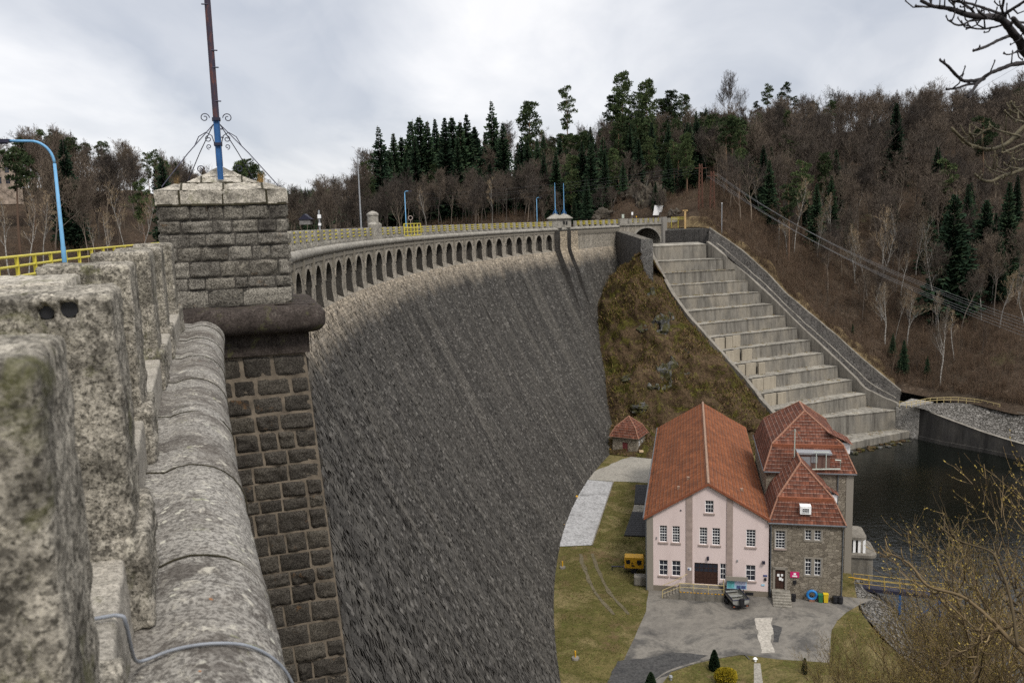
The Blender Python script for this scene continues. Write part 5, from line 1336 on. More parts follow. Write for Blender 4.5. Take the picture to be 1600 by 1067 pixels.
# loading platform with yellow rails
pf = thing('loading_platform', 'concrete loading platform with yellow railing before the big brown door', 'platform', HP(5.6, -1.3, -.45))
b = MB(); b.box(HP(3.55, -2.1, -.5), HU * 4.9, HV * 2.0, V3((0, 0, 1.05))); b.build('deck', M['concrete'], pf)
b = MB(); 
for k in range(6): b.box(HP(3.5 - .33 * (k + 1), -2.1, -.5), HU * .33, HV * 1.4, V3((0, 0, .9 - .16 * k)))
b.build('steps', M['concrete'], pf)
b = MB()
for k in range(13): b.box(HP(3.6 + k * .38, -2.115, .42), HU * .2, HV * .012, V3((0, 0, .1)))
b.build('hazard_edge', M['yellow_dull'], pf)
rp_ = [HP(1.7, -2.0, .5), HP(3.6, -2.0, 1.45), HP(5.1, -2.0, 1.45), HP(6.7, -2.0, 1.45), HP(8.4, -2.0, 1.45), HP(8.4, -.3, 1.45)]
b = MB(); b.tube(rp_, .04, 8); b.tube([p - V3((0, 0, .45)) for p in rp_], .03, 8); b.tube([HP(1.7, -.75, .5), HP(3.6, -.75, 1.5), HP(4.4, -.4, 1.9)], .035, 8); b.build('handrail', M['yellow_pale'], pf)
for p in rp_[:1] + rp_[1:]:
    b = MB(); b.tube([V3((p.x, p.y, H0.z + (.5 if p is not rp_[0] else -.45))), p], .04, 8); b.build('rail_post', M['yellow_pale'], pf)

# ---------------- stone annexe
ax = thing('stone_annexe', 'low rubble stone house with red mansard roof joined to the pink hall', 'house', HP(17.2, 3, -.45))
AU0, AU1, AE, AD = 13.5, 21.0, 8.3, 8.0
OA = HP(AU0, 0, 0)
ah = [(.5, 5.33, 1.53, 7.37), (3.62, 6.45, 4.27, 7.6), (4.6, 6.45, 5.28, 7.6), (3.68, 2.4, 4.33, 4.31), (4.66, 2.4, 5.34, 4.31), (.52, .55, 1.57, 2.85)]
b = MB(); wall_holes(b, OA, HU, -HV, AU1 - AU0, -.7, lambda u: AE, ah, .25); 
wall_holes(b, HP(AU1, 0, 0), HV, HU, AD, -4.5, lambda u: AE, [], .2)
b.build('wall', M['house_rubble'], ax)
for k, h in enumerate(ah[:5]): window(ax, OA, HU, -HV, h, 3 if k == 0 else 2, (6, 3, 3, 4, 4)[k], k == 0, 3 if k == 0 else (3 if k > 2 else None), .15, .06, surround=True)
b = MB(); b.box(OA + HU * .52 + HV * .14 + V3((0, 0, .55)), HU * 1.05, HV * .06, V3((0, 0, 2.3))); dr = b.build('door', M['door_wood'], ax)
b = MB()
for r in range(3):
    for c in range(2): b.box(OA + HU * (.62 + c * .47) + HV * .11 + V3((0, 0, .7 + r * .7)), HU * .38, HV * .035, V3((0, 0, .55)))
b.build('door_panels', M['door_wood'], dr)
b = MB()
for (u, z, w, h) in ((.75, 2.0, .25, .3), (1.15, 2.05, .22, .25), (.95, 1.55, .3, .35), (1.2, 1.5, .2, .28)): b.box(OA + HU * u + HV * .095 + V3((0, 0, z)), HU * w, HV * .012, V3((0, 0, h)))
b.build('paper_notice', M['white_paint'], dr)
b = MB()
for (u, z, w, h) in ((.28, .3, .24, 2.8), (1.57, .3, .24, 2.8), (.28, 2.85, 1.53, .3)): b.box(OA + HU * u - HV * .06 + V3((0, 0, z)), HU * w, HV * .3, V3((0, 0, h)))
b.build('door_surround', M['quoin'], ax)
st = MB()
for k in range(6): st.box(HP(13.65, -.3 - .36 * (k + 1), -.5), HU * 1.95, HV * .36, V3((0, 0, 1.02 - .17 * k)))
st.box(HP(13.65, -.3, -.5), HU * 1.95, HV * .3, V3((0, 0, 1.03))); st.build('entrance_steps', M['concrete_tread'], ax)
def mansard(par, u0, u1, v0, v1, ze, zb, zr, ri, vb, ridge_v0, ridge_v1, uc, ov=.3, ub=1.0, back=True, mat='tiles_dark'):
    # eave rectangle, break rectangle, ridge
    E = [HP(u0 - ov, v0 - ov, ze), HP(u1 + ov, v0 - ov, ze), HP(u1 + ov, v1, ze), HP(u0 - ov, v1, ze)]
    B = [HP(u0 + ub, v0 + vb, zb), HP(u1 - ub, v0 + vb, zb), HP(u1 - ub, v1 - (vb if back else 0), zb), HP(u0 + ub, v1 - (vb if back else 0), zb)]
    Rf, Rb = HP(uc, ridge_v0, zr), HP(uc, ridge_v1, zr)
    b = MB()
    def curved(a, c, d, e, n=8, nu=16):     # gentle bell-cast
        a, c, d, e = map(V3, (a, c, d, e)); U = (c - a).length; Vv = (e - a).length
        nn = (c - a).cross(e - a).normalized()
        if nn.z < 0: nn = -nn
        def G(i, j):
            s_ = j / n; q = a.lerp(c, i / nu).lerp(e.lerp(d, i / nu), s_); return q + nn * (.16 * math.sin(math.pi * s_) * (1 - 1.6 * (1 - s_))) 
        b.grid(G, nu, n, lambda i, j: (U * (i / nu - .5) * (1 - .1 * j / n), Vv * j / n))
    curved(E[0], E[1], B[1], B[0]); curved(E[1], E[2], B[2], B[1]); curved(E[3], E[0], B[0], B[3])
    if back: curved(E[2], E[3], B[3], B[2])
    roof_quad(b, B[0], B[1], Rf, Rf); roof_quad(b, B[1], B[2], Rb, Rf); roof_quad(b, B[3], B[0], Rf, Rb)
    if back: roof_quad(b, B[2], B[3], Rb, Rb)
    rf = b.build('roof', M[mat], par)
    b = MB()
    def caps(p, q, r=.11):
        n = max(2, int((q - p).length / .36))
        for k in range(n): b.tube([p.lerp(q, k / n), p.lerp(q, (k + 1.06) / n) + V3((0, 0, .02))], [r, r * 1.2], 7)
    for p, q in ((B[0], Rf), (B[1], Rf), (Rf, Rb)): caps(p, q)
    if back: caps(B[2], Rb); caps(B[3], Rb)
    for k in range(2): caps(E[k] + V3((0, 0, .05)), B[k], .09)
    b.build('ridge_cap', M['ridge_tile'], rf)
    b = MB(); cb = [B[0] - HV * .3, B[1] - HV * .3]; b.box(cb[0] - V3((0, 0, .4)), cb[1] - cb[0], HV * .3, V3((0, 0, .44))); b.build('break_course', M['ridge_red'], rf)
    b = MB(); n = .09
    for p, q in ((E[0], E[1]), (E[1], E[2]), (E[3], E[0])): b.tube([p - V3((0, 0, .04)), q - V3((0, 0, .04))], n, 8)
    b.build('gutter', M['zinc'], par)
    b = MB(); 
    for k in range(3 if not back else 4):
        pass
    pts = [HP(u0 - ov + .02, v0 - ov + .02, ze - .06), HP(u1 + ov - .02, v0 - ov + .02, ze - .06), HP(u1 + ov - .02, v1, ze - .06), HP(u0 - ov + .02, v1, ze - .06)]
    b.extrude([p - V3((0, 0, .12)) for p in pts], V3((0, 0, .1))); b.build('eaves_board', M['taupe'], par)
    return rf, B
rf, Bx = mansard(ax, AU0, AU1, 0, 7.95, AE, 10.85, 14.0, 0, 1.35, 4.5, 7.95, 17.1, ub=.85, back=False)
# attic window in the mansard front
b = MB(); wf = HP(16.55, .0, 9.35)
b.box(wf, HU * 1.15, HV * 1.4, V3((0, 0, .92))); d = b.build('attic_dormer', M['white_paint'], rf)
window(d, wf - HV * .1, HU, -HV, (.22, .2, .95, .72), 3, 2, False, None, .09, .05)
b = MB(); b.extrude([HP(AU1 - .25, 2.4, 10.0), HP(AU1 - .25, 3.6, 10.0), HP(AU1 - .25, 3.6, 10.9), HP(AU1 - .25, 2.4, 10.9)], -HU * 1.2); d = b.build('side_dormer', M['white_paint'], rf)
b = MB(); roof_quad(b, HP(AU1 - .05, 2.2, 10.85), HP(AU1 - .05, 3.8, 10.85), HP(AU1 - 1.9, 3.8, 12.0), HP(AU1 - 1.9, 2.2, 12.0)); b.build('dormer_roof', M['tiles_dark'], d)
b = MB(); b.tube([HP(AU1 + .1, -.28, AE - .1), HP(AU1 + .05, -.06, AE - .6), HP(AU1 + .05, -.06, -.5)], .07, 8); b.build('downpipe', M['zinc'], ax)
M['magenta_sign'] = M['magenta']
sg = fitting('sign', 'magenta sign with a white figure right of the annexe door', 'sign', 15.62, 2.05, .95, .65, 'magenta', .05)
b = MB(); b.box(HP(15.98, -.09, 2.35), HU * .25, HV * .01, V3((0, 0, .24))); b.box(HP(15.85, -.09, 2.14), HU * .5, HV * .01, V3((0, 0, .16))); b.build('figure', M['white_paint'], sg)
fitting('letter_box', 'black letter box under the magenta sign', 'box', 15.95, 1.3, .34, .42, 'black', .14)
# ---------------- stone tower house behind
th = thing('stone_tower_house', 'taller rubble stone house with steep red mansard roof standing by the water', 'house', HP(18.5, 16, -4))
TU0, TU1, TV0, TV1, TE = 13.6, 23.4, 8.0, 25.0, 11.75
b = MB(); 
wall_holes(b, HP(TU0, TV0, 0), HU, -HV, TU1 - TU0, -5, lambda u: TE, [], .2)
wall_holes(b, HP(TU1, TV0, 0), HV, HU, TV1 - TV0, -5, lambda u: TE, [(3, 5, 4.2, 7.4), (8, 5, 9.2, 7.4), (13, 5, 14.2, 7.4)], .25)
wall_holes(b, HP(TU1, TV1, 0), -HU, HV, TU1 - TU0, -5, lambda u: TE, [], .2); wall_holes(b, HP(TU0, TV1, 0), -HV, -HU, TV1 - TV0, -5, lambda u: TE, [], .2)
b.build('wall', M['house_rubble'], th)
for h in [(3, 5, 4.2, 7.4), (8, 5, 9.2, 7.4), (13, 5, 14.2, 7.4)]: window(th, HP(TU1, TV0, 0), HV, HU, h, 3, 5, True, 3, .18)
b = MB(); b.box(HP(TU1 - .75, TV0 - .05, -4.5), HU * .8, HV * .7, V3((0, 0, TE + 4.4))); b.build('corner_quoin', M['quoin'], th)
rf2, Bt = mansard(th, TU0, TU1, TV0, TV1, TE, 14.6, 17.8, 0, 2.0, 14.0, 19.2, 18.6, ub=.85)
b = MB(); b.tube([HP(21.7, TV0 - .28, TE - .1), HP(21.7, TV0 - .08, TE - .5), HP(21.7, TV0 - .08, 0)], .08, 8); b.build('downpipe', M['zinc'], th)
# front dormer with flat zinc roof
b = MB(); b.box(HP(17.3, TV0 + .1, 12.2), HU * 3.5, HV * 2.6, V3((0, 0, 1.7))); dm = b.build('roof_dormer', M['tiles_dark'], rf2)
b = MB(); b.box(HP(17.1, TV0 - .1, 13.9), HU * 3.9, HV * 3.0, V3((0, 0, .22))); b.build('dormer_roof', M['grey_metal'], dm)
b = MB(); b.box(HP(17.5, TV0 + .04, 12.3), HU * 1.1, HV * .05, V3((0, 0, 1.3))); b.box(HP(18.7, TV0 + .04, 12.9), HU * .7, HV * .05, V3((0, 0, .8))); b.build('dormer_glazing', M['grey_metal'], dm)
b = MB(); b.extrude([HP(TU1 + .1, 11, 13.3), HP(TU1 + .1, 14, 13.3), HP(TU1 + .1, 14, 14.6), HP(TU1 + .1, 11, 14.6)], -HU * 1.6); d = b.build('side_dormer', M['white_paint'], rf2)
b = MB(); roof_quad(b, HP(TU1 + .35, 10.5, 14.5), HP(TU1 + .35, 14.5, 14.5), HP(TU1 - 2.6, 14.5, 16.0), HP(TU1 - 2.6, 10.5, 16.0)); b.build('dormer_roof', M['tiles_dark'], d)
an = thing('antenna_frame', 'pale green pipe frame and antenna pole on the tower house dormer', 'antenna', HP(17, TV0 - .3, 12))
b = MB(); b.tube([HP(16.75, TV0 - .3, 12.1), HP(16.75, TV0 - .3, 17.0)], .07, 8); b.build('pole', M['pale_metal'], an)
b = MB(); 
for q in ((15.6, 15.4), (17.8, 15.2)): b.tube([HP(16.75, TV0 - .3, 17.0), HP(q[0], TV0 + 1.2, q[1])], .02, 5)
b.build('stay_wire', M['pale_metal'], an)
b = MB(); b.tube([HP(16.75, TV0 - .3, 12.4), HP(17.8, TV0 - .3, 12.15), HP(21.9, TV0 - .3, 12.35), HP(21.9, TV0 - .3, 13.4), HP(21.3, TV0 - .3, 13.4)], .09, 8)
for u in (19.2, 20.3): b.tube([HP(u, TV0 - .3, 12.2), HP(u, TV0 - .3, 14.1)], .06, 8)
b.tube([HP(18.9, TV0 - .3, 14.3), HP(20.6, TV0 - .3, 14.3)], .05, 8)
b.build('pipe', M['pale_metal'], an)

# ---------------- hut at the dam's toe
HO = V3((17.9, 150.6, -42.45)); ha = R_(-29); hu = V3((math.cos(ha), math.sin(ha), 0)); hv = V3((-hu.y, hu.x, 0)); 
hut = thing('stone_hut', 'small square stone hut with steep red tiled roof at the foot of the dam', 'hut', HO + hu * 2.4 + hv * 2.2)
def KP(u, v, z): return HO + hu * u + hv * v + V3((0, 0, z))
kw, kd, ke = 4.7, 4.4, 3.2
b = MB(); wall_holes(b, KP(0, 0, 0), hu, -hv, kw, -.2, lambda u: ke, [(1.9, 0, 2.95, 2.2)], .2); wall_holes(b, KP(kw, 0, 0), hv, hu, kd, -.2, lambda u: ke, [(1.0, 1.0, 1.7, 2.6), (2.4, 1.0, 3.1, 2.6)], .2)
wall_holes(b, KP(kw, kd, 0), -hu, hv, kw, -.2, lambda u: ke, []); wall_holes(b, KP(0, kd, 0), -hv, -hu, kd, -.2, lambda u: ke, []); b.build('wall', M['house_rubble'], hut)
b = MB(); b.box(KP(1.9, .1, 0), hu * 1.05, hv * .06, V3((0, 0, 2.2))); b.build('door', M['maroon'], hut)
for h in ((1.0, 1.0, 1.7, 2.6), (2.4, 1.0, 3.1, 2.6)): window(hut, KP(kw, 0, 0), hv, hu, h, 2, 3, True, None, .15)
b = MB(); o_ = .45; E = [KP(-o_, -o_, ke - .05), KP(kw + o_, -o_, ke - .05), KP(kw + o_, kd + o_, ke - .05), KP(-o_, kd + o_, ke - .05)]
i_n = .45; B = [KP(i_n, i_n, ke + 1.7), KP(kw - i_n, i_n, ke + 1.7), KP(kw - i_n, kd - i_n, ke + 1.7), KP(i_n, kd - i_n, ke + 1.7)]; A = KP(kw / 2, kd / 2, ke + 3.4)
for k in range(4): roof_quad(b, E[k], E[(k + 1) % 4], B[(k + 1) % 4], B[k]); roof_quad(b, B[k], B[(k + 1) % 4], A, A)
rh = b.build('roof', M['tiles_dark'], hut); b = MB()
for k in range(4): b.tube([E[k], B[k], A], .1, 7)
b.build('ridge_cap', M['ridge_tile'], rh)

# ================================================================== YARD OBJECTS
# generator trailer
gp = pz(990, 893); gen = thing('generator_trailer', 'yellow generator trailer parked on the grass beside the pink hall', 'generator', gp)
g0 = V3((gp.x - 1.15, gp.y - .3, YZ)); ux = V3((.985, -.17, 0)); vx = V3((.17, .985, 0))
b = MB(); prof6 = [(0, .62), (2.25, .62), (2.3, .75), (2.3, 1.85), (2.2, 1.98), (.08, 1.98), (0, 1.88)]; b.extrude([g0 + ux * x + V3((0, 0, z)) for x, z in prof6], vx * 1.3); b.build('canopy', M['yellow_dull'], gen)
b = MB()
for (x, z, w, h) in ((.2, 1.2, .5, .5), (.85, .85, .35, .22), (.85, 1.2, .2, .15), (1.5, 1.1, .55, .6)): b.box(g0 + ux * x - vx * .012 + V3((0, 0, z)), ux * w, vx * .01, V3((0, 0, h)))
b.build('grille', M['black'], gen)
b = MB(); b.box(g0 + ux * -.1 + V3((0, 0, .5)), ux * 2.5, vx * 1.3, V3((0, 0, .13))); b.tube([g0 + V3((0, 0, .55)) + vx * .65, g0 - ux * 1.6 + V3((0, 0, .5)) + vx * .65], .08, 6); b.tube([g0 - ux * 1.5 + vx * .65 + V3((0, 0, .5)), g0 - ux * 1.5 + vx * .65], .05, 6); b.build('chassis', M['iron'], gen)
for s_ in (-.1, 1.2):
    b = MB(); c = g0 + ux * 1.1 + vx * (s_ + .0) + V3((0, 0, .33)); b.tube([c, c + vx * .2], .33, 16); b.build('wheel', M['black'], gen)
p = pz(999, 915); blk = block_obj('concrete_block', 1.5, 1.0, 1.15, 71, M['concrete'], None, V3((p.x + .2, p.y + .4, YZ + .57)), -HA, 6, .015); blk.location = V3((p.x + .2, p.y + .4, YZ + .57)); tag(blk, 'grey concrete block in front of the yellow generator', 'block')
# boat on a trailer
bp = pz(1144, 938); ca = R_(97); bu = V3((math.cos(ca), math.sin(ca), 0)); bv = V3((-bu.y, bu.x, 0))
bt = thing('boat', 'grey open motor boat resting on a trailer before the pink hall', 'boat', bp + V3((0, 0, .55)))
def hull(i, j, inner=0.0):
    t = i / 14; x = -2.5 + 5.0 * t; w = (.92 - .3 * max(0, (t - .6) / .4) ** 1.6) - inner; a = math.pi * (j / 10); 
    y = -w * math.cos(a); y = max(-w, min(w, y * 1.15)); z = .75 - (.62 - inner) * math.sin(a) ** .6 + .12 * max(0, t - .6)
    return bp + bu * x + bv * y + V3((0, 0, .5 + z))
M['boat_grey'] = plain('boat_grey_paint', (.24, .24, .225), .5, 0, .3, 3); M['boat_dark'] = plain('boat_inside', (.2, .195, .17), .7, 0, .3, 4)
b = MB(); b.grid(lambda i, j: hull(i, j), 14, 10); b.poly([hull(14, j) for j in range(11)]); b.poly([hull(0, j) for j in reversed(range(11))]); b.build('hull', M['boat_grey'], bt, smooth=False)
b = MB(); b.grid(lambda i, j: hull(1 + i * 12 / 14, j, .09), 14, 10); b.build('well', M['boat_dark'], bt)
b = MB(); b.tube([hull(k, 0) for k in range(15)] + [hull(14, 10 - 0)] + [hull(k, 10) for k in reversed(range(15))] + [hull(0, 0)], .06, 6); b.build('gunwale', M['iron'], bt)
b = MB(); f = [hull(14, 0), hull(14, 10), hull(10.5, 10), hull(10.5, 0)]; b.poly([p + V3((0, 0, .02)) for p in f]); b.build('foredeck', M['boat_grey'], bt)
b = MB()
for t in (4, 7.5): p0, p1 = hull(t, 1), hull(t, 9); b.box(p0, p1 - p0, bu * .3, V3((0, 0, .05)))
b.build('thwart', M['boat_grey'], bt)
b = MB(); p = hull(0, 5); b.cbox(p - bu * .25 + V3((0, 0, .1)), .3, .45, .75, ca); b.build('outboard_motor', M['black'], bt)
trl = thing('boat_trailer', 'black two wheeled trailer under the grey boat', 'trailer', bp)
b = MB()
for s_ in (-.55, .55): b.box(bp + bu * -2.3 + bv * (s_ - .04) + V3((0, 0, .42)), bu * 4.6, bv * .08, V3((0, 0, .1)))
for x in (-2.3, 0, 1.8): b.box(bp + bu * x - bv * .9 + V3((0, 0, .4)), bu * .1, bv * 1.8, V3((0, 0, .08)))
b.tube([bp + bu * 2.2 + V3((0, 0, .45)), bp + bu * 3.4 + V3((0, 0, .4))], .06, 6); b.build('frame', M['iron'], trl)
for s_ in (-1.05, .87): b = MB(); c = bp - bu * .6 + bv * s_ + V3((0, 0, .32)); b.tube([c, c + bv * .18], .32, 16); b.build('wheel', M['black'], trl)
b = MB(); b.box(bp - bu * 2.42 - bv * .95 + V3((0, 0, .35)), bu * .06, bv * 1.9, V3((0, 0, .22))); b.build('tail_board', M['black'], trl)
for s_ in (-.85, .65): b = MB(); b.box(bp - bu * 2.45 + bv * s_ + V3((0, 0, .4)), bu * .03, bv * .22, V3((0, 0, .12))); b.build('tail_light', M['ridge_red'], trl)
# bins, ring, barrel
M['blue'] = plain('blue_plastic', (.02, .16, .42), .45, 0, .2, 4); M['green_bin'] = plain('green_plastic', (.03, .14, .06), .5, 0, .2, 4); M['yellow_bin'] = plain('yellow_plastic', (.6, .42, .02), .5, 0, .15, 4)
rp0 = HP(17.9, -.45, .15); b = MB(); R0, r0_ = .47, .15
def G(i, j):
    a, c = 2 * math.pi * i / 28, 2 * math.pi * j / 12; q = R0 + r0_ * math.cos(c)
    return rp0 + HU * (q * math.cos(a)) + V3((0, 0, 1)) * (q * math.sin(a) + .15) - HV * (r0_ * math.sin(c))
b.grid(G, 28, 12); ring = b.build('painted_tyre', M['blue'], smooth=True); tag(ring, 'bright blue painted tyre propped on a brick base by the annexe wall', 'tyre')
b = MB(); b.cbox(HP(17.9, -.4, -.45), .55, .4, .26, -HA); tag(b.build('brick_base', M['ridge_tile']), 'small brick base under the blue tyre', 'base')
def bin_(u, v, mat, lab, h=.95, w=.5):
    t = thing('wheelie_bin', lab, 'bin', HP(u, v, -.45)); b = MB(); c = HP(u, v, -.45)
    def rg(s_, z): return [c + HU * x * s_ + HV * y * s_ + V3((0, 0, z)) for x, y in ((-.5, -.5), (.5, -.5), (.5, .5), (-.5, .5))]
    lo, hi = rg(w * .8, .05), rg(w, h)
    for k in range(4): b.poly([lo[k], lo[(k + 1) % 4], hi[(k + 1) % 4], hi[k]])
    b.build('body', mat, t); b = MB(); b.extrude(rg(w * 1.1, h), V3((0, 0, .08))); b.build('lid', mat, t)
    for s_ in (-.5, .35): b = MB(); p = c + HU * s_ * w + HV * w * .35 + V3((0, 0, .1)); b.tube([p, p + HU * .08], .1, 10); b.build('wheel', M['black'], t)
bin_(18.8, -.5, M['green_bin'], 'green bin between the blue tyre and the yellow bin', .85, .5); bin_(19.35, -.5, M['yellow_bin'], 'yellow bin right of the green bin', .95, .5); bin_(15.95, -.7, M['black'], 'black bin beside the annexe entrance steps', .7, .45)
for k, (u, lb) in enumerate(((20.3, 'black barrel at the right corner of the annexe, left one'), (20.85, 'black barrel at the right corner of the annexe, right one'))):
    b = MB(); b.lathe(HP(u, -.5, -.45), [(0, 0), (.28, 0), (.32, .3), (.3, .35), (.32, .4), (.28, .78), (0, .8)], 16); tag(b.build('barrel', M['black']), lb, 'barrel')
b = MB(); b.box(HP(10.8, -.075, -.35), HU * .9, HV * .01, V3((0, 0, .35))); b.build('basement_grille', M['black'], hall)
# items on slab and near the hut
def post(px, py, lab, col, h=1.5, cap=True, r=.22, name='hydrant_post', cat='post'):
    p = pz(px, py); t = thing(name, lab, cat, p); b = MB(); b.tube([p, p + V3((0, 0, h))], r, 12); b.build('body', M[col], t)
    if cap: b = MB(); b.cbox(p + V3((0, 0, h)), .75, .6, .3); b.build('cap', M['ridge_tan'], t)
M['ridge_tan'] = plain('tan_cover', (.45, .33, .2), .8, 0, .2, 4)
post(1030, 699, 'blue post with tan cover between the hut and the pink hall roof', 'blue', 1.55)
post(1002, 713, 'short black post with tan cover in front of the hut', 'black', .8, True, .18)
for px, py, lab in ((911, 748, 'small tan box at the far end of the whitened slab'), (900, 778, 'small tan box on the slab, middle one'), (878, 822, 'small tan box on the slab, nearest one')):
    p = pz(px, py); b = MB(); b.cbox(p, .5, .45, .3, .3); t = b.build('drain_box', M['ridge_tan']); tag(t, lab, 'box'); b = MB(); b.cbox(p + V3((0, 0, .3)), .58, .52, .05, .3); b.build('lid', M['yellow_dull'], t)
p = pz(950, 706); cart = thing('hand_cart', 'small yellow hand cart standing against the dam toe beside the hut', 'cart', p); b = MB()
b.box(p + V3((-.5, -.3, .35)), (1.0, 0, 0), (0, .7, 0), (0, 0, .3)); b.build('tray', M['yellow_dull'], cart); b = MB(); b.tube([p + V3((-.5, 0, .5)), p + V3((-.9, 0, 1.1))], .05, 6); b.build('handle', M['yellow_dull'], cart)
for s_ in (-.3, .3): b = MB(); c = p + V3((s_, -.35, .2)); b.tube([c, c + V3((0, .1, 0))], .2, 10); b.build('wheel', M['black'], cart)
for px, py, lab in ((879, 887, 'orange marker post on a white stone in the grass near the slab'), (899, 1029, 'pale marker post on a stone low in the grass')):
    p = pz(px, py); mk = thing('marker_post', lab, 'post', p); b = MB(); b.lathe(p, [(0, 0), (.4, 0), (.36, .18), (0, .22)], 10); b.build('stone', M['curb'], mk); b = MB(); b.tube([p + V3((0, 0, .15)), p + V3((0, 0, .85))], .08, 8); b.build('post', M['yellow_dull'], mk)
# ---------------- intake structure, footbridge
ik = thing('intake_chamber', 'rounded concrete intake chamber with white sluice gates beside the tower house', 'intake', onz(1346, 905, WZ))
ic = HP(25.3, 1.6, 0); 
def rounded(c, w, d, z0, z1, r, b):
    pts = []
    for (sx, sy, a0) in ((1, -1, -90), (1, 1, 0)):
        for k in range(7): a = R_(a0 + 15 * k); pts.append(c + HU * (sx * (w / 2 - r) + r * math.cos(a)) + HV * (sy * (d / 2 - r) + r * math.sin(a)))
    pts += [c + HU * (-w / 2) + HV * (d / 2), c - HU * (w / 2) - HV * (d / 2)]
    b.extrude([V3((p.x, p.y, H0.z + z0)) for p in pts], V3((0, 0, z1 - z0)))
icx = onz(1344, 860, -42.4)
ic = V3((icx.x, icx.y, 0)) - HU * .6
b = MB(); rounded(ic, 3.6, 5.0, -6, -.3, .8, b); b.build('chamber', M['concrete'], ik)
b = MB(); rounded(ic + HU * .15, 4.0, 5.4, -.3, .05, .9, b); b.build('ledge', M['curb'], ik)
b = MB(); rounded(ic - HU * .4, 2.8, 4.2, 1.75, 2.1, .7, b); b.build('roof_slab', M['curb'], ik)
b = MB(); rounded(ic - HU * .6, 1.9, 3.3, .05, 1.75, .3, b); b.build('core', M['wet_concrete'], ik)
for k in range(4):
    b = MB(); b.box(ic - HU * (1.2 - k * .58) - HV * 1.95 + V3((0, 0, H0.z + .06)), HU * .3, HV * .1, V3((0, 0, 1.68))); b.build('sluice_gate', M['white_paint'], ik)
for dd in (0, .3):
    pass
hr = thing('stair_railing', 'pair of sloping yellow handrails going down beside the tower house', 'railing', onz(1345, 900, -43))
for k in (0, 1):
    b = MB(); a = HP(22.0 + .25 * k, 1.2, 1.9 - .0 * k); e = onz(1354 + 3 * k, 906, -43.2); b.tube([a, e], .05, 6); b.build('handrail', M['yellow_dull'], hr)
fb = thing('footbridge', 'steel footbridge with yellow rails and blue legs crossing the river outlet', 'footbridge', onz(1400, 925, -43.3))
f0 = onz(1334, 917, -43.3); f1 = onz(1482, 934, -43.3); fd = (f1 - f0); fl = fd.length; fd.normalize(); fs = V3((fd.y, -fd.x, 0))
b = MB(); b.box(f0 - V3((0, 0, .35)), fd * fl, -fs * 1.5, V3((0, 0, .4))); b.build('deck', M['iron'], fb)
for s_ in (.02, -1.45):
    for h in (.55, 1.05): b = MB(); b.tube([f0 + fs * s_ + V3((0, 0, h)), f1 + fs * s_ + V3((0, 0, h))], .04, 6); b.build('rail', M['yellow_worn'], fb)
    for k in range(7): b = MB(); p = f0 + fd * (fl * k / 6) + fs * s_; b.tube([p, p + V3((0, 0, 1.05))], .045, 6); b.build('rail_post', M['yellow_worn'], fb)
for t in (.02, .5, .92):
    b = MB(); p = f0 + fd * fl * t; b.box(p - fd * .12 - V3((0, 0, 4.5)), fd * .24, -fs * .24, V3((0, 0, 4.2))); b.build('leg', M['deep_blue'], fb)
b = MB(); b.tube([f0 + fd * fl * .92 - V3((0, 0, .4)), f0 + fd * fl * .6 - V3((0, 0, 3.6))], .12, 6); b.build('brace', M['deep_blue'], fb)
# river bank below the yard
b = MB(); bk0 = [V3((39.4, 95, -42.5)), V3((36.8, 86, -42.5)), V3((36.4, 80, -42.5)), V3((38.2, 66, -42.6)), V3((46.2, 50, -42.7)), V3((60.2, 20, -42.7))]; B0 = resample(bk0, 40)
b.grid(lambda i, j: B0[i] + V3((6.0, -.8, -4.2)) * (j / 6) + V3((0, 0, nz(B0[i] + V3((j, 0, 0)), .7, 3) * .35)), 40, 6); tag(b.build('river_bank', M['rubble']), kind='structure')
# garden plants
def leafy(name, lab, cat, base, shape, n, size, mat, seed, stem=True):
    t = thing(name, lab, cat, base); r = random.Random(seed); b = MB()
    for k in range(n):
        p, nrm = shape(r); p = base + p; d = (nrm + V3((r.gauss(0, .5), r.gauss(0, .5), r.gauss(.25, .4)))).normalized(); s_ = d.orthogonal().normalized(); s_.rotate(Matrix.Rotation(r.uniform(0, 6.28), 3, d)); w = size * r.uniform(.6, 1.3)
        b.poly([p - s_ * w * .5, p + d * w, p + s_ * w * .5])
    b.build('foliage', M[mat], t); b = MB(); b.tube([base - V3((0, 0, .1)), base + V3((0, 0, .6))], .08, 6); b.build('stem', M['bark'], t); return t
def cone_shape(h, r0):
    def f(r):
        z = r.random() ** 1.4 * h; a = r.uniform(0, 6.28); rad = r0 * (1 - (z / h) ** 1.7) ** .8 * r.uniform(.75, 1.03) * (1 if z > .2 else .8); return V3((math.cos(a) * rad, math.sin(a) * rad, z)), V3((math.cos(a), math.sin(a), .9)).normalized()
    return f
def ball_shape(rx, rz):
    def f(r):
        a = r.uniform(0, 6.28); u = r.uniform(-.4, 1); q = math.sqrt(1 - u * u); k = r.uniform(.7, 1.03) * (1 + .15 * math.sin(a * 3)); return V3((math.cos(a) * q * rx * k, math.sin(a) * q * rx * k, rz * .45 + u * rz * .6)), V3((math.cos(a) * q, math.sin(a) * q, u))
    return f
leafy('conical_shrub', 'dark green conical shrub on the lawn edge before the yard, taller one', 'shrub', pz(1116, 1046), cone_shape(1.95, .5), 4200, .12, 'thuja', 1)
leafy('conical_shrub', 'dark green conical shrub cut by the bottom edge left of the lawn', 'shrub', pz(1017, 1078), cone_shape(1.7, .55), 4200, .12, 'thuja', 2)
leafy('conical_shrub', 'thin brownish conical shrub at right of the lawn', 'shrub', pz(1257, 1052), cone_shape(1.5, .26), 1800, .1, 'thuja', 3)
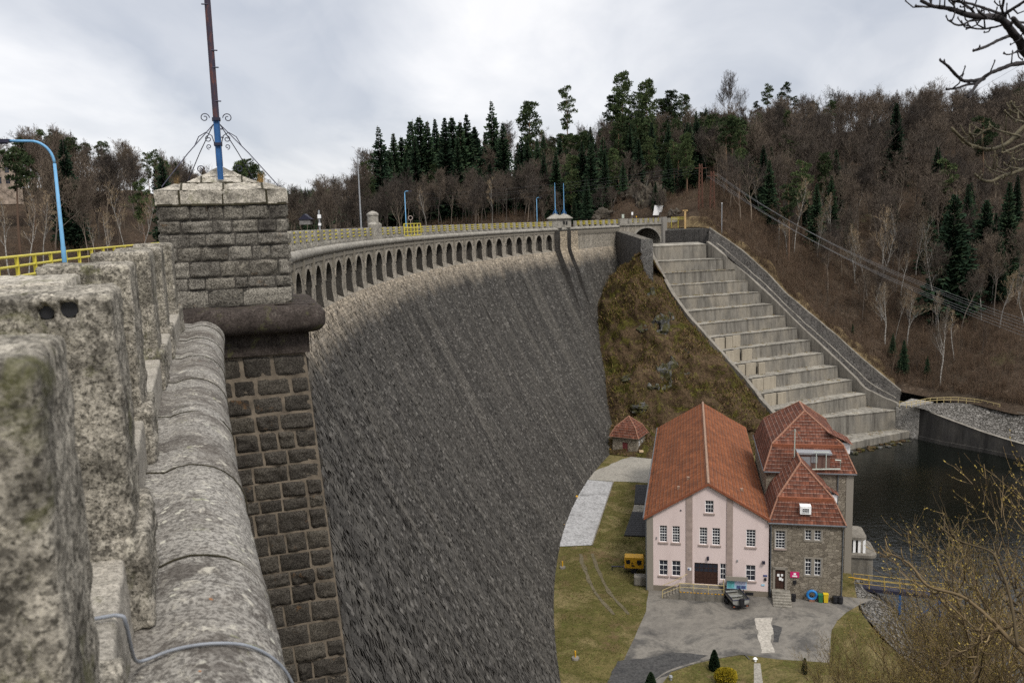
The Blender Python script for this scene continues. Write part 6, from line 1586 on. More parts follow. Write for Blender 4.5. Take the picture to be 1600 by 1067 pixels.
leafy('golden_bush', 'round golden yellow bush on the front lawn', 'bush', pz(1135, 1068), ball_shape(.95, 1.35), 5200, .12, 'gold_leaf', 4)
b = MB(); p = pz(1048, 1062); b.lathe(p, [(0, 0), (.14, 0), (.14, .3), (.2, .32), (.14, .45), (0, .46)], 12); tag(b.build('ground_lamp', M['grey_metal']), 'small grey ground lamp on the lawn kerb', 'lamp')
b = MB(); p = pz(1180, 1033); b.lathe(p, [(0, 0), (.12, 0), (.12, .25), (.22, .28), (.1, .4), (0, .42)], 12); tag(b.build('ground_lamp', M['white_paint']), 'small white ground lamp by the lawn footpath', 'lamp')
# ================================================================== TERRAIN
b = MB(); b.poly([V3((-6000, -6000, -48)), V3((6000, -6000, -48)), V3((6000, 6000, -48)), V3((-6000, 6000, -48))]); tag(b.build('ground', M['bed']), kind='structure')
# px column: (d0, z0, d1, z1)  base and ridge of the wooded slopes round the valley
def dz(p): return (math.hypot(p.x, p.y), p.z)
base_tab = []
for px, d, z in ((-420, 150, -9), (-250, 160, -9), (0, 172, -9), (250, 200, -9), (400, 255, -9), (470, 270, -8), (530, 258, -7), (590, 245, -4.5), (700, 243, -3.8), (800, 240, -3.6), (900, 238, -3.4), (1000, 236, -3.0)):
    base_tab.append((px, d, z))
for k in range(0, 61, 6):
    P = OUT9[k]; base_tab.append((proj(P)[0], math.hypot(P.x, P.y) + .4, P.z + .1))
for P in FL[3:]:
    x, y = proj(P) if P.y > 5 else (9999, 0); base_tab.append((x if P.y > 5 else 3000, math.hypot(P.x, P.y) + .3, P.z + .05))
# keep the table strictly rising in azimuth
AZ = lambda px: math.atan((px - 800) / F_PX)
bt2 = []
for px, d, z in sorted(base_tab):
    if not bt2 or px > bt2[-1][0] + 1: bt2.append((px, d, z))
base_tab = bt2
ridge_tab = [(-420, 300, 16), (0, 290, 14), (120, 290, 14), (250, 310, 10), (330, 330, 6), (420, 400, 1), (470, 560, -2), (530, 480, 1), (590, 350, 4), (700, 340, 9), (800, 335, 15), (880, 325, 19), (960, 315, 22), (1050, 315, 24),
             (1130, 325, 27), (1220, 345, 30), (1320, 360, 33), (1420, 380, 37), (1520, 400, 43), (1600, 420, 48), (1750, 450, 56), (2600, 420, 60)]
def tab(tb, x, c):
    if x <= tb[0][0]: return tb[0][c]
    for a, b_ in zip(tb, tb[1:]):
        if x <= b_[0]: return a[c] + (b_[c] - a[c]) * (x - a[0]) / (b_[0] - a[0])
    return tb[-1][c]
def pxof(P): return 800 + F_PX * P.x / max(1e-3, P.y)
def terr(px, s):              # s: 0 base .. 1 ridge .. beyond
    a = AZ(px); d0, z0, d1, z1 = tab(base_tab, px, 1), tab(base_tab, px, 2), tab(ridge_tab, px, 1), tab(ridge_tab, px, 2)
    if s <= 1:
        d = d0 + (d1 - d0) * s
        e = s * (1.15 - .15 * s)
        z = z0 + (z1 - z0) * e
    else:
        d = d1 + (s - 1) * 400; z = z1 - 6 * (s - 1) + (3 * math.sin(s * 5))
    P = V3((math.sin(a) * d, math.cos(a) * d, z))
    k = min(1, s / .06)
    P.z += (nz(P, .02, 3) * 5 + nz(P, .07, 5) * 1.8 + nz(P, .25, 7) * .5) * k
    if 930 < px < 1075 and s < .5:        # rock cut behind the bridge
        P.z += 5 * math.exp(-((px - 985) / 36) ** 2) * math.sin(math.pi * min(1, s / .35)) ** .6 if s < .35 else 0
    return P
PXS = []
x = -420.0
while x < 2600:
    PXS.append(x); x += 9 if 560 < x < 1650 else 22
SS = [k / 40 for k in range(41)] + [1.1, 1.3, 1.8, 3.0, 6.0]
b = MB(); b.grid(lambda i, j: terr(PXS[i], SS[j]), len(PXS) - 1, len(SS) - 1)
tag(b.build('hillside', M['litter'], smooth=True), kind='structure')
# near edge drop of the far shore into the reservoir
b = MB(); b.grid(lambda i, j: terr(PXS[i], 0) + V3((0, 0, .1 if j == 0 else -14)) , len([p for p in PXS if p < 1000]), 1); tag(b.build('shore', M['litter']), kind='structure')
# dry grass bank right of the bridge and along the chute
b = MB()
pts = [terr(1036 + 11 * k, .0) for k in range(8)]
def G(i, j):
    px = 1036 + 96 * i / 16; P = terr(px, .0 + .06 * j / 6 * (1 - .5 * (i / 16) ** 2)); P.z += -.15 + math.sin(math.pi * i / 16) * (.5 + 1.0 * math.sin(math.pi * j / 6) * .6) + nz(P, .4, 2) * .35; return P
b.grid(G, 16, 6); tag(b.build('dry_bank', M['dry_bank'], smooth=True), kind='structure')
b = MB()
def G(i, j):
    k = 4 + i * 56 / 60; P = OUT9[min(60, int(k))]; px = proj(P)[0]; q = terr(px, .0015 + .028 * j / 3 * (1 + nz(P, .2, 1))); q.z += .12; return q
b.grid(G, 60, 3); tag(b.build('grass_verge', M['dry_bank'], smooth=True), kind='structure')
def rock_at(px, s, size, seed, sq, label, mat='rock'):
    P = terr(px, s); bm = bmesh.new(); bmesh.ops.create_icosphere(bm, subdivisions=4, radius=1)
    for v in bm.verts:
        c = v.co.copy(); k = 1 + .45 * nz(c, 1.1, seed) + .25 * nz(c, 3, seed) + (mnoise.cell(c * 2.4 + V3((seed, 0, 0))) - .5) * .25
        v.co = V3((c.x * sq[0], c.y * sq[1], c.z * sq[2])) * size * k
    me = bpy.data.meshes.new('boulder'); bm.to_mesh(me); bm.free(); me.materials.append(M[mat]); o = bpy.data.objects.new('boulder', me); COL.objects.link(o); o.location = P; tag(o, label, 'rock')
M['rock_brown'] = m_ground('brown_rock', [(.04, .036, .032), (.11, .095, .075), (.065, .055, .042), (.15, .135, .115)], .35, 1.6, 1.0, .4, (.3, .6, (.1, .095, .03), .7))
for k, (px, s, sz, sq, lb) in enumerate([(948, .05, 2.4, (1.3, .8, 1.2), 'brown rock face beside the road, left one behind the bridge'), (1010, .1, 3.4, (.9, .8, 1.5), 'tall rock face above the white banner'), (1032, .13, 3.4, (.6, .8, 1.9), 'steep grey rock slab right of the white banner'), (925, .07, 2.0, (1.2, .8, 1), 'low brown rock left of the rock face behind the bridge'), (1058, .08, 1.8, (1.2, .8, 1), 'brown boulder behind the yellow gate at the road end'), (985, .14, 2.6, (1, .8, 1.3), 'dark rock at the foot of the wood above the bridge')]):
    rock_at(px, s, sz, 31 + k * 4, sq, lb, 'rock_brown')

# ================================================================== TREE PROTOTYPES
def rdir(r, d, ang):
    o = d.orthogonal().normalized(); o.rotate(Matrix.Rotation(r.uniform(0, 6.283), 3, d)); return (d * math.cos(ang) + o * math.sin(ang)).normalized()
def rib(b, a, c, w0, w1, r):
    d = (c - a)
    if d.length < 1e-6: return
    s = rdir(r, d.normalized(), math.pi / 2); b.poly([a - s * w0, a + s * w0, c + s * w1, c - s * w1])
def new_tree(name, trunk_mb, crown_mb, tm, cm, nm2='crown'):
    t = bpy.data.objects.new(name, None); t.empty_display_size = .5
    for mb, mm, nn in ((trunk_mb, tm, 'trunk'), (crown_mb, cm, nm2)):
        me = bpy.data.meshes.new(nn); me.from_pydata(mb.v, [], mb.f); me.materials.append(M[mm]); o = bpy.data.objects.new(nn, me); o.parent = t
    return t
def spruce(seed, H=26, base=.08, wid=3.4, dens=1.0, gap=.0):
    r = random.Random(seed); tb = MB(); cb = MB()
    tb.tube([V3((0, 0, -1)), V3((0, 0, H * .5)), V3((r.uniform(-.3, .3), 0, H))], [.32, .2, .03], 6)
    z = H * base
    while z < H - .3:
        t = (z - H * base) / (H * (1 - base)); L = wid * (1 - t) ** .85 * r.uniform(.75, 1.15) * (.75 + .25 * min(1, t / .15)) + .15
        n = int((8 if t < .7 else 6) * dens) + 1; a0 = r.uniform(0, 6.28)
        for k in range(n):
            if r.random() < gap: continue
            a = a0 + 6.283 * k / n + r.uniform(-.3, .3); l = L * r.uniform(.65, 1.15); el = .25 - .55 * (1 - t); d = V3((math.cos(a), math.sin(a), 0)); s = V3((-d.y, d.x, 0))
            m_ = max(2, int(l / .6))
            for q in range(m_):
                f0, f1 = q / m_, (q + 1.25) / m_; drp = lambda f: V3((0, 0, el * f * l - .12 * l * f * f * 1.2 + .12 * l * f ** 3))
                p0, p1 = d * l * f0 + drp(f0), d * l * f1 + drp(f1); w = (.5 * l * (1 - f0) + .25) * r.uniform(.6, 1.1) * .62
                z0 = V3((0, 0, z + r.uniform(-.12, .12)))
                for sg in (-1, 1):
                    e = s * sg * w + d * w * .5 + V3((0, 0, -w * r.uniform(.5, 1.15)))
                    cb.poly([z0 + p0, z0 + p1, z0 + (p0 + p1) / 2 + e])
                hh = (.55 + .25 * (1 - t)) * r.uniform(.6, 1.2); cb.poly([z0 + p0 + V3((0, 0, .1)), z0 + p1 + V3((0, 0, .05)), z0 + (p0 + p1) / 2 + s * r.uniform(-.3, .3) - V3((0, 0, hh))])
        z += r.uniform(.36, .6) * (1.1 if t < .5 else .85)
    return tb, cb
def pine(seed, H=25, cr=.45, wid=3.2, lean=0.0, n=26):
    r = random.Random(seed); tb = MB(); cb = MB()
    tp = lambda f: V3((lean * f * H + .5 * math.sin(f * 4 + seed) * f, .3 * math.cos(f * 5 + seed) * f, H * f))
    tb.tube([tp(0) - V3((0, 0, 1))] + [tp(k / 8) for k in range(1, 9)], [.3 * (1 - .85 * k / 8) for k in range(9)], 6)
    for k in range(n):
        f = 1 - cr * (k + r.random()) / n; base = tp(f * .985); t = (1 - f) / cr
        L = wid * (.25 + .75 * math.sin(math.pi * min(.93, .12 + t * .85))) * r.uniform(.55, 1.1); a = r.uniform(0, 6.283); d = V3((math.cos(a), math.sin(a), r.uniform(.1, .5))).normalized(); tip = base + d * L
        tb.tube([base, base + d * L * .55 - V3((0, 0, .1)), tip], [.07, .045, .02], 3)
        R = (.75 + .5 * L / wid) * r.uniform(.75, 1.15)
        for q in range(int(80 * R)):
            v = V3((r.gauss(0, 1), r.gauss(0, 1), r.gauss(0, 1))).normalized() * r.random() ** .4; p = tip - d * R * .35 + V3((v.x * R * 1.15, v.y * R * 1.15, v.z * R * .62)); dd = (v + V3((0, 0, .6))).normalized(); s = rdir(r, dd, math.pi / 2); w = r.uniform(.26, .52)
            cb.poly([p - s * w * .5, p + s * w * .5, p + dd * w * 1.2])
    return tb, cb
def bare(seed, H=20, trunk=.32, spread=.62, levels=5, tw=.02, kids=(7, 5, 5, 4, 4), up=.22, r0=.24, len0=.42, lean=0.0, droop=0.0):
    r = random.Random(seed); tb = MB(); cb = MB()
    d0 = V3((lean, lean * .3, 1)).normalized()
    path = [V3((0, 0, -1))]; p = V3((0, 0, 0)); d = d0.copy(); nseg = 8
    for k in range(nseg + 1): path.append(p.copy()); d = (d + V3((r.uniform(-.1, .1), r.uniform(-.1, .1), .04))).normalized(); p = p + d * H * .92 / nseg
    tb.tube(path, [r0 * 1.15] + [r0 * (1 - .9 * k / nseg) for k in range(nseg + 1)], 6)
    def grow(p, d, L, rad, lv):
        q = [p]; dd = d.copy(); n = 3 if lv < 3 else 2
        for k in range(n): dd = (dd + V3((r.uniform(-.22, .22), r.uniform(-.22, .22), up - droop * lv * .1))).normalized(); q.append(q[-1] + dd * L / n)
        if lv <= 2: tb.tube(q, [rad * (1 - .6 * k / n) for k in range(n + 1)], 4 if lv < 2 else 3, cap=False)
        else:
            for k in range(n): rib(cb, q[k], q[k + 1], max(tw * .5, rad * (1 - .3 * k / n)), max(tw * .4, rad * (1 - .3 * (k + 1) / n)), r)
        if lv >= levels: return
        for k in range(kids[lv]):
            f = r.uniform(.25, 1.0); i = min(n - 1, int(f * n)); pp = q[i].lerp(q[i + 1], f * n - i); dk = rdir(r, (q[i + 1] - q[i]).normalized(), r.uniform(.35, .95))
            if dk.z < -.25: dk.z *= -.3
            grow(pp, dk.normalized(), L * r.uniform(.42, .68), max(tw * .5, rad * .5), lv + 1)
    for k in range(kids[0] + 3):
        f = trunk + (1 - trunk) * (k + r.random() * .8) / (kids[0] + 3); i = 1 + min(nseg - 1, int(f * nseg)); pp = path[i].lerp(path[i + 1], f * nseg - int(f * nseg)) if i + 1 < len(path) else path[-1]
        a = r.uniform(0, 6.283); ang = spread * r.uniform(.7, 1.25) * (1.1 - .5 * f); dk = (V3((math.cos(a) * math.sin(ang), math.sin(a) * math.sin(ang), math.cos(ang)))).normalized()
        grow(pp, dk, H * len0 * (1.15 - .75 * f) * r.uniform(.75, 1.15), r0 * .42 * (1.1 - f * .6), 1)
    return tb, cb
PT = {}
PT['spruce'] = [new_tree('spruce_tree', *spruce(s, H, ba, w, 1.0, g), 'bark', 'spruce') for s, H, ba, w, g in ((1, 27, .06, 3.6, .0), (2, 24, .1, 3.0, .05), (3, 28, .18, 3.2, .12), (4, 20, .03, 3.5, 0))]
PT['gaunt'] = [new_tree('spruce_tree', *spruce(8, 28, .2, 3.6, .75, .3), 'bark', 'spruce')]
PT['pine'] = [new_tree('pine_tree', *pine(s, H, c, w, l, n), 'bark_pine', 'pine') for s, H, c, w, l, n in ((11, 25, .42, 2.9, .0, 24), (12, 23, .36, 3.2, .03, 22), (13, 26, .5, 3.0, -.02, 30), (14, 24, .3, 2.6, .02, 16))]
PT['densepine'] = [new_tree('pine_tree', *pine(s, H, .72, w, 0, n), 'bark_pine', 'pine') for s, H, w, n in ((15, 24, 2.7, 52), (16, 26, 3.3, 60))]
PT['bare'] = [new_tree('bare_tree', *bare(s, H, t_, sp, 5, .05, (8, 5, 5, 4, 3), .2, .2, l0), 'bark', 'twig') for s, H, t_, sp, l0 in ((21, 20, .32, .75, .5), (22, 22, .42, .6, .42), (23, 18, .28, .85, .55), (24, 21, .5, .55, .4), (25, 19, .36, .75, .5))]
PT['crownbare'] = [new_tree('bare_tree', *bare(26, 19, .3, .8, 5, .045, (8, 6, 5, 4, 3), .3, .3, .55), 'bark', 'twig')]
PT['birch'] = [new_tree('birch_tree', *bare(s, H, .4, .4, 4, .035, (5, 4, 4, 3), .22, .13, .26, le, .02), 'birch', 'twig_tan') for s, H, le in ((31, 18, .05), (32, 16, -.12), (33, 19, .12), (34, 15, .2))]
PT['pale'] = [new_tree('bare_tree', *bare(s, H, .3, .5, 4, .025, (6, 5, 5, 4), .25, .14, .36), 'birch', 'twig_tan') for s, H in ((36, 13), (37, 11))]
PT['small'] = [new_tree('sapling', *bare(s, H, .15, .45, 4, .014, (6, 5, 4, 3), .2, .06, .4), 'twig', 'brush') for s, H in ((41, 6), (42, 7), (43, 5))]
used = set()
def plant(kind, P, scale, rot, label, group, r, cat=None):
    pr = PT[kind]; src = pr[r.randrange(len(pr))]
    t = src.copy(); COL.objects.link(t)
    for ch in src.children: c = ch.copy(); COL.objects.link(c); c.parent = t
    t.location = P; t.rotation_euler = (0, 0, rot); t.scale = (scale,) * 3
    nm = {'spruce': 'spruce', 'gaunt': 'spruce', 'pine': 'pine tree', 'densepine': 'pine tree', 'bare': 'tree', 'crownbare': 'tree', 'birch': 'birch', 'pale': 'tree', 'small': 'sapling'}[kind]
    tag(t, label, cat or nm, group); return t
HT = {'spruce': [27, 24, 28, 20], 'gaunt': [28], 'pine': [25, 23, 26, 24], 'densepine': [24, 26], 'bare': [20, 22, 18, 21, 19], 'crownbare': [19], 'birch': [18, 16, 19, 15], 'pale': [13, 11], 'small': [6, 7, 5]}
# skyline that the tree tops make in the photograph (pixel column, pixel row)
SKY = [(-420, 225), (0, 222), (60, 215), (75, 205), (130, 212), (200, 232), (250, 238), (300, 250), (350, 275), (420, 285), (455, 288), (490, 276), (535, 262), (560, 262), (590, 236), (600, 200), (650, 196), (740, 190), (800, 205), (860, 206), (900, 205), (950, 188), (1000, 175), (1080, 178), (1160, 170), (1260, 160), (1330, 145), (1420, 138), (1500, 145), (1600, 128), (2600, 90)]
def skytop(px): return tab(SKY, px, 1)
def plant_px(kind, px, s, r, label, group, scale=None, sink=.3, maxsky=True, top=None):
    P = terr(px, s); P.z -= sink
    pr = PT[kind]; k = r.randrange(len(pr)); src = pr[k]; H = HT[kind][k]
    sc = scale or r.uniform(.8, 1.1)
    d = math.hypot(P.x, P.y)
    ty = top if top else (skytop(px) + r.uniform(0, 14))
    zt = atdist(px, ty, d).z
    if top: sc = (zt - P.z) / H
    elif maxsky and P.z + H * sc > zt:
        sc = max(.35, (zt - P.z) / H)
    t = src.copy(); COL.objects.link(t)
    for ch in src.children: c = ch.copy(); COL.objects.link(c); c.parent = t
    t.location = P; t.rotation_euler = (0, 0, r.uniform(0, 6.283)); wq = 1.3 if kind in ('spruce', 'gaunt') else 1.0; t.scale = (sc * wq * r.uniform(.85, 1.2), sc * wq * r.uniform(.85, 1.2), sc)
    nm = {'spruce': 'spruce', 'gaunt': 'spruce', 'pine': 'pine tree', 'densepine': 'pine tree', 'bare': 'bare tree', 'crownbare': 'bare tree', 'birch': 'birch', 'pale': 'bare tree', 'small': 'sapling'}[kind]
    tag(t, label, nm, group); return t
R1 = random.Random(77)
# --- individual skyline trees
plant_px('pine', 893, .93, R1, 'lone pine with a bare trunk standing clear above the dark spruces on the skyline', None, top=138)
plant_px('gaunt', 779, .6, R1, 'gaunt open spruce tallest above the left spruce clump on the skyline', None, top=156)
plant_px('densepine', 838, .7, R1, 'dense oval pine on the skyline between gaunt spruce and lone pine', None, top=160)
plant_px('crownbare', 1140, .95, R1, 'round crowned bare tree on the skyline between two pine groups', None, top=137)
plant_px('densepine', 978, .75, R1, 'tallest pointed pine on the skyline above the bridge', None, top=114)
for px, s, tp in ((1016, .7, 126), (1052, .75, 142), (1070, .8, 148), (962, .8, 150), (1000, .85, 145), (1035, .8, 155)):
    plant_px('densepine', px, s, R1, 'tall pine in the skyline group above the bridge, beside the tallest one', 'tall pines above the bridge', top=tp)
for px, s, tp in ((1198, .8, 134), (1222, .82, 131), (1240, .85, 152), (1185, .85, 160)):
    plant_px('pine', px, s, R1, 'broad pine on the skyline right of the round crowned bare tree', 'broad skyline pines at the right', top=tp)
plant_px('gaunt', 606, .25, R1, 'leftmost dark spruce of the clump behind the dam crest', None, top=196)
for px, tp in ((628, 207), (640, 212), (655, 186), (668, 180), (680, 188), (692, 184), (707, 182), (718, 181), (730, 188), (740, 176), (752, 196), (795, 190), (660, 215), (700, 210), (725, 214), (645, 235), (620, 232)):
    plant_px('spruce', px, R1.uniform(.2, .55), R1, 'dark spruce in the dense clump behind the dam crest, left of the gaunt one', 'spruces of the dense clump behind the dam crest', top=tp)
plant_px('spruce', 1574, .2, R1, 'dark full spruce low on the right hillside near the photo edge', None, top=283)
for px, tp in ((1362, 180), (1350, 196), (1395, 160), (1320, 250), (1380, 285), (1412, 262), (1350, 255), (1290, 215), (1305, 232), (1340, 205), (1372, 225), (1400, 240), (1430, 275), (1395, 300), (1445, 290), (1270, 228)):
    plant_px('spruce', px, R1.uniform(.35, .7), R1, 'green spruce among bare trees at the middle of the right hillside', 'spruces at the middle of the right hillside', top=tp)
for px, tp in ((1490, 300), (1510, 285), (1540, 310), (1530, 350), (1478, 330), (1556, 330), (1500, 360), (1565, 370)):
    plant_px('spruce', px, R1.uniform(.12, .3), R1, 'dark spruce in the shady clump at the right edge of the hillside', 'spruces of the shady clump at the right', top=tp)
for k, (px, py, tp, kd) in enumerate(((1373, 470, 335, 'birch'), (1387, 475, 320, 'birch'), (1360, 470, 360, 'birch'), (1470, 510, 340, 'birch'), (1412, 460, 375, 'birch'), (1455, 480, 390, 'birch'), (1525, 480, 395, 'pale'), (1555, 470, 400, 'pale'), (1540, 500, 415, 'pale'), (1390, 540, 450, 'pale'), (1425, 540, 455, 'pale'), (1480, 600, 490, 'pale'), (1500, 560, 485, 'birch'), (1405, 530, 445, 'birch'))):
    # find s so that the foot lands on the row
    s = min((abs(proj(terr(px, q / 100))[1] - py), q / 100) for q in range(1, 100))[1]
    plant_px(kd, px, s, R1, 'slender pale trunked tree on the open slope above the chute wall', 'pale trunked trees on the slope above the chute', top=tp)
for px, py, tp, lb in ((1458, 590, 555, 'dark bushy young spruce above the curved bank railing'), (1402, 560, 520, 'small green spruce among the saplings above the chute coping'), (1420, 585, 530, 'slim green young spruce left of the dark bushy one'), (1338, 520, 505, 'tiny green spruce beside the chute coping')):
    s = min((abs(proj(terr(px, q / 200))[1] - py), q / 200) for q in range(1, 100))[1]
    plant_px('spruce', px, s, R1, lb, None, top=tp)
for px, tp in ((905, 212), (918, 205), (930, 208), (944, 200), (870, 215), (885, 210), (1090, 172), (1105, 168), (1122, 178), (1165, 178), (1260, 178), (1150, 205), (1175, 215), (1210, 190), (1235, 200), (1250, 225), (1125, 215), (1098, 205)):
    plant_px(R1.choice(['spruce', 'densepine']), px, R1.uniform(.5, .95), R1, 'dark conifer in the band of wood from the twin turrets to the broad skyline pines', 'conifers of the central skyline wood', top=tp)
# --- the woods
def wood(n, x0, x1, s0, s1, mix, group_area, seed, dmin=3.2, sc=(.8, 1.1), front=1.0):
    r = random.Random(seed); pts = []; tries = 0
    while len(pts) < n and tries < n * 40:
        tries += 1; px = r.uniform(x0, x1); s = s0 + (s1 - s0) * r.random() ** front; P = terr(px, s)
        if px < 40 and s < .62: continue
        if 1035 < px < 1140 and s < .12: continue
        if 1082 < px < 1128 and s < .34: continue
        if any((P.x - q.x) ** 2 + (P.y - q.y) ** 2 < dmin * dmin for q in pts): continue
        pts.append(P); u = r.random(); acc = 0
        for kd, w in mix:
            acc += w
            if u <= acc: break
        kn = {'spruce': 'spruce', 'pine': 'pine', 'densepine': 'pine', 'bare': 'bare tree', 'birch': 'birch', 'pale': 'pale bare tree', 'small': 'sapling', 'gaunt': 'spruce', 'crownbare': 'bare tree'}[kd]
        adj = {'spruce': 'dark green', 'pine': 'long trunked', 'bare': 'leafless brown', 'birch': 'white trunked', 'pale': 'slender'}.get(kd, 'green')
        plant_px(kd, px, s, r, '%s %s %s' % (adj, kn, group_area), '%ss %s' % (kn, group_area), r.uniform(*sc))
wood(48, -60, 300, .02, 1.0, [('bare', .52), ('spruce', .2), ('pine', .18), ('birch', .1)], 'on the wooded hill at the far left', 1, 4, (.7, .95))
for px, tp in ((92, 205), (110, 206), (118, 212), (185, 222), (250, 240), (262, 236), (228, 245)):
    plant_px('pine', px, .9, R1, 'pine standing above the bare wood on the far left skyline', 'skyline pines at the far left', top=tp)
for px, tp in ((22, 300), (50, 295), (75, 300), (225, 300), (180, 330), (160, 330)):
    s = R1.uniform(.03, .12); plant_px('birch', px, s, R1, 'leaning white birch near the reservoir shore at the far left', 'birches on the far left shore', top=tp)
for px, tp in ((392, 252), (403, 250), (412, 258), (385, 262)):
    plant_px('densepine', px, .55, R1, 'pine showing over the right shoulder of the stone tower cap', 'pines behind the stone tower', top=tp)
wood(16, 300, 470, .05, .9, [('bare', .5), ('spruce', .5)], 'on the low shore behind the stone tower', 12, 5)
wood(30, 425, 600, .02, .5, [('bare', .86), ('pine', .08), ('birch', .06)], 'beyond the crest left of the spruce clump', 2, 4, (.7, .95))
wood(22, 440, 600, .5, 1.0, [('bare', .6), ('spruce', .4)], 'on the far bank left of the spruce clump', 22, 5)
wood(36, 600, 860, .0, .28, [('bare', .82), ('birch', .12), ('spruce', .06)], 'along the far shore below the spruce clump', 3, 3.4, (.42, .78))
wood(74, 600, 860, .25, 1.0, [('spruce', .8), ('bare', .15), ('pine', .05)], 'filling the hill behind the dam crest', 4, 3.6, (.7, 1))
wood(105, 850, 1010, .12, 1.0, [('spruce', .6), ('densepine', .22), ('bare', .18)], 'in the dark wood above the twin turrets', 5, 3.2, (.55, .9))
wood(85, 985, 1180, .25, 1.0, [('densepine', .42), ('spruce', .28), ('bare', .16), ('pine', .14)], 'on the hill above the bridge', 6, 3.6, (.6, .95))
wood(40, 850, 1035, .03, .3, [('bare', .5), ('spruce', .3), ('pale', .2)], 'on the rocky slope over the road', 14, 3.4, (.3, .5))
wood(44, 1090, 1290, .1, .95, [('bare', .5), ('pine', .32), ('densepine', .12), ('spruce', .06)], 'on the slope right of the lattice masts', 7, 4.2, (.6, .95))
wood(112, 1200, 1650, .28, .85, [('bare', .93), ('pine', .03), ('spruce', .04)], 'covering the upper right hillside', 8, 4.2, (.75, 1.0))
wood(46, 1200, 1640, .1, .38, [('bare', .84), ('spruce', .16)], 'along the lower right hillside', 9, 4.2, (.5, .8))
wood(30, 1180, 1630, .1, .5, [('pale', .6), ('birch', .4)], 'slender among the brush of the right hillside', 15, 4, (.8, 1.15))
wood(40, 1130, 1640, .02, .3, [('small', 1.0)], 'on the open brown slope right of the spillway', 10, 2.6, (.7, 1.2))
wood(26, 1640, 1800, .05, 1.0, [('bare', 1.0)], 'beyond the right edge', 11, 5) if False else None
# the rest of the leafless wood, too dense to tell trunk from trunk
def mass(name, n, x0, x1, s0, s1, seed, label, scl=(.6, .95), dmin=2.0):
    r = random.Random(seed); srcs = [massproto(200 + k) for k in range(3)]; V = []; F = []; off = 0
    for k in range(n):
        px, s = r.uniform(x0, x1), s0 + (s1 - s0) * r.random(); P = terr(px, s)
        if px < 40 and s < .62: continue
        H = 20 * r.uniform(*scl); d = math.hypot(P.x, P.y); zt = atdist(px, skytop(px) + r.uniform(2, 22), d).z
        H = min(H, max(6, zt - P.z)); vs, fs = srcs[r.randrange(3)]; sc = H / 20; a = r.uniform(0, 6.28); ca, sa = math.cos(a) * sc * 1.15, math.sin(a) * sc * 1.15
        V.extend((P.x + v[0] * ca - v[1] * sa, P.y + v[0] * sa + v[1] * ca, P.z + v[2] * sc) for v in vs); F.extend(tuple(i + off for i in f) for f in fs); off += len(vs)
    me = bpy.data.meshes.new(name); me.from_pydata(V, [], F); me.materials.append(M['twig']); o = bpy.data.objects.new(name, me); COL.objects.link(o); tag(o, label, 'wood', None, 'stuff')
def massproto(seed):
    t_, c_ = bare(seed, 20, .3, .6, 4, .07, (7, 5, 4, 4), .22, .22, .4); k = len(t_.v)
    return t_.v + c_.v, t_.f + [tuple(i + k for i in f) for f in c_.f]
mass('leafless_wood', 190, 1180, 1680, .5, 1.05, 301, 'dense mass of leafless trees covering the right hillside')
mass('leafless_wood', 90, -60, 330, .3, 1.05, 302, 'dense mass of leafless trees on the far left hill')
mass('leafless_wood', 60, 440, 900, .0, .3, 303, 'dense mass of leafless trees along the far shore', (.4, .7))
# brush too dense to count
rb_ = random.Random(55); b = MB()
def brush(px, s, h):
    P = terr(px, s) - V3((0, 0, .1)); k = rb_.randint(3, 6)
    for q in range(k):
        d = V3((rb_.gauss(0, .22), rb_.gauss(0, .22), 1)).normalized(); a = P + V3((rb_.gauss(0, .3), rb_.gauss(0, .3), 0)); c = a + d * h * rb_.uniform(.5, 1.1); rib(b, a, c, .025, .01, rb_)
        for w in range(4):
            f = rb_.uniform(.3, .95); p = a.lerp(c, f); rib(b, p, p + rdir(rb_, d, rb_.uniform(.4, .8)) * h * rb_.uniform(.15, .35), .014, .006, rb_)
for k in range(8500):
    px = rb_.uniform(1095, 1640); s = .012 + .4 * rb_.random() ** 1.6; n_ = nz(terr(px, s), .05, 4)
    if n_ < -.25: continue
    brush(px, s, rb_.uniform(.8, 2.6) * (1 + n_))
for k in range(1300): brush(rb_.uniform(-40, 600), rb_.uniform(.005, .25), rb_.uniform(1, 3))
for k in range(1500): brush(rb_.uniform(600, 1090), rb_.uniform(.005, .25), rb_.uniform(1, 3))
tag(b.build('undergrowth', M['brush']), kind='stuff'); o = COL.objects['undergrowth']; o['label'] = 'brown leafless undergrowth covering the wooded slopes'; o['category'] = 'undergrowth'
# far conifer ridge between tower and wood
r = random.Random(91); b = MB()
for k in range(260):
    px = r.uniform(380, 620); d = r.uniform(520, 760); a = AZ(px); base = V3((math.sin(a) * d, math.cos(a) * d, -2 + (d - 520) * .012)); ty = 287 + r.uniform(0, 14) + abs(px - 470) * .02; h = atdist(px, ty, d).z - base.z
    if h < 5: continue
    for q in range(12):
        z = h * (.12 + .8 * q / 12); w = (1 - q / 12.5) * h * .15 + .3
        for e in range(5):
            an = r.uniform(0, 6.28); dd = V3((math.cos(an), math.sin(an), 0)); s_ = V3((-dd.y, dd.x, 0)); p = base + V3((0, 0, z)); b.poly([p + V3((0, 0, h * .1)), p + dd * w + s_ * w * .35 - V3((0, 0, h * .03)), p + dd * w - s_ * w * .35 - V3((0, 0, h * .03))])
o = b.build('distant_wood', M['spruce']); tag(o, 'hazy far conifer ridge seen right of the stone tower', 'wood', None, 'stuff')
b = MB(); b.grid(lambda i, j: V3((math.sin(AZ(340 + 30 * i)) * (440 + 150 * j), math.cos(AZ(340 + 30 * i)) * (440 + 150 * j), -9 + 3.5 * j)), 10, 3); tag(b.build('far_ground', M['litter']), kind='structure')

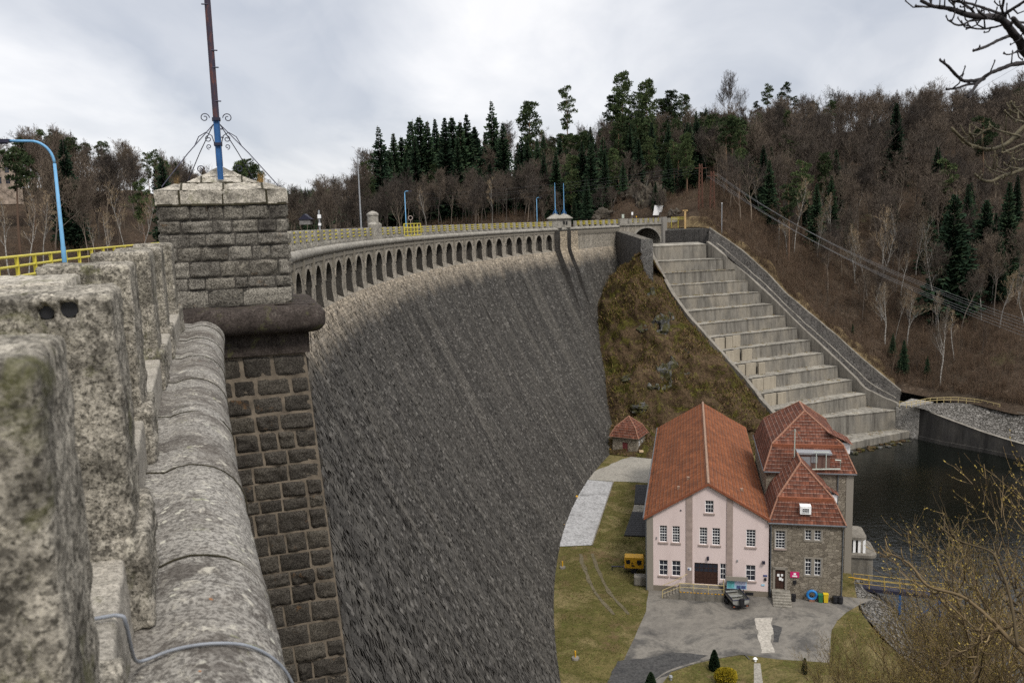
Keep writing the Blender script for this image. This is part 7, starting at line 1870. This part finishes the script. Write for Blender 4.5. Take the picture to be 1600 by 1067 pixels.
# ================================================================== WIRES, MASTS, SMALL THINGS BY THE ROAD
def lattice(px, py_foot, top, w, lab):
    s = min((abs(proj(terr(px, q / 200))[1] - py_foot), q / 200) for q in range(1, 120))[1]
    P = terr(px, s); d = math.hypot(P.x, P.y); h = atdist(px, top, d).z - P.z; t = thing('lattice_mast', lab, 'mast', P)
    b = MB(); 
    for sx, sy in ((-1, -1), (1, -1), (1, 1), (-1, 1)): b.tube([P + V3((sx * w, sy * w, -.5)), P + V3((sx * w * .55, sy * w * .55, h))], .09, 4)
    b.build('leg_frame', M['rust_red'], t); b = MB(); n = int(h / 1.1)
    for k in range(n):
        z0, z1 = h * k / n, h * (k + 1) / n; w0, w1 = w * (1 - .45 * k / n), w * (1 - .45 * (k + 1) / n); c = [(-1, -1), (1, -1), (1, 1), (-1, 1)]
        for q in range(4):
            a, e = c[q], c[(q + 1) % 4]; b.tube([P + V3((a[0] * w0, a[1] * w0, z0)), P + V3((e[0] * w1, e[1] * w1, z1))], .05, 3)
    b.build('lattice', M['rust_red'], t); b = MB(); b.box(P + V3((-1.5, -.08, h - 1.2)), (3.0, 0, 0), (0, .16, 0), (0, 0, .16)); b.build('crossarm', M['rust_red'], t)
    return P, h
m1 = lattice(1097, 327, 256, .55, 'rusty lattice mast at the road end, left of two'); m2 = lattice(1115, 328, 268, .6, 'rusty lattice mast at the road end, right of two')
M['wire'] = plain('wire_grey', (.14, .14, .14), .5, .2, .1, 1); M['wire_dark'] = plain('wire_dark', (.06, .06, .06), .5, .2, .1, 1)
def wire(a, c, sag, lab, grp, rad=.035, mat='wire'):
    b = MB(); b.tube([a.lerp(c, k / 24) - V3((0, 0, sag * 4 * (k / 24) * (1 - k / 24))) for k in range(25)], rad, 4); o = b.build('power_line', M[mat]); tag(o, lab, 'wire', grp)
for k, (dx, dy, ex, ey) in enumerate(((-1.4, .0, 1640, 528), (-.8, .1, 1640, 534), (0, .2, 1640, 540), (.6, .5, 1640, 512), (1.2, .6, 1640, 518), (1.4, .2, 1640, 523))):
    a = m2[0] + V3((dx, dy, m2[1] - .6 - .5 * (k < 3))); wire(a, atdist(ex, ey, 140 + k), 3.0, 'thin wire slanting down across the right hillside to the photo edge', 'wires slanting down over the right hillside', .02)
for k, (py0, ex, ey) in enumerate(((262, 560, 308), (266, 560, 315), (278, 560, 318), (285, 560, 329))):
    a = m1[0] + V3((-1.4 + k * .4, 0, m1[1] - .5 - k * .6)); wire(a, atdist(ex, ey, 262), 1.5, 'thin wire running left behind the dam crest lamps', 'wires running left behind the crest', .018, 'wire_dark')
wire(m2[0] + V3((1, 0, 6)), atdist(1620, 330, 330), 12, 'slack dark cable drooping from the right lattice mast', None, .03, 'wire_dark')
wire(atdist(1480, 168, 360), atdist(1650, 70, 200), 0, 'thin wire rising to the upper right photo corner', None, .03, 'wire_dark')
for px, py, tp, lab in ((1219, 384, 345, 'white topped marker pole on the brown slope right of the spillway, upper one'), (1206, 345, 300, 'thin grey pole at the wood edge above the spillway'), (1130, 365, 318, 'thin grey pole beside the slope top near the lattice masts')):
    s = min((abs(proj(terr(px, q / 200))[1] - py), q / 200) for q in range(1, 120))[1]; P = terr(px, s); h = atdist(px, tp, math.hypot(P.x, P.y)).z - P.z; t = thing('marker_pole', lab, 'pole', P)
    b = MB(); b.tube([P - V3((0, 0, .3)), P + V3((0, 0, h))], .11, 6); b.build('pole', M['birch'] if 'white' in lab else M['grey_metal'], t); b = MB(); b.cbox(P + V3((0, 0, h)), .3, .3, .15); b.build('pole_cap', M['white_paint'], t)
bp0 = [onplane(x, y, BP(10, -7.2, 0), bn) for x, y in ((1023, 321), (1036, 321.5), (1034, 331), (1030, 332), (1029, 336.5), (1020, 336.5))]
b = MB(); 
bb = [V3(p) for p in bp0]; b.extrude(bb, bn * .04); b.v = [(v[0] + nz(v, .8, 3) * .15, v[1] + nz(v, .8, 4) * .15, v[2]) for v in b.v]; tag(b.build('banner', M['white_paint']), 'crumpled white banner hung on the rock face behind the bridge', 'banner')
def sign_at(x, y0, y1, w, mat, lab, name='sign'):
    P = onplane(x, y1, BP(8, -5.2, 0), bn); h = onplane(x, y0, BP(8, -5.2, 0), bn).z; t = thing(name, lab, 'sign', V3((P.x, P.y, -1.7)))
    b = MB(); b.tube([V3((P.x, P.y, -1.8)), V3((P.x, P.y, h))], .05, 6); b.build('post', M['grey_metal'], t); b = MB(); b.box(V3((P.x, P.y, P.z)) - bl * w / 2 + bn * .06, bl * w, bn * .05, V3((0, 0, h - P.z))); pn = b.build('panel', M[mat], t); return pn
sign_at(973, 335, 341, 1.0, 'pale_metal', 'pale green and white sign board beside the road near the bridge'); sign_at(987.5, 331.5, 336, .7, 'white_paint', 'small white sign on a post behind the bridge rails'); sign_at(994, 337.5, 340, .4, 'yellow_dull', 'tiny orange yellow sign right of the white one behind the bridge rails')
gt = thing('barrier', 'yellow bar barrier with tan post at the end of the bridge road', 'barrier', onplane(1062, 343, BP(20, -.6, 0), bn)); pp = [terr(1052, 0) * .985, terr(1073, 0) * .985]
for q in pp: q.z = -.6
gt.location = pp[0]
for dz_ in (0, .45): b = MB(); b.tube([pp[0] + V3((0, 0, dz_)), pp[1] + V3((0, 0, dz_))], .1, 6); b.build('bar', M['yellow'], gt)
b = MB(); b.box(pp[1] - V3((.2, .2, 2.4)), (.45, 0, 0), (0, .4, 0), (0, 0, 4.5)); b.box(pp[1] + V3((-.6, -.2, 2.0)), (1.3, 0, 0), (0, .4, 0), (0, 0, .3)); b.build('post', plain('tan_timber', (.42, .28, .12), .8), gt)
for k in range(3): b = MB(); p = pp[0].lerp(pp[1], k / 2); b.tube([p - V3((0, 0, 2.2)), p + V3((0, 0, .6))], .09, 6); b.build('upright', M['yellow'], gt)
M['ruin'] = plain('grey_plaster', (.2, .19, .18), .9, 0, .4, 1.2)
cab = thing('cabin', 'tiny dark roofed cabin among the far bare trees right of the stone tower', 'cabin', atdist(478, 345, 275)); c = atdist(478, 346, 275); b = MB(); b.box(c - V3((1.7, 1.5, 1)), (3.4, 0, 0), (0, 3, 0), (0, 0, 1.6)); b.build('wall', M['ruin'], cab)
b = MB(); b.extrude([c + V3((-2.1, -1.8, .55)), c + V3((2.1, -1.8, .55)), c + V3((0, -1.8, 2.3))], (0, 3.6, 0)); b.build('roof', M['iron'], cab)
ho = atdist(-9, 292, 232); hud = V3((.86, .51, 0)).normalized(); hnd = V3((.51, -.86, 0)).normalized(); M['ruin'] = plain('ruin_plaster', (.3, .24, .19), .9, 0, .55, 1.2)
hs = thing('ruined_house', 'pale ruined house with dark windows in the wood at the far left', 'house', ho)
b = MB(); hl = [(.6 + 1.75 * (k % 3), .6 + 2.5 * (k // 3), 1.65 + 1.75 * (k % 3), 2.2 + 2.5 * (k // 3)) for k in range(6)]
wall_holes(b, ho, hud, hnd, 5.6, -4, lambda u: 5.4, hl, .3); wall_holes(b, ho + hud * 5.6, -hnd, hud, 5, -4, lambda u: 5.4, [], .3); b.build('wall', M['ruin'], hs)
b = MB(); b.box(ho + hud * .05 - hnd * .4 + V3((0, 0, -4)), hud * 5.4, -hnd * 4, V3((0, 0, 9.1))); b.build('interior', M['iron'], hs)
for k, h in enumerate(hl): window(hs, ho, hud, hnd, h, 2, 2, False, None, .25, .1, 'ruin')

# ================================================================== FOREGROUND BRANCHES AND BUSHES
tree = thing('leafless_tree', 'dark knotty bare branches reaching in at the upper right, the nearest tree', 'tree', V3((9.5, 7.5, -9)))
fr_ = random.Random(17)
def brpath(pts, dist, w0, w1, name, mat, par, twigs=6, seed=1, rpx=True):
    # pts in photo pixels, dist may vary along the branch
    n = len(pts); P = []
    for k, (x, y) in enumerate(pts):
        d = dist[0] + (dist[1] - dist[0]) * k / max(1, n - 1); P.append(ray(x, y) * d)
    S = smooth_path(P, 5); r = random.Random(seed); b = MB(); m_ = len(S); kx = dist[0] / F_PX / 2
    b.tube([p + V3((r.gauss(0, .15), r.gauss(0, .15), r.gauss(0, .15))) * kx * 2 for p in S], [(w0 + (w1 - w0) * k / m_) * kx * .74 * r.uniform(.9, 1.12) for k in range(m_)], 8)
    for q in range(twigs):
        k = r.randrange(int(m_ * .25), m_ - 1); p = S[k]; d = (S[k + 1] - S[k]).normalized(); dd = rdir(r, d, r.uniform(.6, 1.2)); L = kx * 2 * r.uniform(7, 26)
        t_ = [p, p + dd * L * .5, p + (dd + V3((0, 0, .4))).normalized() * L]; b.tube(t_, [kx * 2.2, kx * 1.7, kx * 1.4], 5)
        b.lathe(t_[-1] - V3((0, 0, kx)), [(0, -kx), (kx * 2.2, kx), (kx * 1.6, kx * 4), (0, kx * 6)], 6)
    b.lathe(S[-1] - V3((0, 0, kx)), [(0, -kx), (kx * 3, kx), (kx * 2, kx * 4), (0, kx * 6)], 6)
    return b.build(name, M[mat], par, smooth=True)
q7 = lambda L: [(1400 + x / 3.555, y / 3.555) for x, y in L]
for k, (pts, w0, w1, tw_) in enumerate([
    ([(760, 330), (705, 280), (690, 235), (645, 180), (600, 120), (540, 95), (480, 95), (400, 85), (330, 60), (270, 45), (200, 35), (140, 5)], 16, 4.5, 10),
    ([(600, 120), (607, 80), (650, 50), (720, 5)], 6.5, 4, 3), ([(607, 85), (590, 60), (600, -10)], 5, 3, 2), ([(600, 82), (540, 65), (470, 40), (400, 20), (330, 10), (290, -5)], 5, 3, 5),
    ([(440, 90), (420, 55), (370, 20), (330, -8)], 4.5, 3, 3), ([(330, 62), (320, 25), (305, -8)], 3.5, 2.2, 1), ([(215, 38), (170, 40), (110, 36)], 4, 3, 2),
    ([(600, 120), (560, 105), (510, 100), (460, 65)], 5, 3.5, 3), ([(620, 130), (560, 150), (480, 162), (430, 158), (400, 140)], 3.6, 2.2, 5), ([(470, 112), (410, 118), (370, 140), (330, 138), (302, 120)], 4, 2.4, 4),
    ([(642, 196), (600, 212), (550, 235), (500, 260), (430, 284)], 6, 3.8, 1), ([(760, 250), (720, 180), (680, 140), (650, 105)], 10, 7, 2), ([(700, 262), (665, 290), (630, 305), (600, 300)], 3, 2, 2), ([(760, 130), (700, 125), (640, 130)], 4, 3, 3),
    ([(790, 345), (710, 352), (640, 362), (580, 385), (520, 410), (470, 448), (430, 495), (402, 540)], 8.5, 4, 4), ([(490, 440), (430, 450), (370, 448), (320, 405), (290, 370), (245, 335)], 6.5, 3.4, 2), ([(450, 466), (400, 470), (340, 490), (280, 497)], 5, 3, 1)]):
    brpath(q7(pts), (6.2, 5.4), w0, w1, 'branch', 'branch', tree, tw_, 60 + k)
b = MB(); b.tube([V3((9.5, 7.5, -9)), V3((9.0, 7.3, -3)), ray(1640, 130) * 6.4], [.3, .22, .03], 10); b.build('trunk', M['branch'], tree)
tree2 = thing('leafless_tree', 'mossy brown bare branches with buds reaching in at the right, below the dark ones', 'tree', V3((8.8, 8.6, -9)))
for k, (pts, w0, w1, tw_) in enumerate([
    ([(800, 640), (700, 715), (640, 780), (580, 818), (510, 832), (440, 815), (400, 800), (360, 765), (310, 715)], 8, 4.5, 8), ([(425, 808), (428, 770), (410, 740)], 6, 4, 3), ([(640, 775), (690, 760), (620, 740), (560, 722), (522, 700)], 4.2, 3, 4),
    ([(780, 730), (710, 650), (660, 600), (640, 570)], 4.5, 2.6, 5), ([(710, 680), (650, 660), (605, 620)], 4, 3, 3), ([(800, 920), (700, 945), (640, 965), (580, 985), (530, 1008), (480, 1000), (440, 970)], 7, 3.8, 7), ([(620, 970), (570, 955), (520, 940)], 3, 2, 3), ([(780, 780), (700, 805), (640, 830), (590, 850)], 4, 2, 5), ([(700, 940), (640, 930), (600, 910)], 3, 2, 3), ([(780, 870), (700, 890), (650, 885)], 3, 2, 3)]):
    brpath(q7(pts), (7.6, 6.8), w0, w1, 'branch', 'branch_moss', tree2, tw_, 90 + k)
b = MB(); b.tube([V3((8.8, 8.6, -9)), V3((8.2, 8.3, -4)), ray(1640, 230) * 7.8], [.3, .2, .03], 10); b.build('trunk', M['branch_moss'], tree2)
# budding bushes
def bush(seed, H, n, budn=.62, spread=.6):
    r = random.Random(seed); tb = MB(); cb = MB(); bd_ = MB()
    def grow(p, d, L, rad, lv):
        q = [p]; dd = d.copy(); n_ = 4
        for k in range(n_): dd = (dd + V3((r.uniform(-.2, .2), r.uniform(-.2, .2), .08))).normalized(); q.append(q[-1] + dd * L / n_)
        if lv < 2: tb.tube(q, [rad * (1 - .6 * k / n_) for k in range(n_ + 1)], 5 if lv < 1 else 3, cap=False)
        else:
            for k in range(n_): rib(tb, q[k], q[k + 1], rad * .9, rad * .7, r)
        if lv >= 2:
            for k in range(9 if lv == 3 else 6):
                if r.random() < budn:
                    i = r.randrange(n_); p_ = q[i].lerp(q[i + 1], r.random()); bdir = rdir(r, dd, .7); s_ = rdir(r, bdir, math.pi / 2); w = r.uniform(.022, .052); bd_.poly([p_ - s_ * w * .5, p_ + bdir * w * 1.4, p_ + s_ * w * .5])
        if lv >= 3: return
        for k in range((6, 5, 4)[lv]):
            f = r.uniform(.2, 1); i = min(n_ - 1, int(f * n_)); grow(q[i].lerp(q[i + 1], f * n_ - i), rdir(r, (q[i + 1] - q[i]).normalized(), r.uniform(.3, .8)), L * r.uniform(.4, .7), rad * .55, lv + 1)
    for k in range(n):
        a = r.uniform(0, 6.28); sp_ = spread * r.uniform(.2, 1); grow(V3((math.cos(a) * .3, math.sin(a) * .3, -.2)), V3((math.cos(a) * sp_, math.sin(a) * sp_, 1)).normalized(), H * r.uniform(.55, .8), .035 * H / 6, 0)
    t = bpy.data.objects.new('budding_bush', None)
    for mb, mm, nn in ((tb, 'bush_bark', 'stems'), (bd_, 'bud', 'buds')):
        me = bpy.data.meshes.new(nn); me.from_pydata(mb.v, [], mb.f); me.materials.append(M[mm]); o = bpy.data.objects.new(nn, me); o.parent = t
    return t
BU = [bush(1, 6.5, 7), bush(2, 7.5, 8, .6, .8), bush(3, 6, 7, .65, .6)]
rbu = random.Random(8)
def put_bush(px, top, d, H, k, lab, grp=None):
    P = atdist(px, top, d); src = BU[k % 3]; t = src.copy(); COL.objects.link(t)
    for ch in src.children: c = ch.copy(); COL.objects.link(c); c.parent = t
    sc = H / 7.0; t.location = P - V3((0, 0, H)); t.rotation_euler = (0, 0, rbu.uniform(0, 6.28)); t.scale = (sc, sc, sc); tag(t, lab, 'bush', grp)
for k, (px, top, d, H) in enumerate(((1335, 990, 62, 5.5), (1400, 965, 60, 7), (1290, 1010, 62, 4), (1360, 1010, 52, 7), (1440, 930, 56, 8), (1500, 900, 52, 8), (1545, 870, 50, 9), (1480, 980, 46, 7), (1420, 1010, 44, 6), (1560, 950, 42, 7.5), (1595, 880, 46, 9), (1520, 1030, 38, 5), (1600, 1000, 36, 6), (1310, 1040, 48, 4.5))):
    put_bush(px, top, d, H, k, 'brown bush with olive buds in the thicket at the lower right', 'budding bushes of the lower right thicket')
put_bush(1620, 765, 34, 9, 1, 'tall reddish twigged bush at the right edge over the dark water')
t3 = thing('leaning_tree', 'leaning bare tree with long dark limbs over the lower right river', 'tree', onz(1640, 1100, -30))
for k, (pts, w0, w1) in enumerate([([(1640, 1045), (1590, 1010), (1540, 960), (1500, 930), (1450, 915), (1420, 880), (1380, 860)], 9, 2.5), ([(1590, 1010), (1580, 940), (1560, 880), (1545, 860), (1500, 845), (1465, 820)], 6, 2), ([(1640, 955), (1600, 970), (1560, 985), (1530, 985), (1480, 940)], 5, 2), ([(1560, 980), (1520, 1010), (1480, 1030)], 4, 1.5), ([(1600, 965), (1590, 940), (1588, 910)], 3.4, 1.5), ([(1540, 960), (1530, 1000), (1525, 1060)], 4, 2)]):
    brpath(pts, (27, 28), w0, w1, 'limb', 'bush_bark', t3, 14, 140 + k)
# ground under the thicket
b = MB()
def G(i, j):
    x = 37 + 60 * i / 20; y = 6 + 62 * j / 20; z = -47.3 + max(0, (60 - y) * .12) * (1 if x > 44 else .5) + nz((x, y, 0), .1, 3) * 1.2; return V3((x, y, z))
b.grid(G, 20, 20); tag(b.build('near_bank', M['rubble'], smooth=True), kind='structure')

# ================================================================== LIGHT, SKY
w = bpy.data.worlds.new('World'); scene.world = w; w.use_nodes = True; nt = w.node_tree; nt.nodes.clear()
out = nt.nodes.new('ShaderNodeOutputWorld'); bg = nt.nodes.new('ShaderNodeBackground'); nt.links.new(bg.outputs[0], out.inputs[0])
SUN_EL, SUN_AZ = R_(52), R_(150)       # azimuth clockwise from +Y
sk = nt.nodes.new('ShaderNodeTexSky'); sk.sky_type = 'NISHITA'; sk.sun_disc = False; sk.sun_elevation = SUN_EL; sk.sun_rotation = SUN_AZ
tc = nt.nodes.new('ShaderNodeTexCoord'); sx = nt.nodes.new('ShaderNodeSeparateXYZ'); nt.links.new(tc.outputs['Generated'], sx.inputs[0])
def mth(op, a, b_=0.0):
    k = nt.nodes.new('ShaderNodeMath'); k.operation = op
    for s_, v in ((k.inputs[0], a), (k.inputs[1], b_)):
        if isinstance(v, bpy.types.NodeSocket): nt.links.new(v, s_)
        else: s_.default_value = v
    return k.outputs[0]
zc = mth('MAXIMUM', sx.outputs[2], .0); den = mth('ADD', zc, .3)
cx = nt.nodes.new('ShaderNodeCombineXYZ'); nt.links.new(mth('DIVIDE', sx.outputs[0], den), cx.inputs[0]); nt.links.new(mth('DIVIDE', sx.outputs[1], den), cx.inputs[1])
def wnoise(sc, det, off, dist=.3):
    mp = nt.nodes.new('ShaderNodeMapping'); nt.links.new(cx.outputs[0], mp.inputs[0]); mp.inputs['Location'].default_value = off; mp.inputs['Scale'].default_value = (sc * 1.3, sc * .8, sc); mp.inputs['Rotation'].default_value = (0, 0, .35)
    n_ = nt.nodes.new('ShaderNodeTexNoise'); nt.links.new(mp.outputs[0], n_.inputs['Vector']); n_.inputs['Scale'].default_value = 1; n_.inputs['Detail'].default_value = det; n_.inputs['Roughness'].default_value = .52; n_.inputs['Distortion'].default_value = dist
    return n_.outputs['Fac']
def wramp(f, stops):
    k = nt.nodes.new('ShaderNodeValToRGB'); nt.links.new(f, k.inputs[0])
    while len(k.color_ramp.elements) < len(stops): k.color_ramp.elements.new(.5)
    for e, (p, c) in zip(k.color_ramp.elements, stops): e.position = p; e.color = (*c, 1)
    return k.outputs[0]
def wmix(f, a, b_, mode='MIX'):
    k = nt.nodes.new('ShaderNodeMix'); k.data_type = 'RGBA'; k.blend_type = mode
    for s_, v in ((k.inputs[0], f), (k.inputs[6], a), (k.inputs[7], b_)):
        if isinstance(v, bpy.types.NodeSocket): nt.links.new(v, s_)
        elif isinstance(v, tuple): s_.default_value = (*v, 1)
        else: s_.default_value = v
    return k.outputs[2]
n1 = wnoise(1.1, 6, (1.3, 4.2, 0), .5); n2 = wnoise(2.8, 6, (7, 2, 3), .6)
cl = wramp(n1, [(.36, (.31, .325, .36)), (.45, (.4, .408, .43)), (.53, (.48, .482, .495)), (.64, (.6, .588, .58))])
cl = wmix(mth('MULTIPLY', n2, .35), cl, wramp(n2, [(.4, (.37, .385, .42)), (.6, (.59, .582, .58))]))
el = wramp(sx.outputs[2], [(0, (1.0, .99, 1.0)), (.25, (1.0, 1.0, 1.0)), (.5, (1.5, 1.5, 1.5)), (1, (2.2, 2.2, 2.2))])
k_ = nt.nodes.new('ShaderNodeMix'); k_.data_type = 'RGBA'; k_.blend_type = 'MULTIPLY'; k_.inputs[0].default_value = 1; nt.links.new(cl, k_.inputs[6]); nt.links.new(el, k_.inputs[7])
sc_ = nt.nodes.new('ShaderNodeVectorMath'); sc_.operation = 'SCALE'; nt.links.new(k_.outputs[2], sc_.inputs[0]); sc_.inputs['Scale'].default_value = SKY_K
nt.links.new(wmix(.9, sk.outputs[0], sc_.outputs[0]), bg.inputs[0]); bg.inputs[1].default_value = .1
ld = bpy.data.lights.new('sun', 'SUN'); ld.energy = 1.5; ld.angle = R_(14); ld.color = (1, .95, .88); lo = bpy.data.objects.new('sun', ld); COL.objects.link(lo)
sd = V3((math.sin(SUN_AZ) * math.cos(SUN_EL), math.cos(SUN_AZ) * math.cos(SUN_EL), math.sin(SUN_EL))); lo.rotation_euler = sd.to_track_quat('Z', 'Y').to_euler(); lo.location = sd * 50
vs = scene.view_settings; vs.view_transform = 'Standard'; vs.look = 'None'; vs.exposure = EXPO; vs.gamma = 1
scene.cycles.max_bounces = 5; scene.cycles.diffuse_bounces = 3; scene.cycles.use_denoising = False
